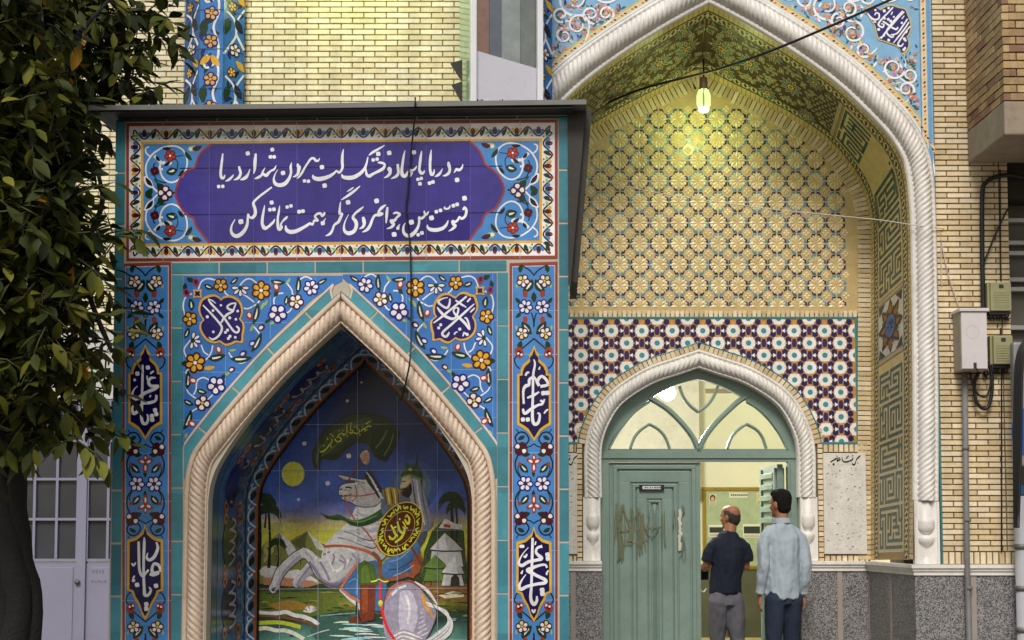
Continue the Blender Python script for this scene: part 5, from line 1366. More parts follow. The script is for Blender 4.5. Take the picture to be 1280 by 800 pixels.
# --- the writing
W = Painter(kfront)
A = zoomT(260, 165, 10.667)
write(W, A, [
 [(200,290,18),(190,380,30),(178,480,34),(172,560,36),(185,612,38),(212,615,30),(228,575,14)],
 [(345,570,8),(320,605,28),(280,640,34),(235,660,8)],
 [(415,460,26),(425,500,34),(438,550,34),(420,600,38),(385,630,30),(345,642,8)],
 [(562,495,8),(540,560,26),(510,605,44),(470,630,36),(432,640,8)],
 [(640,290,26),(630,400,44),(625,500,32),(612,560,10)],
 [(912,450,8),(885,500,28),(845,520,26),(815,545,34),(780,582,44),(745,565,34),(725,535,20)],
 [(765,478,6),(735,530,24),(715,580,30),(670,610,36),(622,628,8)],
 [(1118,410,8),(1105,470,32),(1110,540,30),(1085,620,40),(1030,690,52),(960,712,52),(900,690,44),(880,630,28),(900,560,14),(935,505,6)],
 [(1185,455,20),(1215,470,52),(1212,510,42),(1200,560,36),(1170,590,28),(1135,600,10)]],
 [(145,730,44),(200,728,44),(533,288,54),(860,238,50),(835,335,46),(885,335,46),(1003,550,56),(1200,440,30)])
write(W, zoomT(360, 165, 10.667), [
 [(425,350,8),(405,385,26),(375,385,34),(345,355,34),(310,360,30),(270,410,26),(225,480,26),(190,545,30),(155,595,26),(120,625,8)],
 [(742,232,10),(728,310,32),(725,400,36),(728,470,34),(710,520,30),(680,545,28),(650,520,24),(620,550,30),(560,590,44),(480,620,54),(400,630,56),(345,610,44),(335,575,14)],
 [(1290,180,10),(1200,235,30),(1130,275,34),(1080,315,14)],
 [(1068,335,14),(1050,420,26),(1020,495,36),(960,560,46),(880,605,54),(800,615,54),(735,600,40),(718,565,12)],
 [(1195,412,10),(1235,412,32),(1290,432,28),(1278,480,38),(1230,515,40),(1180,540,34),(1130,565,36),(1085,592,42),(1050,565,34),(1040,490,16)]],
 [(222,655,44),(275,660,44),(455,472,56),(490,718,58),(1205,295,56),(1138,376,44),(1190,365,44)])
write(W, zoomT(470, 165, 10.667), [
 [(178,468,24),(180,495,60),(190,525,44),(185,560,40),(150,595,30),(108,615,8)],
 [(290,430,30),(295,480,36),(300,540,36),(280,585,38),(240,610,28),(200,625,8)],
 [(388,250,10),(370,330,28),(355,430,34),(345,520,40),(355,575,50),(390,592,44),(420,550,30),(445,510,22)],
 [(545,455,8),(525,490,26),(490,515,26),(455,510,30),(475,550,34),(460,600,12)],
 [(610,255,12),(597,340,34),(585,440,34),(580,510,34),(605,550,46),(635,545,30),(650,515,12)],
 [(738,240,12),(728,330,34),(722,430,34),(725,520,36),(745,570,44),(770,550,30),(778,500,10)],
 [(888,490,8),(860,545,30),(825,580,34),(785,600,8)],
 [(965,400,18),(972,440,44),(985,500,34),(970,550,38),(930,580,30),(890,588,8)],
 [(1160,430,8),(1145,480,28),(1110,510,36),(1075,500,34),(1060,520,24),(1040,548,10)]],
 [(178,282,58),(508,275,54),(560,635,42),(605,622,42),(588,693,48),(715,685,46),(760,670,46),(1082,642,58)])
write(W, zoomT(280, 230, 10.667), [
 [(640,45,20),(560,105,28),(480,165,30),(410,230,30),(395,270,36),(415,330,40),(420,400,42),(385,450,40),(345,445,26),(325,405,26),(320,470,30),(310,550,38),(270,630,48),(200,690,54),(140,690,48),(100,640,36),(105,560,24),(150,475,10)],
 [(545,285,8),(530,370,30),(515,460,36),(515,540,42),(545,592,50),(590,575,34),(625,545,34),(660,510,30),(680,470,10)],
 [(745,290,8),(735,370,26),(720,460,30),(722,560,40),(740,608,44),(770,580,36),(760,545,24),(785,500,22),(825,460,34),(850,435,20)],
 [(825,555,14),(835,610,44),(880,640,54),(950,635,52),(1030,600,44),(1100,560,36),(1150,530,36),(1185,545,24),(1205,490,26),(1250,490,34),(1215,440,28),(1240,405,30),(1290,395,34),(1310,430,30),(1340,400,30),(1335,375,12)]],
 [(228,505,64),(637,250,52),(615,345,46),(668,340,48),(845,310,44),(895,295,44),(1005,372,50),(1055,365,48)])
write(W, zoomT(380, 230, 10.667), [
 [(292,460,6),(272,490,18),(258,515,30)],
 [(750,30,12),(680,90,32),(600,150,34),(500,215,14)], [(665,45,10),(625,75,22),(575,105,8)],
 [(490,240,14),(480,320,26),(480,395,38),(512,400,26),(490,450,40),(460,510,36),(430,530,34),(400,560,28),(380,620,30),(345,670,34),(290,695,10)],
 [(795,305,14),(740,350,34),(680,400,28),(655,450,36),(690,500,48),(700,560,46),(670,630,48),(600,660,54),(545,630,40),(535,560,24),(560,480,14),(600,405,6)],
 [(790,440,30),(800,490,48),(805,540,40),(780,580,34),(740,600,10)],
 [(1095,280,14),(1050,310,36),(1010,350,34),(1000,390,36),(1050,398,28),(1010,415,40),(950,420,34),(915,470,32),(885,550,38),(845,610,40),(780,645,10)],
 [(1115,310,24),(1105,400,38),(1100,480,26),(1095,525,14)]],
 [(253,525,54),(590,247,58),(970,228,62)])
write(W, zoomT(475, 230, 10.667), [
 [(175,400,20),(220,385,30),(265,410,34),(225,450,30),(195,488,40),(145,490,30),(160,515,40),(185,540,36),(150,580,32),(90,600,8)],
 [(240,590,46),(252,560,20),(270,535,6)],
 [(590,358,14),(598,395,30),(622,408,30),(650,368,12)], [(612,410,24),(560,460,36),(520,448,26),(525,500,30),(510,570,34),(470,640,44),(410,688,52),(350,685,46),(315,640,36),(315,570,24),(340,520,8)],
 [(910,485,10),(890,540,32),(840,590,44),(760,615,50),(680,610,48),(640,585,34),(632,545,10)],
 [(870,300,10),(860,325,22),(890,335,24),(925,320,24),(935,285,10)],
 [(1110,350,30),(1128,310,22),(1150,345,36),(1150,395,34),(1130,440,34),(1090,465,34),(1060,440,24),(1040,480,30),(1000,510,34),(970,500,40),(985,545,44),(1010,560,30),(970,600,34),(915,632,8)]],
 [(190,675,62),(240,592,40),(420,512,64),(510,680,44),(560,655,48),(688,455,62),(752,372,46),(808,355,46),(980,292,48),(1030,275,48),(1128,193,62)])
W.build('lettering', M_TILE, bn)

# --- spandrels
def spandrel(mirror):
    root = empty('spandrel_panel'); root.parent = kiosk
    M = (lambda u, v: (846 - u, v + 3.2)) if mirror else (lambda u, v: (u, v))
    P = Painter(kfront)
    bound = [(428.5, 348), (452, 368), (480, 395), (510, 424), (540, 458), (570, 492), (600, 530), (619.5, 557)]
    edge = [(621, 557), (621, 341.5), (428.5, 343)]
    if mirror: edge = [(617, 557), (617, 341.5), (418, 341.5)]; bound[0] = (418, 348)
    P.T = M; P.poly(cat_rom(bound, n=3) + edge, BLUE, 1)
    G = P_(128, 164, 200)
    for x, yb in ((452, 366), (508, 420), (564, 482), (616, 550)): P.stroke([(x, 343), (x, (343 + yb) / 2), (x, yb)], G, 1.2, .7, smooth=False)
    for y, xa in ((400, 487), (462, 545), (522, 595)): P.stroke([(xa, y), (560, y), (621, y)], G, 1.3, .7, smooth=False)
    def at(x0, y0, s): P.T = lambda u, v: M(x0 + u / s, y0 + v / s)
    at(430, 335, 6.4)
    for pts in ([(155,110),(170,70),(220,50),(268,78)], [(372,95),(330,150),(320,190),(296,235)], [(395,182),(440,188),(470,232),(465,280)], [(325,295),(350,330),(395,348)],
                [(596,115),(650,70),(700,75),(742,118)], [(575,215),(600,262),(635,285)], [(640,288),(680,306),(712,300)], [(628,255),(680,213),(722,186)],
                [(935,78),(1000,65),(1050,90),(1074,150)], [(830,205),(858,180),(872,150)], [(1125,185),(1180,220),(1196,290),(1182,355)], [(632,448),(590,500),(575,560),(612,622)],
                [(832,655),(800,702),(740,740),(695,728)], [(960,598),(970,650),(1000,700),(1055,742)], [(1052,595),(1030,650),(995,676)], [(1136,556),(1185,620),(1180,670),(1148,724)]):
        P.stroke(pts, WHITE, 2, 11)
    for a in ((540,262,.9),(480,415,.6),(650,460,1.1),(802,635,.1),(360,85,.9),(565,285,1.2)): P.leaf(a[0], a[1], 60, 16, a[2], LGREEN, None, 3)
    P.leaf(990, 775, 90, 26, .1, YEL, None, 3)
    for a in ((282,120,140,36,1.5),(440,88,115,36,-.1),(620,345,170,40,1.35),(375,240,80,32,1.4),(790,80,80,30,.7),(990,128,80,34,-.4),(1136,275,95,40,1.7),(1170,500,90,34,1.2),(612,575,170,42,1.1),(735,700,170,44,.05),(930,690,140,44,.2),(88,85,90,30,.5),(1135,72,70,30,-.4),(1185,130,60,26,1.4),(455,180,70,26,1.2),(520,400,60,20,.6),(290,292,40,22,.3),(1185,742,50,30,0)):
        P.leaf(a[0], a[1], a[2], a[3], a[4], GREEN, WHITE if a[2] > 75 else None, 4)
    for a in ((450,135),(665,362),(1092,95),(1168,180),(910,635)): P.tulip(a[0], a[1], 32, -1.2, RED, WHITE if a[0] < 1000 else COBALT, 6)
    for a in ((570,455,WINE),(640,582,COBALT),(716,665,COBALT)): P.tulip(a[0], a[1], 30, .6, a[2], WHITE, 6)
    P.flower(172, 138, 62, 6, WHITE, COBALT, WINE, .2, 6); P.flower(440, 345, 74, 5, WHITE, COBALT, WINE, .3, 6)
    P.flower(293, 250, 60, 5, WHITE, WINE, YEL, .5, 6); P.flower(572, 160, 76, 6, YEL, WINE, WHITE, .5, 6)
    P.flower(895, 118, 56, 5, YEL, WINE, WHITE, .3, 6); P.flower(1140, 388, 58, 5, YEL, WINE, WHITE, .1, 6); P.flower(1100, 738, 80, 6, YEL, WINE, WHITE, .3, 6)
    for cx, cy, r, rt in ((738,140,76,.0),(1120,560,74,1.4)):
        for k in range(5): P.petal(cx, cy, rt + math.pi * k / 4, 6, r, 34, COBALT if 0 < k < 4 else GREEN, 6)
        for k in range(5): P.petal(cx, cy, rt + math.pi * k / 4, 18, r - 9, 20, WHITE, 7)
        P.ell(cx, cy, 16, c=GREEN, L=8)
    at(520, 440, 6.667)
    for pts in ([(430,212),(480,192),(530,222),(538,290),(560,335)], [(622,272),(600,320),(545,362),(505,385)], [(385,318),(440,372),(500,380)], [(530,448),(590,490),(622,560)], [(570,110),(612,130),(625,160)]):
        P.stroke(pts, WHITE, 2, 11)
    for a in ((490,305,90,36,-.3),(600,397,90,34,-.5),(612,215,150,40,1.5),(612,545,175,42,1.2),(440,425,60,30,.5),(315,185,50,26,.9),(630,70,60,36,0)): P.leaf(a[0], a[1], a[2], a[3], a[4], GREEN, WHITE if a[2] > 75 else None, 4)
    P.tulip(568, 215, 34, 2.8, RED, WHITE, 6); P.tulip(574, 575, 34, 2.6, RED, WHITE, 6); P.tulip(240, 125, 28, .5, WINE, WHITE, 6)
    P.flower(370, 258, 76, 5, WHITE, COBALT, WINE, .2, 6); P.flower(485, 405, 62, 4, WHITE, WINE, YEL, -.2, 6)
    for a in ((280,160,.5),(625,675,1.2)): P.leaf(a[0], a[1], 50, 16, a[2], LGREEN, None, 3)
    P.build('floral_tiles', M_TILE, root)
    # medallion with writing
    Q = Painter(kfront)
    if mirror:
        T = zoomT(240, 355, 10); cx, cy = 370, 450; st = (72, 122)
        o = [(118,188),(180,152),(270,130),(340,160),(362,188),(400,158),(480,145),(560,175),(620,240),(640,330),(627,405),(612,440),(650,490),(660,560),(645,650),(636,738),(560,730),(500,760),(430,775),(385,752),(350,728),(280,745),(190,710),(130,640),(95,560),(105,490),(138,450),(100,390),(82,310),(95,240)]
        strokes = [[(140,265,14),(250,380,24),(345,490,26),(378,560,28),(335,650,26),(262,695,24),(215,665,10)],
                   [(205,195,14),(245,250,26),(330,340,26),(400,420,26),(470,520,26),(530,595,26),(575,605,24),(590,560,24),(555,528,22)],
                   [(205,188,10),(260,212,16),(300,245,8)],
                   [(555,240,16),(490,250,22),(445,285,26),(470,320,30),(520,330,24),(500,352,26),(440,385,30),(400,430,26),(370,480,22),(340,495,16)], [(552,245,18),(535,290,20),(520,330,18)]]
        dots = [(575,340,30),(475,425,34),(552,442,30),(265,335,30),(365,268,26),(195,412,36),(270,600,30),(447,578,34),(422,606,32),(478,655,34),(458,682,34),(545,668,30)]
    else:
        T = zoomT(530, 355, 10); cx, cy = 385, 430; st = (700, 85)
        o = [(640,138),(590,130),(520,100),(450,110),(397,160),(370,150),(300,115),(220,125),(150,190),(115,280),(120,370),(142,410),(85,460),(80,540),(105,640),(110,712),(190,700),(250,735),(310,745),(365,710),(395,688),(450,710),(540,700),(620,640),(655,560),(650,470),(622,410),(665,340),(680,270),(660,190)]
        strokes = [[(300,170,10),(230,185,18),(180,225,30),(230,275,26),(290,300,30),(320,250,26),(325,185,18)],
                   [(165,290,12),(200,340,30),(260,400,34),(340,435,34),(390,425,24),(420,370,24),(430,310,22),(395,300,16),(370,340,20),(400,390,26),(460,440,32),(520,500,32),(570,570,22),(555,480,24),(530,430,22),(505,425,12)],
                   [(535,155,24),(440,235,26),(330,325,26),(220,415,26),(120,490,14)], [(395,205,18),(460,250,26),(530,295,14)],
                   [(630,250,14),(540,330,26),(440,420,28),(330,520,28),(240,600,30),(235,640,30),(275,660,30),(305,630,26),(315,600,12)],
                   [(585,180,20),(562,202,22),(540,228,18)], [(635,300,18),(608,328,20),(578,356,14)], [(420,600,14),(395,608,18),(378,635,18)], [(505,600,18),(495,630,20),(485,655,14)]]
        dots = [(210,512,34),(185,550,34),(448,566,36),(540,632,36),(520,620,24)]
    Q.T = T
    Q.poly(cat_rom(o + o[:1], n=3)[:-1], YEL, 11)
    Q.poly([(cx + (x - cx) * .915, cy + (y - cy) * .915) for x, y in cat_rom(o + o[:1], n=3)[:-1]], NAVY, 12)
    for rr, c_, L in ((78, YEL, 11), (46, NAVY, 13)):
        Q.poly([(st[0] + rr * (1 if k % 2 == 0 else .58) * math.cos(math.pi / 4 + k * math.pi / 4), st[1] + rr * (1 if k % 2 == 0 else .58) * math.sin(math.pi / 4 + k * math.pi / 4)) for k in range(8)], c_, L)
    write(Q, T, strokes, dots, 14)
    tag(Q.build('lettered_medallion', M_TILE, root), 'four lobed navy medallion with white writing in a yellow outline')
spandrel(False); spandrel(True)

# --- pilasters
def pilaster(left):
    root = empty('pilaster_panel'); root.parent = kiosk
    dx = -485.3 if left else 0.0
    D = lambda u, v: (u + dx, v + (0.5 if left else 0))
    P = Painter(kfront); P.T = D
    a0, a1 = (637, 697) if not left else (638.5, 699.5)
    P.poly([(a0, 1010), (a0, 329), (a1, 327), (a1, 1010)], BRICKRED, 1)
    P.poly([(a0 + 3.2, 1010), (a0 + 3.2, 333), (a1 - 3.2, 331.5), (a1 - 3.2, 1010)], P_(196, 206, 216), 2)
    P.poly([(a0 + 4, 1010), (a0 + 4, 334), (a1 - 4, 332.5), (a1 - 4, 1010)], BLUE2, 3)
    CX = 667.4
    for y in (388, 443, 503, 566, 626, 688, 750, 812): P.stroke([(a0, y), (CX, y), (a1, y)], P_(160, 184, 208), 3.6, .6, smooth=False)
    def both(x0, y0, s, axis, f, flip=None):
        for sg in (1, -1):
            P.T = (lambda u, v: D(CX + sg * (u - axis) / s, (y0 + v / s) if flip is None else 2 * flip - (y0 + v / s))); f()
        P.T = D
    def upper():
        P.stroke([(130,50),(190,90),(222,130)], BLACK, 5, 11); P.stroke([(200,440),(216,490),(222,560)], BLACK, 5, 11); P.stroke([(222,655),(175,695),(120,742)], BLACK, 5, 12)
        P.leaf(115, 72, 70, 30, 1.8, GREEN, None, 5); P.leaf(172, 215, 130, 54, -.95, GREEN, WHITE, 5); P.leaf(165, 565, 130, 54, .95, GREEN, WHITE, 5)
        P.flower(132, 175, 54, 5, [WHITE, WHITE, WHITE, P_(220,210,120), WHITE], WINE, YEL, .2, 7); P.flower(125, 612, 52, 5, [WHITE, P_(220,210,120), WHITE, WHITE, WHITE], WINE, YEL, .5, 7)
        P.tulip(150, 284, 26, 1.5, RED, RED, 6); P.tulip(150, 496, 26, 1.5, RED, RED, 6)
        P.leaf(222, 312, 84, 26, 1.57, GREEN, None, 6); P.flower(152, 390, 60, 6, WHITE, COBALT, BLACK, .2, 7)
        for y_ in (338, 458): P.leaf(92, y_, 62, 24, .8 if y_ < 400 else -.8, GREEN, None, 5)
        P.leaf(82, 215, 40, 14, 1.5, LGREEN, None, 5); P.leaf(78, 565, 40, 14, 1.5, LGREEN, None, 5)
        P.stroke([(80,800),(60,830),(75,880),(105,905)], BLACK, 5, 11)
        P.leaf(110, 712, 72, 34, 1.8, GREEN, None, 6); P.tulip(100, 772, 44, 1.2, RED, WINE, 7); P.dot(92, 780, 18, WHITE, 9); P.dot(118, 790, 18, WHITE, 9)
    def mid(fl):
        f = (lambda v: 860 - v) if fl else (lambda v: v); g = -1 if fl else 1
        S = lambda pts, c, w, L=5: P.stroke([(a, f(v)) for a, v in pts], c, L, w)
        S([(128,100),(152,62),(122,10),(72,4),(38,45),(58,105)], BLACK, 13); S([(128,130),(165,118),(193,98)], BLACK, 10); S([(70,10),(45,-25)], BLACK, 8)
        P.leaf(88, f(45), 64, 26, g * -.5, GREEN, None, 6)
        S([(62,190),(38,255),(48,330),(92,392)], BLACK, 13); S([(66,270),(60,320),(88,380)], GREEN, 9)
        P.leaf(120, f(178), 84, 36, g * .2, GREEN, None, 6); P.flower(84, f(140), 56, 4, [WHITE, WINE, WHITE, WINE], WINE, GREEN, .6, 7)
        P.leaf(112, f(298), 100, 44, g * .85, GREEN, WHITE, 6); P.dot(74, f(266), 28, RED, 7)
    def lily(fl):
        f = (lambda v: 860 - v) if fl else (lambda v: v); g = -1 if fl else 1
        for x, y, rx, ry, an in ((193,212,17,32,0),(160,240,34,20,.5),(226,240,34,20,-.5),(193,292,22,50,0)): P.ell(x, f(y), rx, ry, g * an, RED, 7, 12)
        for x, y, rx, ry, an in ((193,212,7,14,0),(166,244,19,11,.5),(220,244,19,11,-.5),(193,296,9,24,0)): P.ell(x, f(y), rx, ry, g * an, WHITE, 8, 10)
        P.leaf(193, f(345), 60, 22, 1.57, GREEN, None, 6)
    both(150, 325, 6.667, 222, upper)
    both(638, 540, 6.667, 193, lambda: (mid(0), mid(1), P.flower(122, 430, 64, 6, WHITE, COBALT, WINE, .1, 7)))
    P.T = lambda u, v: D(CX + (u - 193) / 6.667, 540 + v / 6.667); lily(0); lily(1); P.T = D
    both(150, 325, 6.667, 222, upper, 600)
    P.build('floral_tiles', M_TILE, root)
    return root
pl_l, pl_r = pilaster(True), pilaster(False)
def cartouche(root, T, o, strokes, dots, ctr, look):
    Q = Painter(kfront); Q.T = T; cx, cy = ctr
    Q.poly(o, YEL, 11)
    Q.poly([(cx + (x - cx) * .86, cy + (y - cy) * .925) for x, y in o], NAVYD, 12)
    write(Q, T, strokes, dots, 14)
    tag(Q.build('lettered_cartouche', M_TILE, root), look)
def sym(half, ax): return half + [(2 * ax - x, y) for x, y in half[::-1]]
ot = [(0,-4),(18,50),(42,76),(38,112),(92,160),(112,205),(112,236),(142,240),(142,662),(92,690),(54,718),(0,798)]
ol = [(0,0),(18,60),(60,96),(82,112),(150,132),(152,552),(112,566),(92,620),(60,668),(44,704),(30,752),(0,800)]
cartouche(pl_l, zoomT(150, 430, 6.667), sym([(213 + a, b_) for a, b_ in ot], 213),
 [[(192,175,16),(190,300,20),(187,420,20),(185,520,20),(182,610,24),(195,660,26),(225,660,24),(238,620,20),(228,585,10)],
  [(300,282,10),(260,285,22),(240,315,24),(260,350,26),(320,350,20),(290,375,28),(210,410,26),(150,455,30),(115,450,26),(105,420,20),(120,380,12),(150,350,6)],
  [(305,425,20),(300,470,22),(250,490,24),(190,500,24),(150,560,28),(115,580,26),(105,540,20),(115,510,12),(140,490,8)], [(285,225,10),(268,238,16),(255,250,12)], [(228,265,12),(230,300,12)], [(258,425,12),(252,445,14)]],
 [(147,248,34),(235,197,34),(125,300,22),(295,552,34),(305,585,34),(268,600,34),(272,632,34)], (213, 430), 'long navy cartouche with white looped writing beside the tree')
cartouche(pl_r, zoomT(638, 430, 6.667), sym([(198 + a, b_ + 12) for a, b_ in ot], 198),
 [[(195,130,10),(205,170,16),(190,260,20),(188,400,20),(185,520,22),(185,630,26),(205,670,28),(235,650,24),(245,590,18),(225,575,14)],
  [(240,350,24),(225,310,26),(260,270,24),(300,300,24),(310,340,24),(250,355,24)], [(225,335,16),(200,280,20),(160,295,24),(155,340,24),(130,350,30),(110,380,22),(108,440,18),(112,500,18)],
  [(240,400,12),(190,430,24),(140,450,14)], [(285,460,12),(265,500,20),(230,510,20),(170,545,26),(120,580,24),(105,540,18)], [(250,470,18),(280,490,18)], [(125,265,16),(140,240,18),(158,238,12)], [(238,215,16),(246,190,10)], [(280,580,12),(300,555,16),(315,545,10)]],
 [(275,410,36),(308,408,36),(105,630,34),(145,630,34)], (198, 440), 'long navy cartouche with white crossed writing at the height of the arch shoulder')
cartouche(pl_l, zoomT(150, 655, 6.667), sym([(212 + a, b_) for a, b_ in ol], 212),
 [[(205,110,8),(205,160,24),(200,300,22),(200,430,22),(205,540,24),(210,590,28),(240,590,24),(260,550,18),(245,525,10)],
  [(158,145,20),(160,250,22),(165,380,22),(190,430,26),(225,400,20),(240,380,18)], [(305,150,14),(318,200,24),(290,270,28),(250,300,26),(225,280,20),(235,240,8)],
  [(340,400,16),(330,350,26),(290,330,24),(270,370,24),(280,410,30),(330,400,26)], [(325,410,22),(280,425,24),(250,415,22)], [(100,325,12),(115,345,18),(135,320,12)], [(110,455,16),(125,430,12)]],
 [(145,507,36),(303,515,36),(222,668,36),(222,705,36),(115,470,26)], (212, 400), 'long navy cartouche with two tall white upright strokes')
cartouche(pl_r, zoomT(638, 655, 6.667), sym([(196 + a * .98, b_ + 18) for a, b_ in ol], 196),
 [[(185,115,20),(182,250,22),(178,400,22),(175,520,22),(170,620,26),(195,670,28),(220,640,24),(220,600,14)],
  [(265,185,24),(225,200,20),(215,240,22),(260,285,30),(220,300,26),(150,315,26),(100,345,28),(70,330,22),(80,290,14),(110,240,8),(150,195,6)],
  [(305,365,16),(290,340,18),(240,345,22),(160,375,30),(150,390,34),(220,430,26),(290,465,28),(285,490,28),(220,500,24),(140,520,26),(85,545,28),(75,510,22),(100,460,12),(130,420,6)],
  [(110,265,12),(125,275,18),(138,250,14)], [(90,415,20),(104,385,8)], [(318,385,10),(303,410,16),(305,425,10)], [(205,175,12),(212,145,12)], [(180,712,14),(195,735,18),(208,710,12)]],
 [(310,255,36),(313,288,36),(265,550,38),(268,580,38),(88,185,26),(103,186,26)], (196, 415), 'long navy cartouche with white zigzag writing low on its pilaster')

# --- niche lining: painted strip down the jambs and up the soffit
from bisect import bisect
acc2 = [0]
for p, q in zip(kin, kin[1:]): acc2.append(acc2[-1] + math.dist(p, q))
def jamb(sg):
    def f(s, d, h):
        s = max(0, min(s, acc2[-1] - 1e-4)); i = max(1, bisect(acc2, s)); i = min(i, len(kin) - 1)
        t = (s - acc2[i - 1]) / (acc2[i] - acc2[i - 1]); a, c = kin[i - 1], kin[i]
        dx, dz = c[0] - a[0], c[1] - a[1]; l = math.hypot(dx, dz)
        x, z = a[0] + dx * t - dz / l * (h + .002), a[1] + dz * t + dx / l * (h + .002)
        return (sg * max(0, x), d, z)
    return f
for sg in (-1, 1):
    J = Painter(jamb(sg), .001)
    n = int(acc2[-1] / .04)
    def band(d0, d1, c, L):
        for i in range(n):
            a, c2 = acc2[-1] * i / n, acc2[-1] * (i + 1) / n
            J.add([J.m(a, d0, L * .001), J.m(c2, d0, L * .001), J.m(c2, d1, L * .001), J.m(a, d1, L * .001)], [(0, 1, 2, 3)], c)
    band(.085, ND - .002, P_(52, 96, 110), .5); band(.20, .72, P_(62, 104, 150), 1.2); band(.195, .205, P_(130, 150, 160), 2); band(.715, .725, P_(130, 150, 160), 2)
    band(.80, .83, P_(34, 40, 100), 2)
    ln = .30; k = 0; s = .05
    while s + ln < acc2[-1] - .05:
        cc = NAVYD if k % 2 else P_(44, 62, 48); m = s + ln / 2
        J.ell(m, .46, ln * .43, .17, 0, cc, 3, 16)
        for a, d in ((-1, -1), (-1, 1), (1, -1), (1, 1)): J.ell(m + a * ln * .4, .5 + d * .15, .03, .045, 0, ORANGE, 3, 10); J.ell(m + a * ln * .4, .5 + d * .15, .012, .02, 0, WINE, 4, 8)
        for q in range(4):
            o = random.uniform(-.02, .02)
            J.stroke([(m - .10 + q * .055, .42 + o), (m - .09 + q * .055, .5 + o * 2), (m - .06 + q * .055, .56 + o), (m - .045 + q * .055, .47)], P_(186, 190, 196), 5, .014)
        s += ln; k += 1
    J.build('niche_lining', M_TILE, kiosk)

# --- border of the painted picture
def bord(sg):
    f0 = jamb(sg)
    def f(s, t, h):
        x, _, z = f0(s, 0, t); return (x, ND - .022 - h, z)
    return f
for sg in (-1, 1):
    J = Painter(bord(sg), .0008)
    def band(t0, t1, c, L):
        for i in range(n):
            a, c2 = acc2[-1] * i / n, acc2[-1] * (i + 1) / n
            J.add([J.m(a, t0, L * .0008), J.m(c2, t0, L * .0008), J.m(c2, t1, L * .0008), J.m(a, t1, L * .0008)], [(0, 1, 2, 3)], c)
    band(0, .062, P_(78, 128, 178), 1); band(.047, .060, P_(166, 92, 40), 2); band(.060, .072, P_(16, 18, 24), 2)
    s = .02
    while s < acc2[-1] - .05:
        J.stroke([(s, .050), (s + .02, .024), (s + .05, .010), (s + .085, .020), (s + .105, .044)], P_(222, 222, 226), 3, .009)
        J.leaf(s + .055, .029, .055, .020, .35, P_(34, 44, 34), None, 4); J.stroke([(s + .085, .02), (s + .105, .012), (s + .115, .02)], P_(222, 222, 226), 3, .007)
        J.dot(s + .1, .047, .016, P_(166, 92, 40), 5)
        s += .112
    J.build('picture_border', M_TILE, kiosk)
# ---------------------------------------------------------------- painted tile picture at the back of the niche
def kback(u, v, h):
    x, z = K.loc(u, v, ND - .004); return (x, ND - .004 - h, z)
Q = Painter(kback, .0004)
def C(*c): return tuple(min(.93, v * 2.15) for v in lin(c))
linm = lambda c: C(*c)
_qp = Q.poly
def shaded(pts, c, L=1):
    """brushed fill: lighter along the upper edges of a shape, darker along the lower ones"""
    if len(pts) < 9 or isinstance(c[0], (tuple, list)) or not 3 <= L < 26: return _qp(pts, c, L)
    n_ = len(pts); A_ = sum(a[0] * b_[1] - b_[0] * a[1] for a, b_ in zip(pts, pts[1:] + pts[:1])); s_ = 1 if A_ > 0 else -1; cs = []
    for i in range(n_):
        a, b_ = pts[i - 2], pts[(i + 2) % n_]; dx, dy = b_[0] - a[0], b_[1] - a[1]; l = math.hypot(dx, dy) or 1
        nx, ny = s_ * dy / l, -s_ * dx / l                 # outward
        k_ = .95 - .42 * (.8 * ny + .45 * nx) + .05 * math.sin(i * 2.3); cs.append(tuple(min(.95, v * k_) for v in c))
    return _qp(pts, cs, L)
Q.poly = shaded
# sky and ground: rows of paint blending from one colour to the next
rows = [(430, (16, 24, 48)), (480, (22, 34, 70)), (520, (30, 46, 92)), (560, (38, 58, 116)), (600, (48, 74, 142)), (625, (58, 82, 150)), (640, (92, 98, 150)), (652, (148, 138, 104)), (664, (192, 180, 60)), (682, (186, 178, 54)), (700, (120, 120, 46)), (716, (62, 70, 36)),
        (732, (30, 42, 24)), (744, (66, 78, 32)), (756, (96, 96, 34)), (764, (40, 56, 30)), (776, (30, 48, 44)), (800, (70, 110, 100)), (830, (120, 150, 140)), (1010, (120, 150, 140))]
xs = [290 + 16 * i for i in range(22)]
for (y0, c0), (y1, c1) in zip(rows, rows[1:]):
    for x0, x1 in zip(xs, xs[1:]):
        def cc(c, x):
            k = 1 + .16 * math.sin(x * .07 + c[0]) ; return linm([min(255, v * k) for v in c])
        Q.poly([(x0, y1), (x1, y1), (x1, y0), (x0, y0)], [cc(c1, x0), cc(c1, x1), cc(c0, x1), cc(c0, x0)], 0)
# glow behind the rider's head
for r, c in ((34, (54, 78, 134)), (26, (74, 96, 128)), (18, (104, 120, 112))): Q.ell(516, 608, r * .9, r, 0, C(*c), 1, 20)
# moon and stars
Q.ell(366.5, 592.5, 14.2, 15.4, 0, C(206, 198, 70), 1, 26); Q.ell(365, 593, 10, 11, 0, C(214, 204, 60), 2, 20)
for x, y, r in ((434, 501, 2), (380.5, 554.5, 2.8), (435.8, 569.8, 3.2), (409.7, 604, 3), (373.2, 624.5, 2), (341, 634, 1.6), (452, 478, 1.4)): Q.ell(x, y, r, c=C(224, 226, 236), L=1, n=10)
# mountains
Q.poly([(318, 700), (330, 680), (350, 666), (362, 676), (372, 670), (384, 664), (400, 678), (414, 684), (430, 700), (430, 730), (318, 730)], C(104, 108, 52), 1)
for p, c in (([(350, 666), (362, 676), (372, 690), (362, 698), (356, 684)], (206, 200, 184)), ([(384, 664), (400, 678), (410, 690), (396, 686)], (200, 196, 170)), ([(330, 681), (348, 668), (342, 690), (330, 704)], (150, 150, 90)), ([(384, 665), (372, 673), (364, 678), (380, 690)], (70, 72, 40))): Q.poly(p, C(*c), 2)
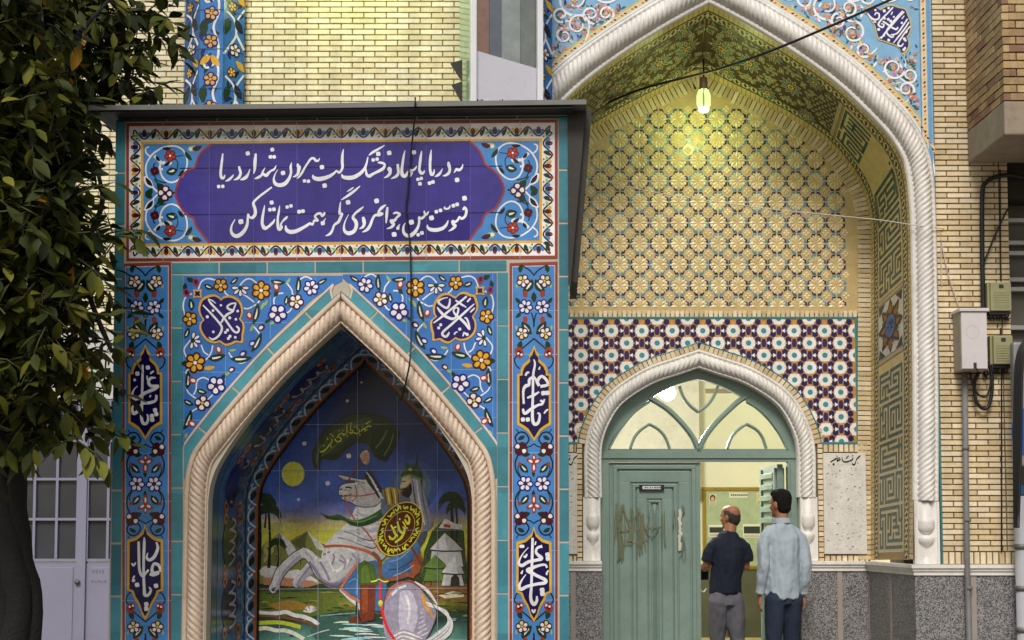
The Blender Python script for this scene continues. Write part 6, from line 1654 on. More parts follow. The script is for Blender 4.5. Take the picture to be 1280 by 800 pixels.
# palms
def palm(x, y, r, base, w_):
    Q.stroke([(x, y, w_), (x + 1.5, (y + base) / 2, w_), (x, base, w_ * 1.3)], C(30, 32, 22), 3)
    for k in range(15):
        a = -3.5 + k * .28 * 1.0
        Q.stroke([(x, y, 1.5), (x + r * .6 * math.cos(a), y + r * .55 * math.sin(a) - 1, 2.8), (x + r * math.cos(a), y + r * .8 * math.sin(a) + r * .45, .6)], C(26, 34 + k % 3 * 8, 24), 4)
palm(324, 628, 16, 712, 3.5); palm(336, 640, 17, 710, 3); palm(331, 626, 15, 660, 2); palm(347, 680, 11, 708, 2); palm(564, 625, 17, 690, 4); palm(570, 634, 13, 680, 2.5)
# hill with small flag, tents
Q.poly([(530, 690), (540, 664), (554, 650), (566, 656), (580, 664), (584, 730), (528, 730)], C(48, 62, 36), 1)
Q.poly([(548, 660), (556, 648), (568, 654), (578, 656), (578, 662)], C(196, 196, 190), 5); Q.poly([(555, 655), (563, 656), (563, 660), (555, 659)], C(166, 40, 36), 6)
def tent(pk, l, r, ybase, c, dk, L):
    Q.poly([pk, l, ((pk[0] + l[0] + r[0]) / 3, l[1] + 1.5), r], c, L)
    Q.poly([pk, ((pk[0] + r[0]) / 2 + 1, (pk[1] + r[1]) / 2), r, (pk[0] + 3, r[1] + .5)], [x * .72 for x in c], L + 1)
    Q.poly([(l[0] + 3, l[1] + 1), (r[0] - 3, r[1] + 1), (r[0], ybase), (l[0], ybase)], [x * .8 for x in c], L)
    Q.stroke([(l[0], l[1] + .5), (pk[0], l[1] + 2), (r[0], r[1] + .5)], dk, L + 2, 1.8)
tent((556, 666), (537, 687), (579, 688), 708, C(200, 202, 214), C(44, 46, 56), 6)
tent((544, 693), (530, 709), (560, 709), 726, C(86, 112, 52), C(34, 48, 26), 9)
tent((569, 693), (552, 716), (580, 717), 732, C(208, 210, 220), C(44, 46, 56), 12)
Q.poly([(563, 732), (564, 722), (569, 717), (574, 722), (575, 732)], C(40, 42, 40), 16)
# ground patches, rocks and stream
for p, c in (([(528, 728), (584, 730), (584, 752), (540, 752)], (110, 74, 36)), ([(548, 744), (566, 739), (580, 742), (580, 746), (556, 748)], (196, 176, 150)), ([(318, 742), (400, 738), (420, 745), (424, 764), (380, 772), (318, 766)], (74, 86, 34)), ([(332, 756), (360, 750), (384, 754), (400, 760), (352, 764)], (120, 92, 36)), ([(398, 768), (446, 766), (470, 784), (484, 806), (400, 806), (388, 790)], (44, 74, 66))): Q.poly(p, C(*c), 1)
Q.poly(cat_rom([(322, 716), (330, 708), (345, 708), (356, 714), (372, 712), (385, 718), (399, 728), (385, 732), (340, 728)], n=3), C(196, 182, 168), 3)
Q.poly([(328, 722), (356, 722), (390, 726), (399, 730), (384, 734), (330, 731)], C(150, 104, 78), 4)
for pts, c, w_ in (([(319, 765), (328, 766), (338, 767), (350, 766), (358, 765), (368, 769), (380, 771), (392, 776), (398, 781)], (206, 204, 200), 5), ([(319, 769), (350, 771), (380, 777), (397, 783)], (96, 60, 40), 3), ([(319, 787), (332, 785), (345, 788), (356, 788), (368, 792), (380, 799)], (200, 186, 160), 5), ([(320, 779), (350, 778), (376, 784)], (150, 160, 40), 5), ([(400, 770), (420, 768), (444, 766)], (110, 130, 130), 1.2), ([(384, 796), (400, 790), (412, 787)], (150, 160, 150), 1.2)):
    Q.stroke([(a, b_, w_) for a, b_ in pts], C(*c), 5)
for k in range(26):
    y = 772 + k * 1.6; x = 410 + random.uniform(0, 80)
    Q.stroke([(x, y, .8), (x + 14, y + random.uniform(-1, 1), 2.0), (x + 30, y + 1, .6)], C(random.randint(90, 210), random.randint(150, 214), random.randint(140, 204)), 5)
for k in range(18):
    a = random.uniform(3.3, 6.1); Q.stroke([(388, 766, .8), (388 + 9 * math.cos(a), 766 + 9 * math.sin(a), .8)], C(200, 206, 200), 6, smooth=False)
# horse
HG, HD, HW = C(196, 190, 202), C(112, 104, 122), C(226, 222, 230)
Q.poly(cat_rom([(404, 700), (398, 714), (384, 722), (372, 735), (366, 728), (374, 716), (384, 704), (392, 692)], n=3), C(158, 152, 166), 6)
Q.poly(cat_rom([(438, 752), (446, 758), (454, 768), (452, 756), (446, 742), (430, 730), (424, 738)], n=3), C(170, 164, 172), 6)
body = [(379, 684), (390, 689), (400, 700), (403, 690), (406, 681), (418, 668), (432, 656), (440, 644), (446, 632), (458, 622), (478, 624), (490, 650), (486, 690), (470, 704), (452, 704), (444, 714), (436, 722), (428, 729), (420, 733), (410, 731), (398, 724), (391, 714), (386, 704), (379, 698), (371, 704), (364, 710), (357, 718), (352, 726), (348, 738), (341, 742), (336, 736), (340, 726), (344, 714), (350, 706), (358, 698), (368, 690)]
Q.poly(cat_rom(body + body[:1], n=3)[:-1], HG, 8)
for pts, w_, c in (([(408, 731), (420, 729), (432, 722), (444, 708), (450, 698)], 4, HD), ([(400, 702), (408, 716), (412, 726)], 3, HD), ([(382, 690), (390, 698), (396, 712), (406, 724)], 3, C(150, 144, 158)), ([(404, 694), (412, 690), (418, 696), (414, 708)], 2, HD), ([(340, 738), (344, 736), (348, 740)], 4, C(34, 36, 34)), ([(424, 700), (434, 704), (440, 698)], 2.4, HD),
                   ([(352, 712), (364, 700), (376, 690)], 2.6, HW), ([(412, 676), (424, 666), (436, 662)], 3, HW), ([(420, 714), (430, 708), (436, 700)], 4, HW)): Q.stroke([(a, b_, w_) for a, b_ in pts], c, 9)
for k in range(9):      # mane
    o = k * 4.6
    Q.stroke([(446 + o * .15, 640 + o, 1), (458 + o * .2, 645 + o, 4), (474 - o * .1, 643 + o * .95, 1.2)], HW if k % 2 else C(150, 146, 158), 10)
    Q.stroke([(444 + o * .1, 643 + o, .6), (458 + o * .2, 648.5 + o, 1.6), (476 - o * .1, 646 + o * .95, .6)], C(66, 62, 76), 10)
head = [(423.5, 614), (426, 607), (434, 604), (444, 603), (440, 601), (430, 600), (422, 593.5), (436, 596), (450, 599), (464, 600), (474, 608), (478, 622), (470, 632), (456, 634), (446, 632), (438, 628), (431, 626), (427, 623), (428, 619), (424, 619)]
Q.poly(cat_rom(head + head[:1], n=3)[:-1], C(214, 208, 212), 12)
for pts, w_, c in (([(427, 620), (434, 620), (440, 617)], 1.3, C(70, 56, 56)), ([(432, 609.5), (436, 609), (440, 610.5)], 2, C(30, 24, 26)), ([(425, 612.5), (428, 611)], 1.8, C(40, 34, 36)), ([(448, 604), (456, 612), (458, 626)], 2.2, C(150, 144, 152)), ([(430, 600), (444, 601), (456, 604)], 1, C(90, 84, 92))): Q.stroke([(a, b_, w_) for a, b_ in pts], c, 14)
BR = C(150, 74, 40)
for pts, w_ in (([(430, 619), (448, 620), (462, 618), (476, 615)], 1.6), ([(431, 622), (436, 634), (444, 650), (456, 662), (468, 678), (476, 690)], 1.8), ([(444, 606), (446, 620), (440, 627)], 1.4)): Q.stroke([(a, b_, w_) for a, b_ in pts], BR, 15)
# green scarf
Q.poly(cat_rom([(400, 640), (412, 645), (424, 643), (434, 648), (446, 650), (462, 645), (476, 636), (482, 630), (484, 640), (470, 652), (452, 658), (438, 656), (430, 650), (420, 650), (408, 648)], n=3), C(38, 70, 38), 16)
Q.stroke([(436, 650, 1.5), (452, 652, 2.4), (472, 644, 1)], C(78, 112, 62), 17)
# belts and saddle cloth
Q.stroke([(405, 683, 2.8), (425, 682, 2.8), (446, 685, 3), (462, 690, 3.4), (474, 700, 3.5), (476, 712, 4)], BR, 17)
Q.poly([(447, 704), (426, 735), (450, 752), (470, 764), (482, 764), (484, 720), (470, 700)], C(48, 80, 118), 16)
Q.stroke([(447, 704, 2.6), (436, 720, 2.6), (426, 735, 2.6), (438, 745, 2.6), (452, 753, 2.6)], C(166, 84, 34), 18, smooth=False)
# rump and tail
rump = [(480, 762), (481, 748), (486, 736), (496, 728), (508, 726), (520, 730), (530, 740), (540, 754), (546, 766), (540, 786), (530, 802), (520, 812), (496, 812), (484, 800), (479, 780)]
_qp(cat_rom(rump + rump[:1], n=3)[:-1], C(122, 116, 132), 18)
_qp(cat_rom([(500, 740), (512, 738), (520, 752), (522, 774), (514, 796), (502, 796), (498, 770)], n=3), C(150, 146, 160), 19)
Q.stroke([(481, 752, 2), (488, 738, 2.6), (500, 729, 2.6), (514, 727, 2.6), (530, 738, 2)], C(156, 70, 44), 20)
Q.stroke([(528, 742, 3), (532, 756, 4.2), (542, 772, 2)], C(206, 122, 40), 20); Q.stroke([(518, 728, 4), (534, 738, 4), (547, 756, 2)], C(214, 210, 216), 19)
for k in range(6):
    for j in range(k + 1): Q.dot(531 - j * 2.4 + k * 1.4 - 4, 766 + k * 5 + j * 1.3, 2.1, C(226, 224, 232), 21)
for k in range(11):
    o = k * 1.9
    Q.stroke([(532 + o * .2, 752 + o * .3, 1.5), (548 + o * .5, 760 + o * .2, 3), (564 - o * .2, 775 + o * .2, 3), (562 - o * .8, 792 - o * .1, 2.6), (546 - o, 802, 1.6), (520 - o * 1.5, 806, 1.2)], [C(222, 218, 222), C(120, 112, 122), C(196, 190, 198)][k % 3], 22)
for k in range(6): Q.stroke([(486 + k * 3, 796 + k, 1.5), (505, 788 + k * 2.4, 3), (528, 796 + k * 2, 1.2)], C(214, 208, 206) if k % 2 else C(130, 120, 126), 22)
# rider: legs, skirt, belt
Q.poly([(447, 706), (456, 700), (468, 706), (474, 730), (449, 731)], C(54, 74, 30), 20); Q.poly([(452, 708), (460, 706), (464, 728), (452, 729)], C(72, 92, 38), 21)
Q.poly([(450, 731), (470, 730), (469, 760), (468, 774), (450, 779), (436, 778), (437, 773), (450, 768)], C(88, 40, 26), 20); Q.poly([(452, 734), (460, 733), (460, 764), (453, 768)], C(114, 56, 32), 21)
Q.stroke([(446, 752, 2), (447, 766, 2.4), (452, 776, 2)], C(34, 30, 28), 22)
Q.poly(cat_rom([(482, 700), (500, 690), (520, 676), (526, 690), (522, 706), (512, 720), (494, 726), (484, 724), (476, 712)], n=3), C(52, 84, 122), 20)
Q.stroke([(480, 726, 4), (494, 723, 5), (508, 718, 5), (518, 722, 3)], C(112, 60, 34), 22); Q.poly([(512, 706), (524, 690), (530, 700), (524, 716), (516, 722)], C(116, 60, 36), 22); Q.stroke([(466, 690, 4), (474, 700, 5), (476, 720, 5), (486, 728, 4)], C(96, 62, 34), 22)
Q.stroke([(513, 682, 3), (522, 696, 4), (527, 706, 3)], C(84, 52, 34), 23)
Q.stroke([(476, 728, 3), (476, 748, 3), (479, 768, 3.4), (486, 788, 3.4), (496, 802, 3)], C(176, 36, 34), 24); Q.ell(476, 754, 3, 4, 0, C(206, 164, 40), 25, 10)
# rider: arm, torso, veil, head
Q.poly(cat_rom([(478, 612), (488, 608), (500, 616), (510, 622), (530, 640), (534, 668), (520, 690), (500, 694), (484, 660), (476, 636)], n=3), C(70, 80, 96), 18)
Q.poly([(455, 592), (462, 587), (470, 600), (478, 612), (474, 624), (468, 614), (460, 604)], C(34, 34, 44), 19)
for k in range(5): Q.stroke([(458 + k * 3.6, 590 + k * 6, 1.2), (463 + k * 3.2, 596 + k * 6, 1.6), (468 + k * 3, 603 + k * 5, 1)], C(206, 200, 206), 20)
Q.poly(cat_rom([(450, 570), (453, 565), (459, 563), (462, 568), (462, 576), (459, 581), (454, 579)], n=3), C(196, 140, 112), 21)
for k in range(4): Q.stroke([(451 + k * .6, 567 + k * 2.6, .7), (456, 567.5 + k * 2.6, .9), (460, 566 + k * 2.8, .7)], C(120, 74, 60), 22)
Q.poly(cat_rom([(478, 613), (488, 609), (500, 612), (500, 624), (494, 634), (484, 630)], n=3), C(134, 112, 52), 20)
for k in range(5): Q.stroke([(480 + k * 4, 610, 1), (482 + k * 4, 620, 2), (484 + k * 3.6, 630, 1)], C(196, 168, 84) if k % 2 else C(74, 58, 30), 21)
Q.poly(cat_rom([(514, 598), (522, 596), (530, 612), (536, 634), (542, 652), (536, 662), (524, 664), (516, 640), (512, 616)], n=3), C(122, 122, 136), 20)
for a, c in ((516, (70, 72, 88)), (521, (178, 178, 188)), (526, (84, 86, 102))): Q.stroke([(a, 600, 1), (a + 3, 625, 2.2), (a + 10, 656, 1.2)], C(*c), 21)
Q.poly(cat_rom([(503, 596), (512, 594), (515, 602), (514, 616), (508, 621), (503, 618), (502, 612), (500.5, 608), (502.5, 603)], n=3), C(206, 150, 120), 21)
Q.poly(cat_rom([(501.5, 611), (506, 610), (510, 608), (514, 604), (515, 616), (510, 622), (503, 619)], n=3), C(34, 24, 24), 22); Q.stroke([(502, 613.5, .8), (505, 613.6, 1)], C(170, 80, 70), 23); Q.stroke([(503, 602, 1), (508, 601.4, 1)], C(24, 18, 18), 23)
Q.poly(cat_rom([(501, 597), (503, 590), (510, 583), (518, 581), (525, 585), (528, 596), (527, 607), (524, 598), (512, 594)], n=3), C(42, 66, 40), 23)
Q.stroke([(501, 598, 2), (512, 593.5, 2.4), (527, 599, 2)], C(96, 116, 60), 24); Q.stroke([(507, 590, 2.4), (508, 582, 2), (506, 577, .8)], C(54, 84, 46), 24); Q.stroke([(520, 583, 2), (521, 576, 1.6), (522, 568, .6)], C(40, 60, 38), 24); Q.ell(513, 587, 2.4, 2, 0, C(206, 180, 60), 25, 8)
# flag and staff
Q.stroke([(474, 534, 2), (462, 556, 2), (452, 576, 2), (441, 592, 2), (434, 604, 2)], C(110, 50, 38), 17)
flag = [(400, 586.5), (394, 583), (391.7, 574), (392, 565), (397, 553), (404, 541.6), (414, 532.6), (424, 527), (435.6, 520), (448, 518), (462, 518.5), (475, 520), (486, 525), (496, 534), (498.6, 545), (493, 558.5), (487, 569), (481.7, 576.5), (477, 573), (474, 574), (467, 567.5), (462.6, 559.6), (459, 555), (448, 553.5), (436.7, 558.5), (429, 566), (422, 573), (415, 575), (402, 574.5)]
Q.poly(cat_rom(flag + flag[:1], n=3)[:-1], C(34, 50, 28), 18)
Q.poly(cat_rom([(474, 532), (488, 530), (496, 538), (492, 556), (482, 575), (474, 572), (464, 556), (466, 542)], n=3), C(24, 38, 22), 19)
Q.poly(cat_rom([(400, 560), (412, 543), (430, 532), (450, 524), (466, 524), (462, 540), (446, 545), (432, 552), (420, 566), (404, 568)], n=3), C(50, 68, 36), 19)
YS = C(206, 206, 50)
F_ = zoomT(385, 500, 8.89)
Q.T = F_
for s in ([(135,575,14),(165,575,20),(205,545,16),(240,500,14),(270,460,12),(262,430,10)], [(250,500,14),(265,530,8)], [(300,430,12),(320,460,16),(360,460,16),(370,430,14),(340,410,12),(320,420,10)], [(330,400,12),(380,370,14),(400,400,12)], [(400,390,12),(430,370,12),(450,340,10)], [(430,350,12),(440,260,10)], [(460,360,14),(490,370,16),(500,340,12),(470,335,10)], [(475,330,10),(480,250,10)], [(510,360,12),(545,375,14),(575,350,14),(560,320,12)], [(545,320,10),(550,270,8)], [(590,350,12),(620,320,14),(640,350,14),(630,310,12)], [(640,310,12),(680,290,14),(705,300,12)], [(640,270,14),(670,250,14),(705,230,8)], [(210,420,10),(225,445,10)], [(270,390,10),(285,410,10)], [(385,330,8),(395,350,8)], [(600,300,8),(615,290,8)]):
    Q.stroke(s, YS, 21)
for d in ((180,510),(255,380),(350,345),(520,300),(655,330),(440,400),(580,390)): Q.dot(d[0], d[1], 16, YS, 21)
Q.T = lambda u, v: (u, v)
# shield
sa = R(-58)
def sh(u, v):
    ca, s_ = math.cos(sa), math.sin(sa); return (500 + u * ca - v * s_, 661 + u * s_ + v * ca)
Q.T = sh
for r, c, L in ((1.0, (196, 150, 52), 26), (.955, (52, 26, 14), 27), (.66, (186, 140, 46), 28), (.63, (66, 30, 16), 29)): Q.ell(0, 0, 37 * r, 25.5 * r, 0, C(*c), L, 34)
SY = C(226, 176, 40)
for k in range(15):
    t = 2 * math.pi * k / 15; rx, ry = 30, 20.3
    p = lambda dt, q: (rx * q * math.cos(t + dt), ry * q * math.sin(t + dt))
    Q.stroke([(*p(-.14, 1.08), 1), (*p(-.05, .92), 2), (*p(.1, 1.0 + .1 * (k % 2)), 1.8), (*p(.16, .9), 1)], SY, 30)
    if k % 2: Q.dot(*p(.02, 1.13), 1.8, SY, 30)
    if k % 3 == 0: Q.stroke([(*p(.2, 1.12), 1.4), (*p(.2, .88), 1.4)], SY, 30, smooth=False)
Q.T = zoomT(440, 540, 5)
for s in ([(232,650,10),(255,670,14),(275,650,12),(262,625,10)], [(270,690,12),(310,660,16),(330,615,12),(320,590,8)], [(245,580,10),(275,640,14),(290,650,10)], [(285,560,10),(300,615,14),(320,630,12),(335,590,10),(318,560,8)], [(330,545,10),(352,575,14),(360,545,12),(345,520,10),(335,535,8)], [(262,600,10),(280,590,10)]): Q.stroke(s, SY, 30)
for d in ((240,668),(300,545),(345,600)): Q.dot(d[0], d[1], 10, SY, 30)
Q.T = lambda u, v: (u, v)

# loose brush work: grass, bank shading, painterly touches on water and sky
rb_ = random.Random(77)
for k in range(260):
    x = rb_.uniform(318, 590); y = rb_.uniform(738, 1000) if k % 3 else rb_.uniform(738, 770)
    g_ = rb_.uniform(.5, 1.15); base_ = rb_.choice([(86, 100, 40), (52, 70, 34), (110, 104, 44), (40, 56, 40)]) if y < 772 or x < 385 else rb_.choice([(60, 92, 84), (120, 160, 150), (44, 72, 66), (150, 186, 176)])
    l_ = rb_.uniform(6, 20); Q.stroke([(x, y, .5), (x + l_ * .5, y - rb_.uniform(-.6, 1.2), rb_.uniform(1, 2.4)), (x + l_, y + rb_.uniform(-.8, .8), .4)], linm([min(255, v * g_) for v in base_]), 4)
for k in range(70):
    x = rb_.uniform(318, 400); y = rb_.uniform(690, 735); Q.stroke([(x, y, .4), (x + rb_.uniform(-2, 3), y - rb_.uniform(3, 8), 1.3), (x + rb_.uniform(-3, 5), y - rb_.uniform(6, 12), .3)], linm(rb_.choice([(70, 80, 40), (96, 104, 50), (44, 52, 30)])), 2)
for k in range(60):
    x = rb_.uniform(528, 590); y = rb_.uniform(690, 736); Q.stroke([(x, y, .4), (x + rb_.uniform(-2, 3), y - 5, 1.4), (x + rb_.uniform(-3, 4), y - 10, .3)], linm(rb_.choice([(58, 74, 40), (34, 46, 28), (80, 92, 48)])), 5)
# outlines and modelling of the horse
OUT = C(58, 52, 62)
def outline(pts, w_, c, L): Q.stroke([(a, b_, w_) for a, b_ in pts], c, L)
outline(body[10:] + body[:1], 1.1, OUT, 11); outline(rump[:12], 1.0, OUT, 23); outline(head + head[:1], .9, OUT, 13)
for pts, w_, c in (([(404, 726), (414, 732), (426, 730), (438, 722)], 5.5, (92, 84, 102)), ([(386, 702), (394, 712), (400, 722), (408, 729)], 4, (112, 104, 122)), ([(376, 694), (366, 704), (356, 714), (349, 728), (345, 738)], 3, (138, 130, 146)), ([(414, 692), (420, 686), (432, 684), (444, 690)], 3.4, (206, 200, 210)), ([(426, 694), (432, 702), (430, 712)], 2.6, (128, 120, 138)),
                   ([(440, 692), (446, 700), (444, 712)], 3, (120, 112, 130)), ([(408, 690), (412, 702), (418, 714)], 2.2, (226, 222, 230)), ([(422, 672), (434, 674), (448, 680)], 1.6, (120, 112, 130)), ([(430, 664), (442, 668), (456, 676)], 1.6, (120, 112, 130)), ([(380, 734), (372, 731), (378, 720), (388, 708)], 2, (110, 104, 118))):
    outline(pts, w_, C(*c), 10)
for pts, w_, c in (([(484, 750), (484, 770), (488, 790), (498, 804)], 4.5, (120, 112, 132)), ([(490, 744), (498, 736), (508, 732)], 3, (226, 222, 232)), ([(528, 760), (530, 778), (524, 796)], 4, (132, 124, 144)), ([(508, 744), (512, 760), (510, 780)], 3.4, (228, 224, 232))): outline(pts, w_, C(*c), 20)
for pts, w_, c in (([(470, 604), (466, 612), (458, 620)], 2.4, (150, 142, 152)), ([(446, 608), (454, 606), (462, 608)], 2.0, (236, 232, 234)), ([(430, 612), (438, 613)], 1, (120, 112, 118))): outline(pts, w_, C(*c), 14)
# folds of skirt and sleeve, light on the flag
for pts, w_, c in (([(488, 702), (500, 698), (514, 686)], 1.6, (96, 128, 164)), ([(486, 712), (500, 710), (516, 700)], 1.6, (34, 56, 88)), ([(492, 720), (506, 714), (518, 706)], 1.2, (96, 128, 164)), ([(436, 728), (446, 724), (446, 744)], 1.4, (84, 118, 156)), ([(455, 716), (458, 726)], 1.6, (60, 84, 36)), ([(464, 712), (468, 726)], 1.6, (62, 88, 38))): outline(pts, w_, C(*c), 23)
for pts, w_ in (([(402, 570), (414, 562), (428, 548)], 1.6), ([(396, 580), (397, 568), (402, 556)], 1.8), ([(470, 560), (478, 550), (484, 538)], 2.2), ([(480, 570), (488, 556), (492, 542)], 1.8)): outline(pts, w_, C(74, 94, 52), 20)
outline(flag[:22], 1.0, C(18, 28, 18), 20)
# signature strokes, tile joints
Q.stroke([(464, 727, 1.6), (470, 726, 1.8), (474, 724, 1.4), (480, 727, 1.8), (486, 726, 1)], C(206, 196, 60), 26)
GJ = C(128, 138, 152)
for x in (350, 398, 447.5, 497, 547): Q.stroke([(x, 440, .55), (x, 620, .55), (x, 1010, .55)], GJ, 33, smooth=False)
for y in (530.5, 588, 663, 735.5, 800): Q.stroke([(300, y + .8, .55), (450, y, .55), (600, y - .6, .55)], GJ, 33, smooth=False)
tag(Q.build('painted_picture', M_MURAL, kiosk), 'glazed tile painting of a rider with a green flag and round shield on a rearing white horse at night')

# ---------------------------------------------------------------- roof, side bracket and loose cord
RF = MB(); d0 = -.13
for i in range(14):     # front sheet edge, not quite straight
    t0, t1 = i / 14, (i + 1) / 14
    for_ = lambda t: (110 + (733 - 110) * t, 131.5 - 6.5 * t + 1.4 * math.sin(t * 5) * .5)
    (u0, v0), (u1, v1) = for_(t0), for_(t1)
    x0, z0 = kl(u0, v0, d0); x1, z1 = kl(u1, v1, d0)
    sl2 = -.03
    vs = [(x0, d0, z0), (x1, d0, z1), (x1, 1.55, z1 - sl2), (x0, 1.55, z0 - sl2), (x0, d0, z0 - .022), (x1, d0, z1 - .022), (x1, 1.55, z1 - sl2 - .03), (x0, 1.55, z0 - sl2 - .03)]
    fs = [(0, 1, 2, 3), (0, 4, 5, 1), (7, 6, 5, 4)]
    if i == 0: fs.append((0, 3, 7, 4))
    if i == 13: fs.append((1, 5, 6, 2))
    RF.add(vs, fs)
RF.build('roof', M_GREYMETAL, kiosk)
B = MB()
q = [kl(709.5, 150, -.02), kl(709.5, 136, -.02), kl(731.5, 133, -.02), kl(731, 150, -.02), kl(713.5, 355, -.02), kl(710.5, 357, -.02)]
B.prism(q[::-1], -.02, .012); B.prism([(x + .03, z) for x, z in [kl(731.5, 135, 0), kl(713.5, 352, 0)]] + [kl(712.5, 352, 0), kl(729.5, 135, 0)], .02, .55)
B.build('side_bracket', mat('dark_steel_plate', (38, 32, 26), rough=.6, noise=.3, nscale=9, dirt=.25), kiosk)
# soffit under the roof
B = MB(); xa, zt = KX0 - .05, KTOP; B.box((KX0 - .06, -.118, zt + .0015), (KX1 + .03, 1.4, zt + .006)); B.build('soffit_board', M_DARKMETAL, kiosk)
# base: plain tile courses that reach the paving, below the frame
# cord
cd_ = MB()
pts = [(519, 122, -.15), (519, 130, -.16), (518, 150, -.10), (514, 190, -.03), (511, 215, -.03), (509.5, 240, -.028), (507, 258, -.028), (509, 280, -.028), (512, 300, -.026), (513.5, 330, -.026), (513.8, 380, -.03), (514, 420, -.05), (512.5, 450, -.085), (509, 470, -.06), (504, 492, .05), (501, 500, .12)]
w3 = []
for u, v, d in cat_rom(pts, n=4):
    x, z = kl(u, v, d); w3.append(K.world(x, d, z))
cd_.tube(w3, .0042, 6)
tag(cd_.build('loose_cord', M_CABLE), 'thin dark cord hanging down the front of the blue tiled kiosk from its roof', 'cord')
# ================================================================ the two men at the door
from mathutils import noise as mnoise
def loft(path, n=16, up=(0, 1, 0)):
    """closed tube: path of (x, y, z, rx, ry); rx across (x), ry along `up` projected"""
    mb = MB(); P = [Vector(p[:3]) for p in path]; vs = []
    for i, p in enumerate(P):
        t = (P[min(i + 1, len(P) - 1)] - P[max(i - 1, 0)]).normalized()
        b = Vector(up) - t * t.dot(Vector(up)); b.normalize(); a = b.cross(t).normalized()
        for k in range(n):
            an = 2 * math.pi * k / n; vs.append(p + a * math.cos(an) * path[i][3] + b * math.sin(an) * path[i][4])
    m = len(P)
    mb.add(vs, [(i * n + k, i * n + (k + 1) % n, (i + 1) * n + (k + 1) % n, (i + 1) * n + k) for i in range(m - 1) for k in range(n)] + [tuple(range(n))[::-1], tuple(range((m - 1) * n, m * n))])
    return mb
def ball(c, rx, ry, rz, n=14):
    return loft([(c[0], c[1], c[2] - rz * math.cos(t), max(.002, rx * math.sin(t)), max(.002, ry * math.sin(t))) for t in [math.pi * (k + .02) / (n - .0) * .999 for k in range(n + 1)]], 16)
def weld(lofts, name, m, parent, voxel=.008, smooth=6, fold=None):
    """joins closed shapes into one continuous skin"""
    mb = MB()
    for l in lofts: mb.add(l.v, l.f)
    me = bpy.data.meshes.new('tmp'); me.from_pydata(mb.v, [], mb.f); me.update()
    bm = bmesh.new(); bm.from_mesh(me); bmesh.ops.recalc_face_normals(bm, faces=bm.faces); bm.to_mesh(me); bm.free()
    o = bpy.data.objects.new('tmp', me); col.objects.link(o)
    rm = o.modifiers.new('r', 'REMESH'); rm.mode = 'VOXEL'; rm.voxel_size = voxel
    sm = o.modifiers.new('s', 'SMOOTH'); sm.factor = .5; sm.iterations = smooth
    dg = bpy.context.evaluated_depsgraph_get(); me2 = bpy.data.meshes.new_from_object(o.evaluated_get(dg), depsgraph=dg)
    bpy.data.objects.remove(o); bpy.data.meshes.remove(me); me2.name = name
    if fold:
        ns = [v.normal.copy() for v in me2.vertices]
        for v, nn in zip(me2.vertices, ns): v.co = v.co + nn * fold(v.co)
    me2.polygons.foreach_set('use_smooth', [True] * len(me2.polygons)); me2.update()
    return link(name, me2, m, parent)
def hand(wrist, d, side, fwd=(0, 1, 0), curl=.35):
    """palm with four bent fingers and a thumb; d = direction down the hand, fwd = palm side, side = where the thumb is"""
    w_, d, f, s = Vector(wrist), Vector(d).normalized(), Vector(fwd).normalized(), Vector(side).normalized(); out = []
    pl = w_ + d * .05
    out.append(loft([(*(w_ - d * .02), .024, .019), (*(w_ + d * .01), .027, .018), (*(w_ + d * .05), .040, .016), (*(w_ + d * .085), .040, .014), (*(w_ + d * .10), .034, .010)], 12, up=f))
    for i, ln in enumerate((.068, .078, .072, .056)):
        b = w_ + d * .09 + s * (.030 - .020 * i); P = [b]; an = 0
        for k, q in enumerate((.45, .32, .23)):
            an += curl * (.8 if k == 0 else 1); P.append(P[-1] + (d * math.cos(an) + f * math.sin(an)) * ln * q)
        t = MB(); t.tube([b - d * .02] + P, [.0095, .0095, .009, .0082, .0068], 8); out.append(t)
    b = w_ + d * .028 + s * .026; P = [b, b + (s * .6 + d * .8 + f * .2).normalized() * .034, b + (s * .6 + d * .8 + f * .2).normalized() * .034 + (d + f * .35).normalized() * .028]
    t = MB(); t.tube([w_ + d * .02 + s * .01] + P, [.011, .012, .0105, .0085], 8); out.append(t)
    return out
def cloth(name, c, rough=.85, ns=90, var=.12):
    m = mat(name, c, rough=rough, noise=var, nscale=5, bump=.25, bscale=ns * 4, spec=.2); return m
SKIN = mat('sunburnt_skin', (158, 108, 80), rough=.55, noise=.08, nscale=12, spec=.35)
SKIN2 = mat('dark_tanned_skin', (140, 92, 66), rough=.5, noise=.08, nscale=12, spec=.35)
HAIR = mat('black_hair', (22, 18, 16), rough=.8, noise=.3, nscale=60, bump=.8, bscale=260, spec=.2)
def head_parts(hx, hy, hz, yaw):
    """skull, jaw, nose, ears, lips round the head centre; yaw turns the face"""
    c, s = math.cos(yaw), math.sin(yaw)
    def T(l):
        l.v = [(hx + x * c - y * s, hy + x * s + y * c, hz + z) for x, y, z in l.v]; return l
    L = [T(loft([(0, -.005, -.115, .004, .004), (0, .004, -.11, .040, .045), (0, .012, -.085, .058, .072), (0, .008, -.05, .067, .088), (0, .002, -.01, .073, .095), (0, -.002, .03, .076, .099), (0, -.004, .065, .070, .092), (0, -.005, .092, .052, .070), (0, -.005, .108, .022, .032), (0, -.005, .112, .003, .003)], 20)),
         T(ball((0, .100, -.022), .013, .018, .022)), T(ball((0, .104, -.032), .016, .012, .010)), T(ball((0, .090, .012), .05, .012, .012)), T(ball((0, .088, -.066), .024, .012, .009)), T(ball((0, .078, -.1), .026, .018, .016))]
    for q in (1, -1): L.append(T(ball((q * .078, -.008, -.012), .010, .020, .032))); L.append(T(ball((q * .044, .066, -.03), .022, .022, .02)))
    return L, T
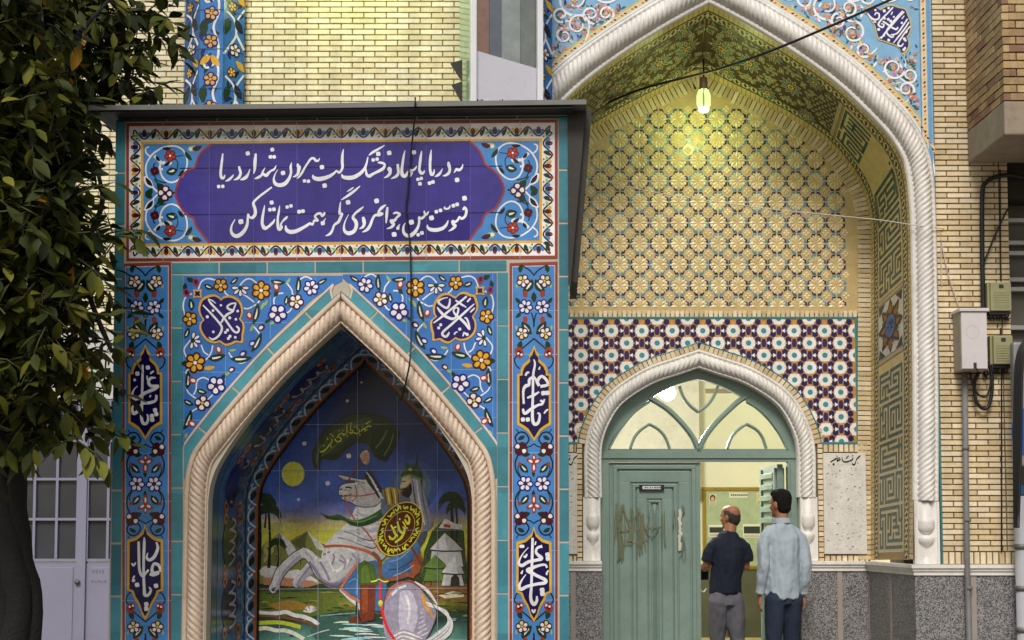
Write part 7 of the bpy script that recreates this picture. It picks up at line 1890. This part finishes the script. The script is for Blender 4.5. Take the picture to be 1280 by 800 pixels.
def folds(ax, az, amp, seed):
    def f(p):
        v = Vector((p.x * ax + seed, p.y * ax, p.z * az)); w_ = mnoise.noise(v * 1.0) + .5 * mnoise.noise(v * 2.3); return amp * w_
    return f
def leg_lofts(hipx, knee, ankle, r=1.0, z0=.98):
    return [loft([(hipx * .8, .0, z0, .085 * r, .105 * r), (hipx, -.01, .88, .095 * r, .110 * r), (hipx + (knee[0] - hipx) * .5, knee[1] * .5 - .005, .70, .086 * r, .094 * r), (knee[0], knee[1], knee[2], .066 * r, .072 * r), ((knee[0] + ankle[0]) / 2, (knee[1] + ankle[1]) / 2 - .015, (knee[2] + ankle[2]) / 2, .064 * r, .070 * r), (ankle[0], ankle[1], ankle[2] + .02, .056 * r, .062 * r), (ankle[0], ankle[1], ankle[2] - .02, .056 * r, .064 * r)], 16)]
def shoe(x, y, yaw=0):
    return loft([(x, y - .09, .045, .004, .004), (x, y - .085, .05, .036, .045), (x, y - .02, .06, .040, .055), (x, y + .07, .045, .046, .04), (x, y + .14, .035, .042, .028), (x, y + .175, .028, .02, .016), (x, y + .18, .026, .004, .004)], 12, up=(0, 0, 1))

# --- man in the light shirt
PA = empty('person', (2.255, 12.72, 0), R(15), 'dark haired man in a loose pale blue long sleeved shirt, seen from behind', 'person')
hl, T_ = head_parts(-.005, .02, 1.672, R(24))
armsA = []; handsA = []
AL = [(-.155, .0, 1.455), (-.190, -.02, 1.30), (-.200, -.035, 1.17), (-.206, -.01, 1.04), (-.210, .03, .93)]
AR = [(.155, .0, 1.455), (.188, -.025, 1.30), (.200, -.045, 1.17), (.202, -.02, 1.04), (.202, .02, .925)]
def arm(P, rs): return loft([(*p, r, r) for p, r in zip(P, rs)], 14)
bodyA = [loft([(0, 0, .86, .12, .09), (0, 0, .95, .13, .095), (0, 0, 1.08, .12, .09), (0, .01, 1.28, .13, .095), (0, 0, 1.39, .125, .085), (0, -.005, 1.46, .080, .066), (0, .0, 1.53, .056, .058), (0, .012, 1.60, .056, .060)], 20)] + hl
bodyA += [arm([(-.11, 0, 1.415)] + AL[1:], (.044, .040, .034, .030, .026)), arm([(.11, 0, 1.415)] + AR[1:], (.044, .040, .034, .030, .026))]
bodyA += hand((-.210, .034, .925), (-.02, .12, -1), (.3, 1, 0), (1, 0, 0)) + hand((.202, .024, .92), (.02, .10, -1), (-.3, 1, 0), (-1, 0, 0))
bodyA += leg_lofts(-.085, (-.095, .02, .50), (-.10, -.02, .09), .85) + leg_lofts(.085, (.095, .06, .50), (.10, .06, .09), .85)
weld(bodyA, 'body', SKIN, PA, .0065, 4)
shirt = [loft([(0, .0, .885, .160, .125), (0, .0, .90, .165, .130), (0, -.005, 1.00, .160, .126), (0, -.005, 1.15, .156, .124), (0, .0, 1.30, .166, .126), (0, -.003, 1.39, .168, .114), (0, -.006, 1.44, .140, .098), (0, -.006, 1.485, .098, .084), (0, .0, 1.515, .074, .076), (0, .004, 1.535, .068, .071)], 24)]
shirt += [arm([(-.07, 0, 1.462), (-.125, -.002, 1.44), (-.162, -.008, 1.395), *AL[1:4], (-.210, .024, .955), (-.210, .028, .925)], (.040, .050, .062, .060, .053, .047, .044, .047)), arm([(.07, 0, 1.462), (.125, -.002, 1.44), (.160, -.008, 1.395), *AR[1:4], (.202, .016, .95), (.202, .020, .92)], (.040, .050, .062, .060, .053, .047, .044, .047))]
f1 = folds(11, 2.4, .016, 3.0); f2 = folds(20, 11, .007, 8.0)
sh_ = weld(shirt, 'shirt', cloth('pale_blue_cotton', (160, 171, 180)), PA, .008, 4, lambda p: f1(p) + f2(p))
m = MB()
col_pts = [(.073 * math.cos(t), .004 + .076 * math.sin(t)) for t in [math.pi * 2 * k / 24 for k in range(25)]]
for k in range(24):
    a, c = col_pts[k], col_pts[k + 1]; m.add([(a[0], a[1], 1.555), (c[0], c[1], 1.555), (c[0] * 1.16, c[1] * 1.16, 1.512), (a[0] * 1.16, a[1] * 1.16, 1.512)], [(0, 1, 2, 3)], smooth=True)
m.build('collar', MATS['pale_blue_cotton'], sh_)
f3 = folds(12, 5, .009, 21)
weld(leg_lofts(-.080, (-.096, .02, .50), (-.10, -.02, .10), 1.0, .93) + leg_lofts(.080, (.096, .06, .50), (.10, .06, .10), 1.0, .93) + [loft([(0, 0, .84, .155, .112), (0, 0, .93, .150, .108), (0, 0, .97, .14, .10)], 20)], 'trousers', cloth('dark_navy_denim', (44, 52, 70)), PA, .009, 4, f3)
weld([shoe(-.10, -.01), shoe(.10, .07)], 'shoes', mat('black_leather', (28, 26, 26), rough=.4), PA, .007, 3)
hb = [T_(loft([(0, -.050, -.085, .038, .03), (0, -.042, -.06, .062, .062), (0, -.030, -.02, .076, .076), (0, -.018, .03, .083, .094), (0, -.012, .07, .078, .094), (0, -.008, .10, .060, .076), (0, -.008, .122, .03, .04), (0, -.008, .127, .004, .004)], 20)), T_(ball((0, .045, .085), .066, .050, .036))]
fh = folds(70, 30, .003, 2)
weld(hb, 'hair', HAIR, PA, .007, 3, fh)

# --- bald man in the navy shirt, stepping in
PA.scale = (.93, .95, 1.0)
PB = empty('person', (1.905, 13.52, 0), R(14), 'balding man in a navy short sleeved shirt and grey trousers stepping through the doorway', 'person')
k = .935
PB.scale = (k, k, k)
hl, T_ = head_parts(.062, .055, 1.672, R(34))
BL = [(-.14, .0, 1.445), (-.178, .0, 1.32), (-.196, .02, 1.225), (-.18, .12, 1.19), (-.14, .22, 1.185)]
BRr = [(.165, .0, 1.445), (.195, .01, 1.32), (.20, .03, 1.20), (.17, .14, 1.16), (.10, .24, 1.16)]
lean = [(-.02, -.01, .86, .12, .09), (-.02, 0, .95, .125, .095), (-.01, .0, 1.08, .12, .09), (.01, .005, 1.28, .13, .095), (.016, .01, 1.39, .125, .085), (.026, .012, 1.46, .078, .064), (.043, .022, 1.53, .056, .058), (.057, .045, 1.60, .058, .062)]
bodyB = [loft(lean, 20)] + hl + [arm([(-.09, 0, 1.41)] + BL[1:], (.042, .042, .042, .040, .030)), arm([(.12, 0, 1.41)] + BRr[1:], (.042, .042, .042, .040, .030))]
bodyB += hand(BL[4], (.35, 1, -.05), (.2, 0, 1), (1, -.2, 0), .75) + hand(BRr[4], (-.5, 1, 0), (-.2, 0, 1), (-1, -.3, 0), .75)
bodyB += leg_lofts(-.095, (-.08, .08, .50), (-.05, .02, .10), .85) + leg_lofts(.065, (.10, -.02, .50), (.11, -.22, .14), .85)
weld(bodyB, 'body', SKIN2, PB, .0065, 4)
tsh = [loft([(-.02, -.005, .945, .156, .122), (-.02, -.005, .96, .160, .126), (-.012, -.004, 1.10, .152, .122), (.01, .0, 1.28, .164, .128), (.015, .005, 1.39, .166, .112), (.02, .008, 1.44, .138, .096), (.032, .012, 1.495, .105, .082), (.04, .02, 1.520, .072, .074)], 24),
       arm([(-.05, 0, 1.46), (-.105, 0, 1.435), (-.148, 0, 1.39), BL[1], (-.190, .012, 1.252)], (.040, .050, .062, .064, .064)), arm([(.09, 0, 1.46), (.140, 0, 1.435), (.170, 0, 1.39), BRr[1], (.199, .018, 1.252)], (.040, .050, .062, .064, .064))]
weld(tsh, 'shirt', cloth('navy_knit', (30, 34, 48)), PB, .008, 4, lambda p: f1(p) * .8 + f2(p))
weld(leg_lofts(-.095, (-.08, .08, .50), (-.05, .02, .11), 1.06, .95) + leg_lofts(.055, (.09, -.02, .50), (.11, -.22, .15), 1.06, .95) + [loft([(-.02, -.005, .84, .160, .122), (-.02, -.005, .97, .148, .114), (-.02, 0, 1.02, .135, .104)], 20)], 'trousers', cloth('grey_twill', (98, 98, 106)), PB, .009, 4, lambda p: f3(p) * 1.3)
weld([shoe(-.05, .03), shoe(.11, -.20)], 'shoes', MATS['black_leather'], PB, .007, 3)
hr = T_(loft([(0, -.052, -.085, .036, .028), (0, -.042, -.06, .060, .060), (0, -.026, -.02, .077, .079), (0, -.012, .02, .081, .093), (0, -.012, .04, .079, .0925), (0, -.03, .062, .066, .068), (0, -.035, .066, .05, .05)], 20))
weld([hr], 'hair', mat('short_cropped_hair', (44, 36, 32), rough=.7, noise=.3, nscale=60, bump=.5, bscale=220), PB, .007, 3, folds(70, 30, .002, 2))
dv = empty('handheld_case', PB.matrix_basis @ Vector((-.165, .20, 1.16)), R(20), 'small black case with a red button held by the balding man at his waist', 'case')
m = MB(); m.box((-.05, -.02, -.085), (.045, .03, .05), bev=.008); m.build('case', mat('black_plastic', (24, 24, 26), rough=.4), dv)
m = MB(); m.lathe([(.0, 0), (.019, 0), (.017, .008), (.0, .010)], n=16); b_ = m.build('button', mat('red_plastic', (200, 30, 36), rough=.35, noise=0), dv); b_.rotation_euler = (R(90), 0, 0); b_.location = (-.005, -.021, .005)
m = MB(); m.tube(cat_rom([(-.045, -.01, -.02), (-.085, -.02, -.08), (-.06, -.02, -.15), (-.01, -.02, -.19), (.02, -.02, -.16)], n=4), .007, 6); m.build('strap', mat('white_strap', (206, 206, 200), rough=.7, noise=.05), dv)
# ================================================================ the orange tree in front on the left
rt = random.Random(42)
tree = empty('orange_tree', (-2.62, 6.35, 0), 0, 'dark leafy orange tree with a forked trunk, standing left of the blue kiosk', 'tree')
TF = Frame(-2.62, 6.35, 0)
BARK = mat('dark_bark', (20, 17, 14), rough=.9, noise=.35, nscale=14, bump=.7, bscale=60)
def tl(px, py, y): x, z = TF.loc(px, py, y); return Vector((x, y, z))
m = MB()
def limb(mb, pts, r0, r1):
    P = cat_rom([tuple(p) for p in pts], n=5); rs = [(r0 + (r1 - r0) * i / (len(P) - 1)) * (1 + .08 * math.sin(i * 1.7)) for i in range(len(P))]; mb.tube(P, rs, 10)
base = Vector((.28, .0, 0))
limb(m, [base, tl(18, 800, 0), tl(15, 700, .02), tl(10, 620, .05), tl(2, 560, .05), tl(10, 470, .15)], .058, .045)
limb(m, [base + Vector((.1, .03, 0)), tl(38, 800, .05), tl(30, 700, .05), tl(22, 620, .0), tl(28, 545, -.05), tl(50, 440, .0)], .046, .034)
limb(m, [base + Vector((-.1, .05, 0)), tl(3, 800, .1), tl(-4, 690, .12), tl(-18, 570, .1), tl(-30, 440, .2)], .055, .04)
m.build('trunk', BARK, tree)
tips = []
m = MB()
for s, e, r in (((10, 480, .15), (60, 330, .3), .045), ((50, 440, 0), (110, 300, .1), .04), ((10, 480, .15), (0, 280, .5), .05), ((-30, 440, .2), (-40, 250, 0), .05), ((60, 330, .3), (80, 180, .45), .035), ((60, 330, .3), (90, 220, .3), .02), ((0, 280, .5), (30, 120, .6), .04), ((-40, 250, 0), (0, 80, .1), .04), ((110, 300, .1), (118, 200, .5), .014), ((80, 180, .45), (100, 40, .3), .026), ((30, 120, .6), (60, -20, .4), .026), ((95, 60, .7), (165, 40, .9), .010), ((100, 40, .3), (160, -30, .6), .010), ((50, 440, 0), (90, 520, -.2), .018), ((10, 480, .15), (10, 560, -.4), .018), ((110, 300, .1), (140, 440, -.15), .016)):
    a, c = tl(*s), tl(*e); mid = (a + c) / 2 + Vector((rt.uniform(-.06, .06), rt.uniform(-.06, .06), rt.uniform(-.02, .06)))
    limb(m, [a, mid, c], r, r * .55); tips += [mid, c]
m.build('branch', BARK, tree)
# crown: folded leaves on short twigs, gathered in clumps
def crown_edge(py):
    """how far right the foliage reaches at a picture height (px)"""
    pts = [(-60, 170), (0, 185), (30, 200), (60, 180), (100, 190), (125, 165), (150, 118), (200, 100), (260, 98), (330, 106), (400, 108), (440, 114), (500, 106), (550, 102), (585, 95), (600, 40)]
    for (a, b_), (c, d) in zip(pts, pts[1:]):
        if a <= py <= c: return b_ + (d - b_) * (py - a) / (c - a)
    return 0
LM = MB(); LC = [P_(54, 60, 20), P_(64, 70, 22), P_(44, 52, 18), P_(76, 80, 24), P_(94, 94, 30), P_(34, 42, 18), P_(58, 64, 22)]
def leaf3(p, d, nrm, ln, wd, c):
    s = d.cross(nrm).normalized(); n2 = s.cross(d).normalized(); q = []
    sag = ln * rt.uniform(.05, .22); V = []
    for t, w_ in ((0, .06), (.22, .72), (.5, 1.0), (.78, .62), (1, .04)):
        ctr = p + d * ln * t - n2 * sag * t * t
        V += [ctr - s * wd * w_ + n2 * wd * .28 * w_, ctr, ctr + s * wd * w_ + n2 * wd * .28 * w_]
    F_ = []
    for i in range(4):
        F_ += [(i * 3, i * 3 + 1, i * 3 + 4, i * 3 + 3), (i * 3 + 1, i * 3 + 2, i * 3 + 5, i * 3 + 4)]
    LM.add(V, F_, c, True)
TW = MB()
def clump(c, rad, n):
    for _ in range(n // 5):
        d0 = Vector((rt.gauss(0, 1), rt.gauss(0, .9), rt.gauss(-.1, .8))).normalized(); a = c + Vector((rt.gauss(0, 1), rt.gauss(0, 1), rt.gauss(0, 1))) * rad * .42
        tip = a + d0 * rt.uniform(.10, .20); 
        TW.tube([a, (a + tip) / 2 + Vector((0, 0, .01)), tip], [.004, .003, .002], 4, P_(66, 66, 36))
        for k in range(5):
            t = .25 + .75 * k / 4; p = a + (tip - a) * t
            sd_ = Vector((rt.gauss(0, 1), rt.gauss(0, 1), rt.gauss(0, .7))); sd_ = (sd_ - d0 * sd_.dot(d0)).normalized()
            d = (d0 * (.55 + .6 * (k == 4)) + sd_ * .9 + Vector((0, 0, -.38))).normalized()
            nn = (Vector((rt.gauss(0, .35), rt.gauss(-.35, .4), 1)) - d * d.z).normalized()
            q = rt.random(); cc = rt.choice(LC)
            if q < .010: cc = P_(170, 126, 40)
            elif q < .05: cc = P_(112, 110, 42)
            sc_ = rt.uniform(.8, 1.15); leaf3(p, d, nn, .100 * sc_, .023 * sc_, jit(cc, .75, 1.2))
cl = []
for _ in range(6000):
    py = rt.uniform(-70, 525); e = crown_edge(py); px = rt.uniform(-90, e - 22); y = rt.uniform(-.55, .75)
    if py > 470 and px < 40 and rt.random() < .35: continue
    if py < 165 and px > 70: y = rt.uniform(.75, 1.2)
    p = tl(px, py, y)
    if all((p - q).length > .125 for q in cl): cl.append(p)
    if len(cl) > 380: break
for p in cl:
    if rt.random() < .94: clump(p, .15, rt.randint(22, 36))
for px, py in ((138, 440), (130, 455), (136, 300), (126, 318), (200, 15), (205, 55), (190, 108), (120, 350), (60, 530), (100, 535), (118, 525), (85, 520)): clump(tl(px, py, -.12 if py > 200 else .9), .07, 15)
LEAFM = mat('orange_tree_leaf', attr=True, rough=.6, noise=.3, nscale=9, spec=.16)
b_ = LEAFM.node_tree.nodes['Principled BSDF']; b_.inputs['Subsurface Weight'].default_value = 0
cr = LM.build('crown', LEAFM, tree)
TW.build('twigs', mat('green_twig', attr=True, rough=.8, noise=.2), tree)
print('leaves', len(LM.f) // 8)
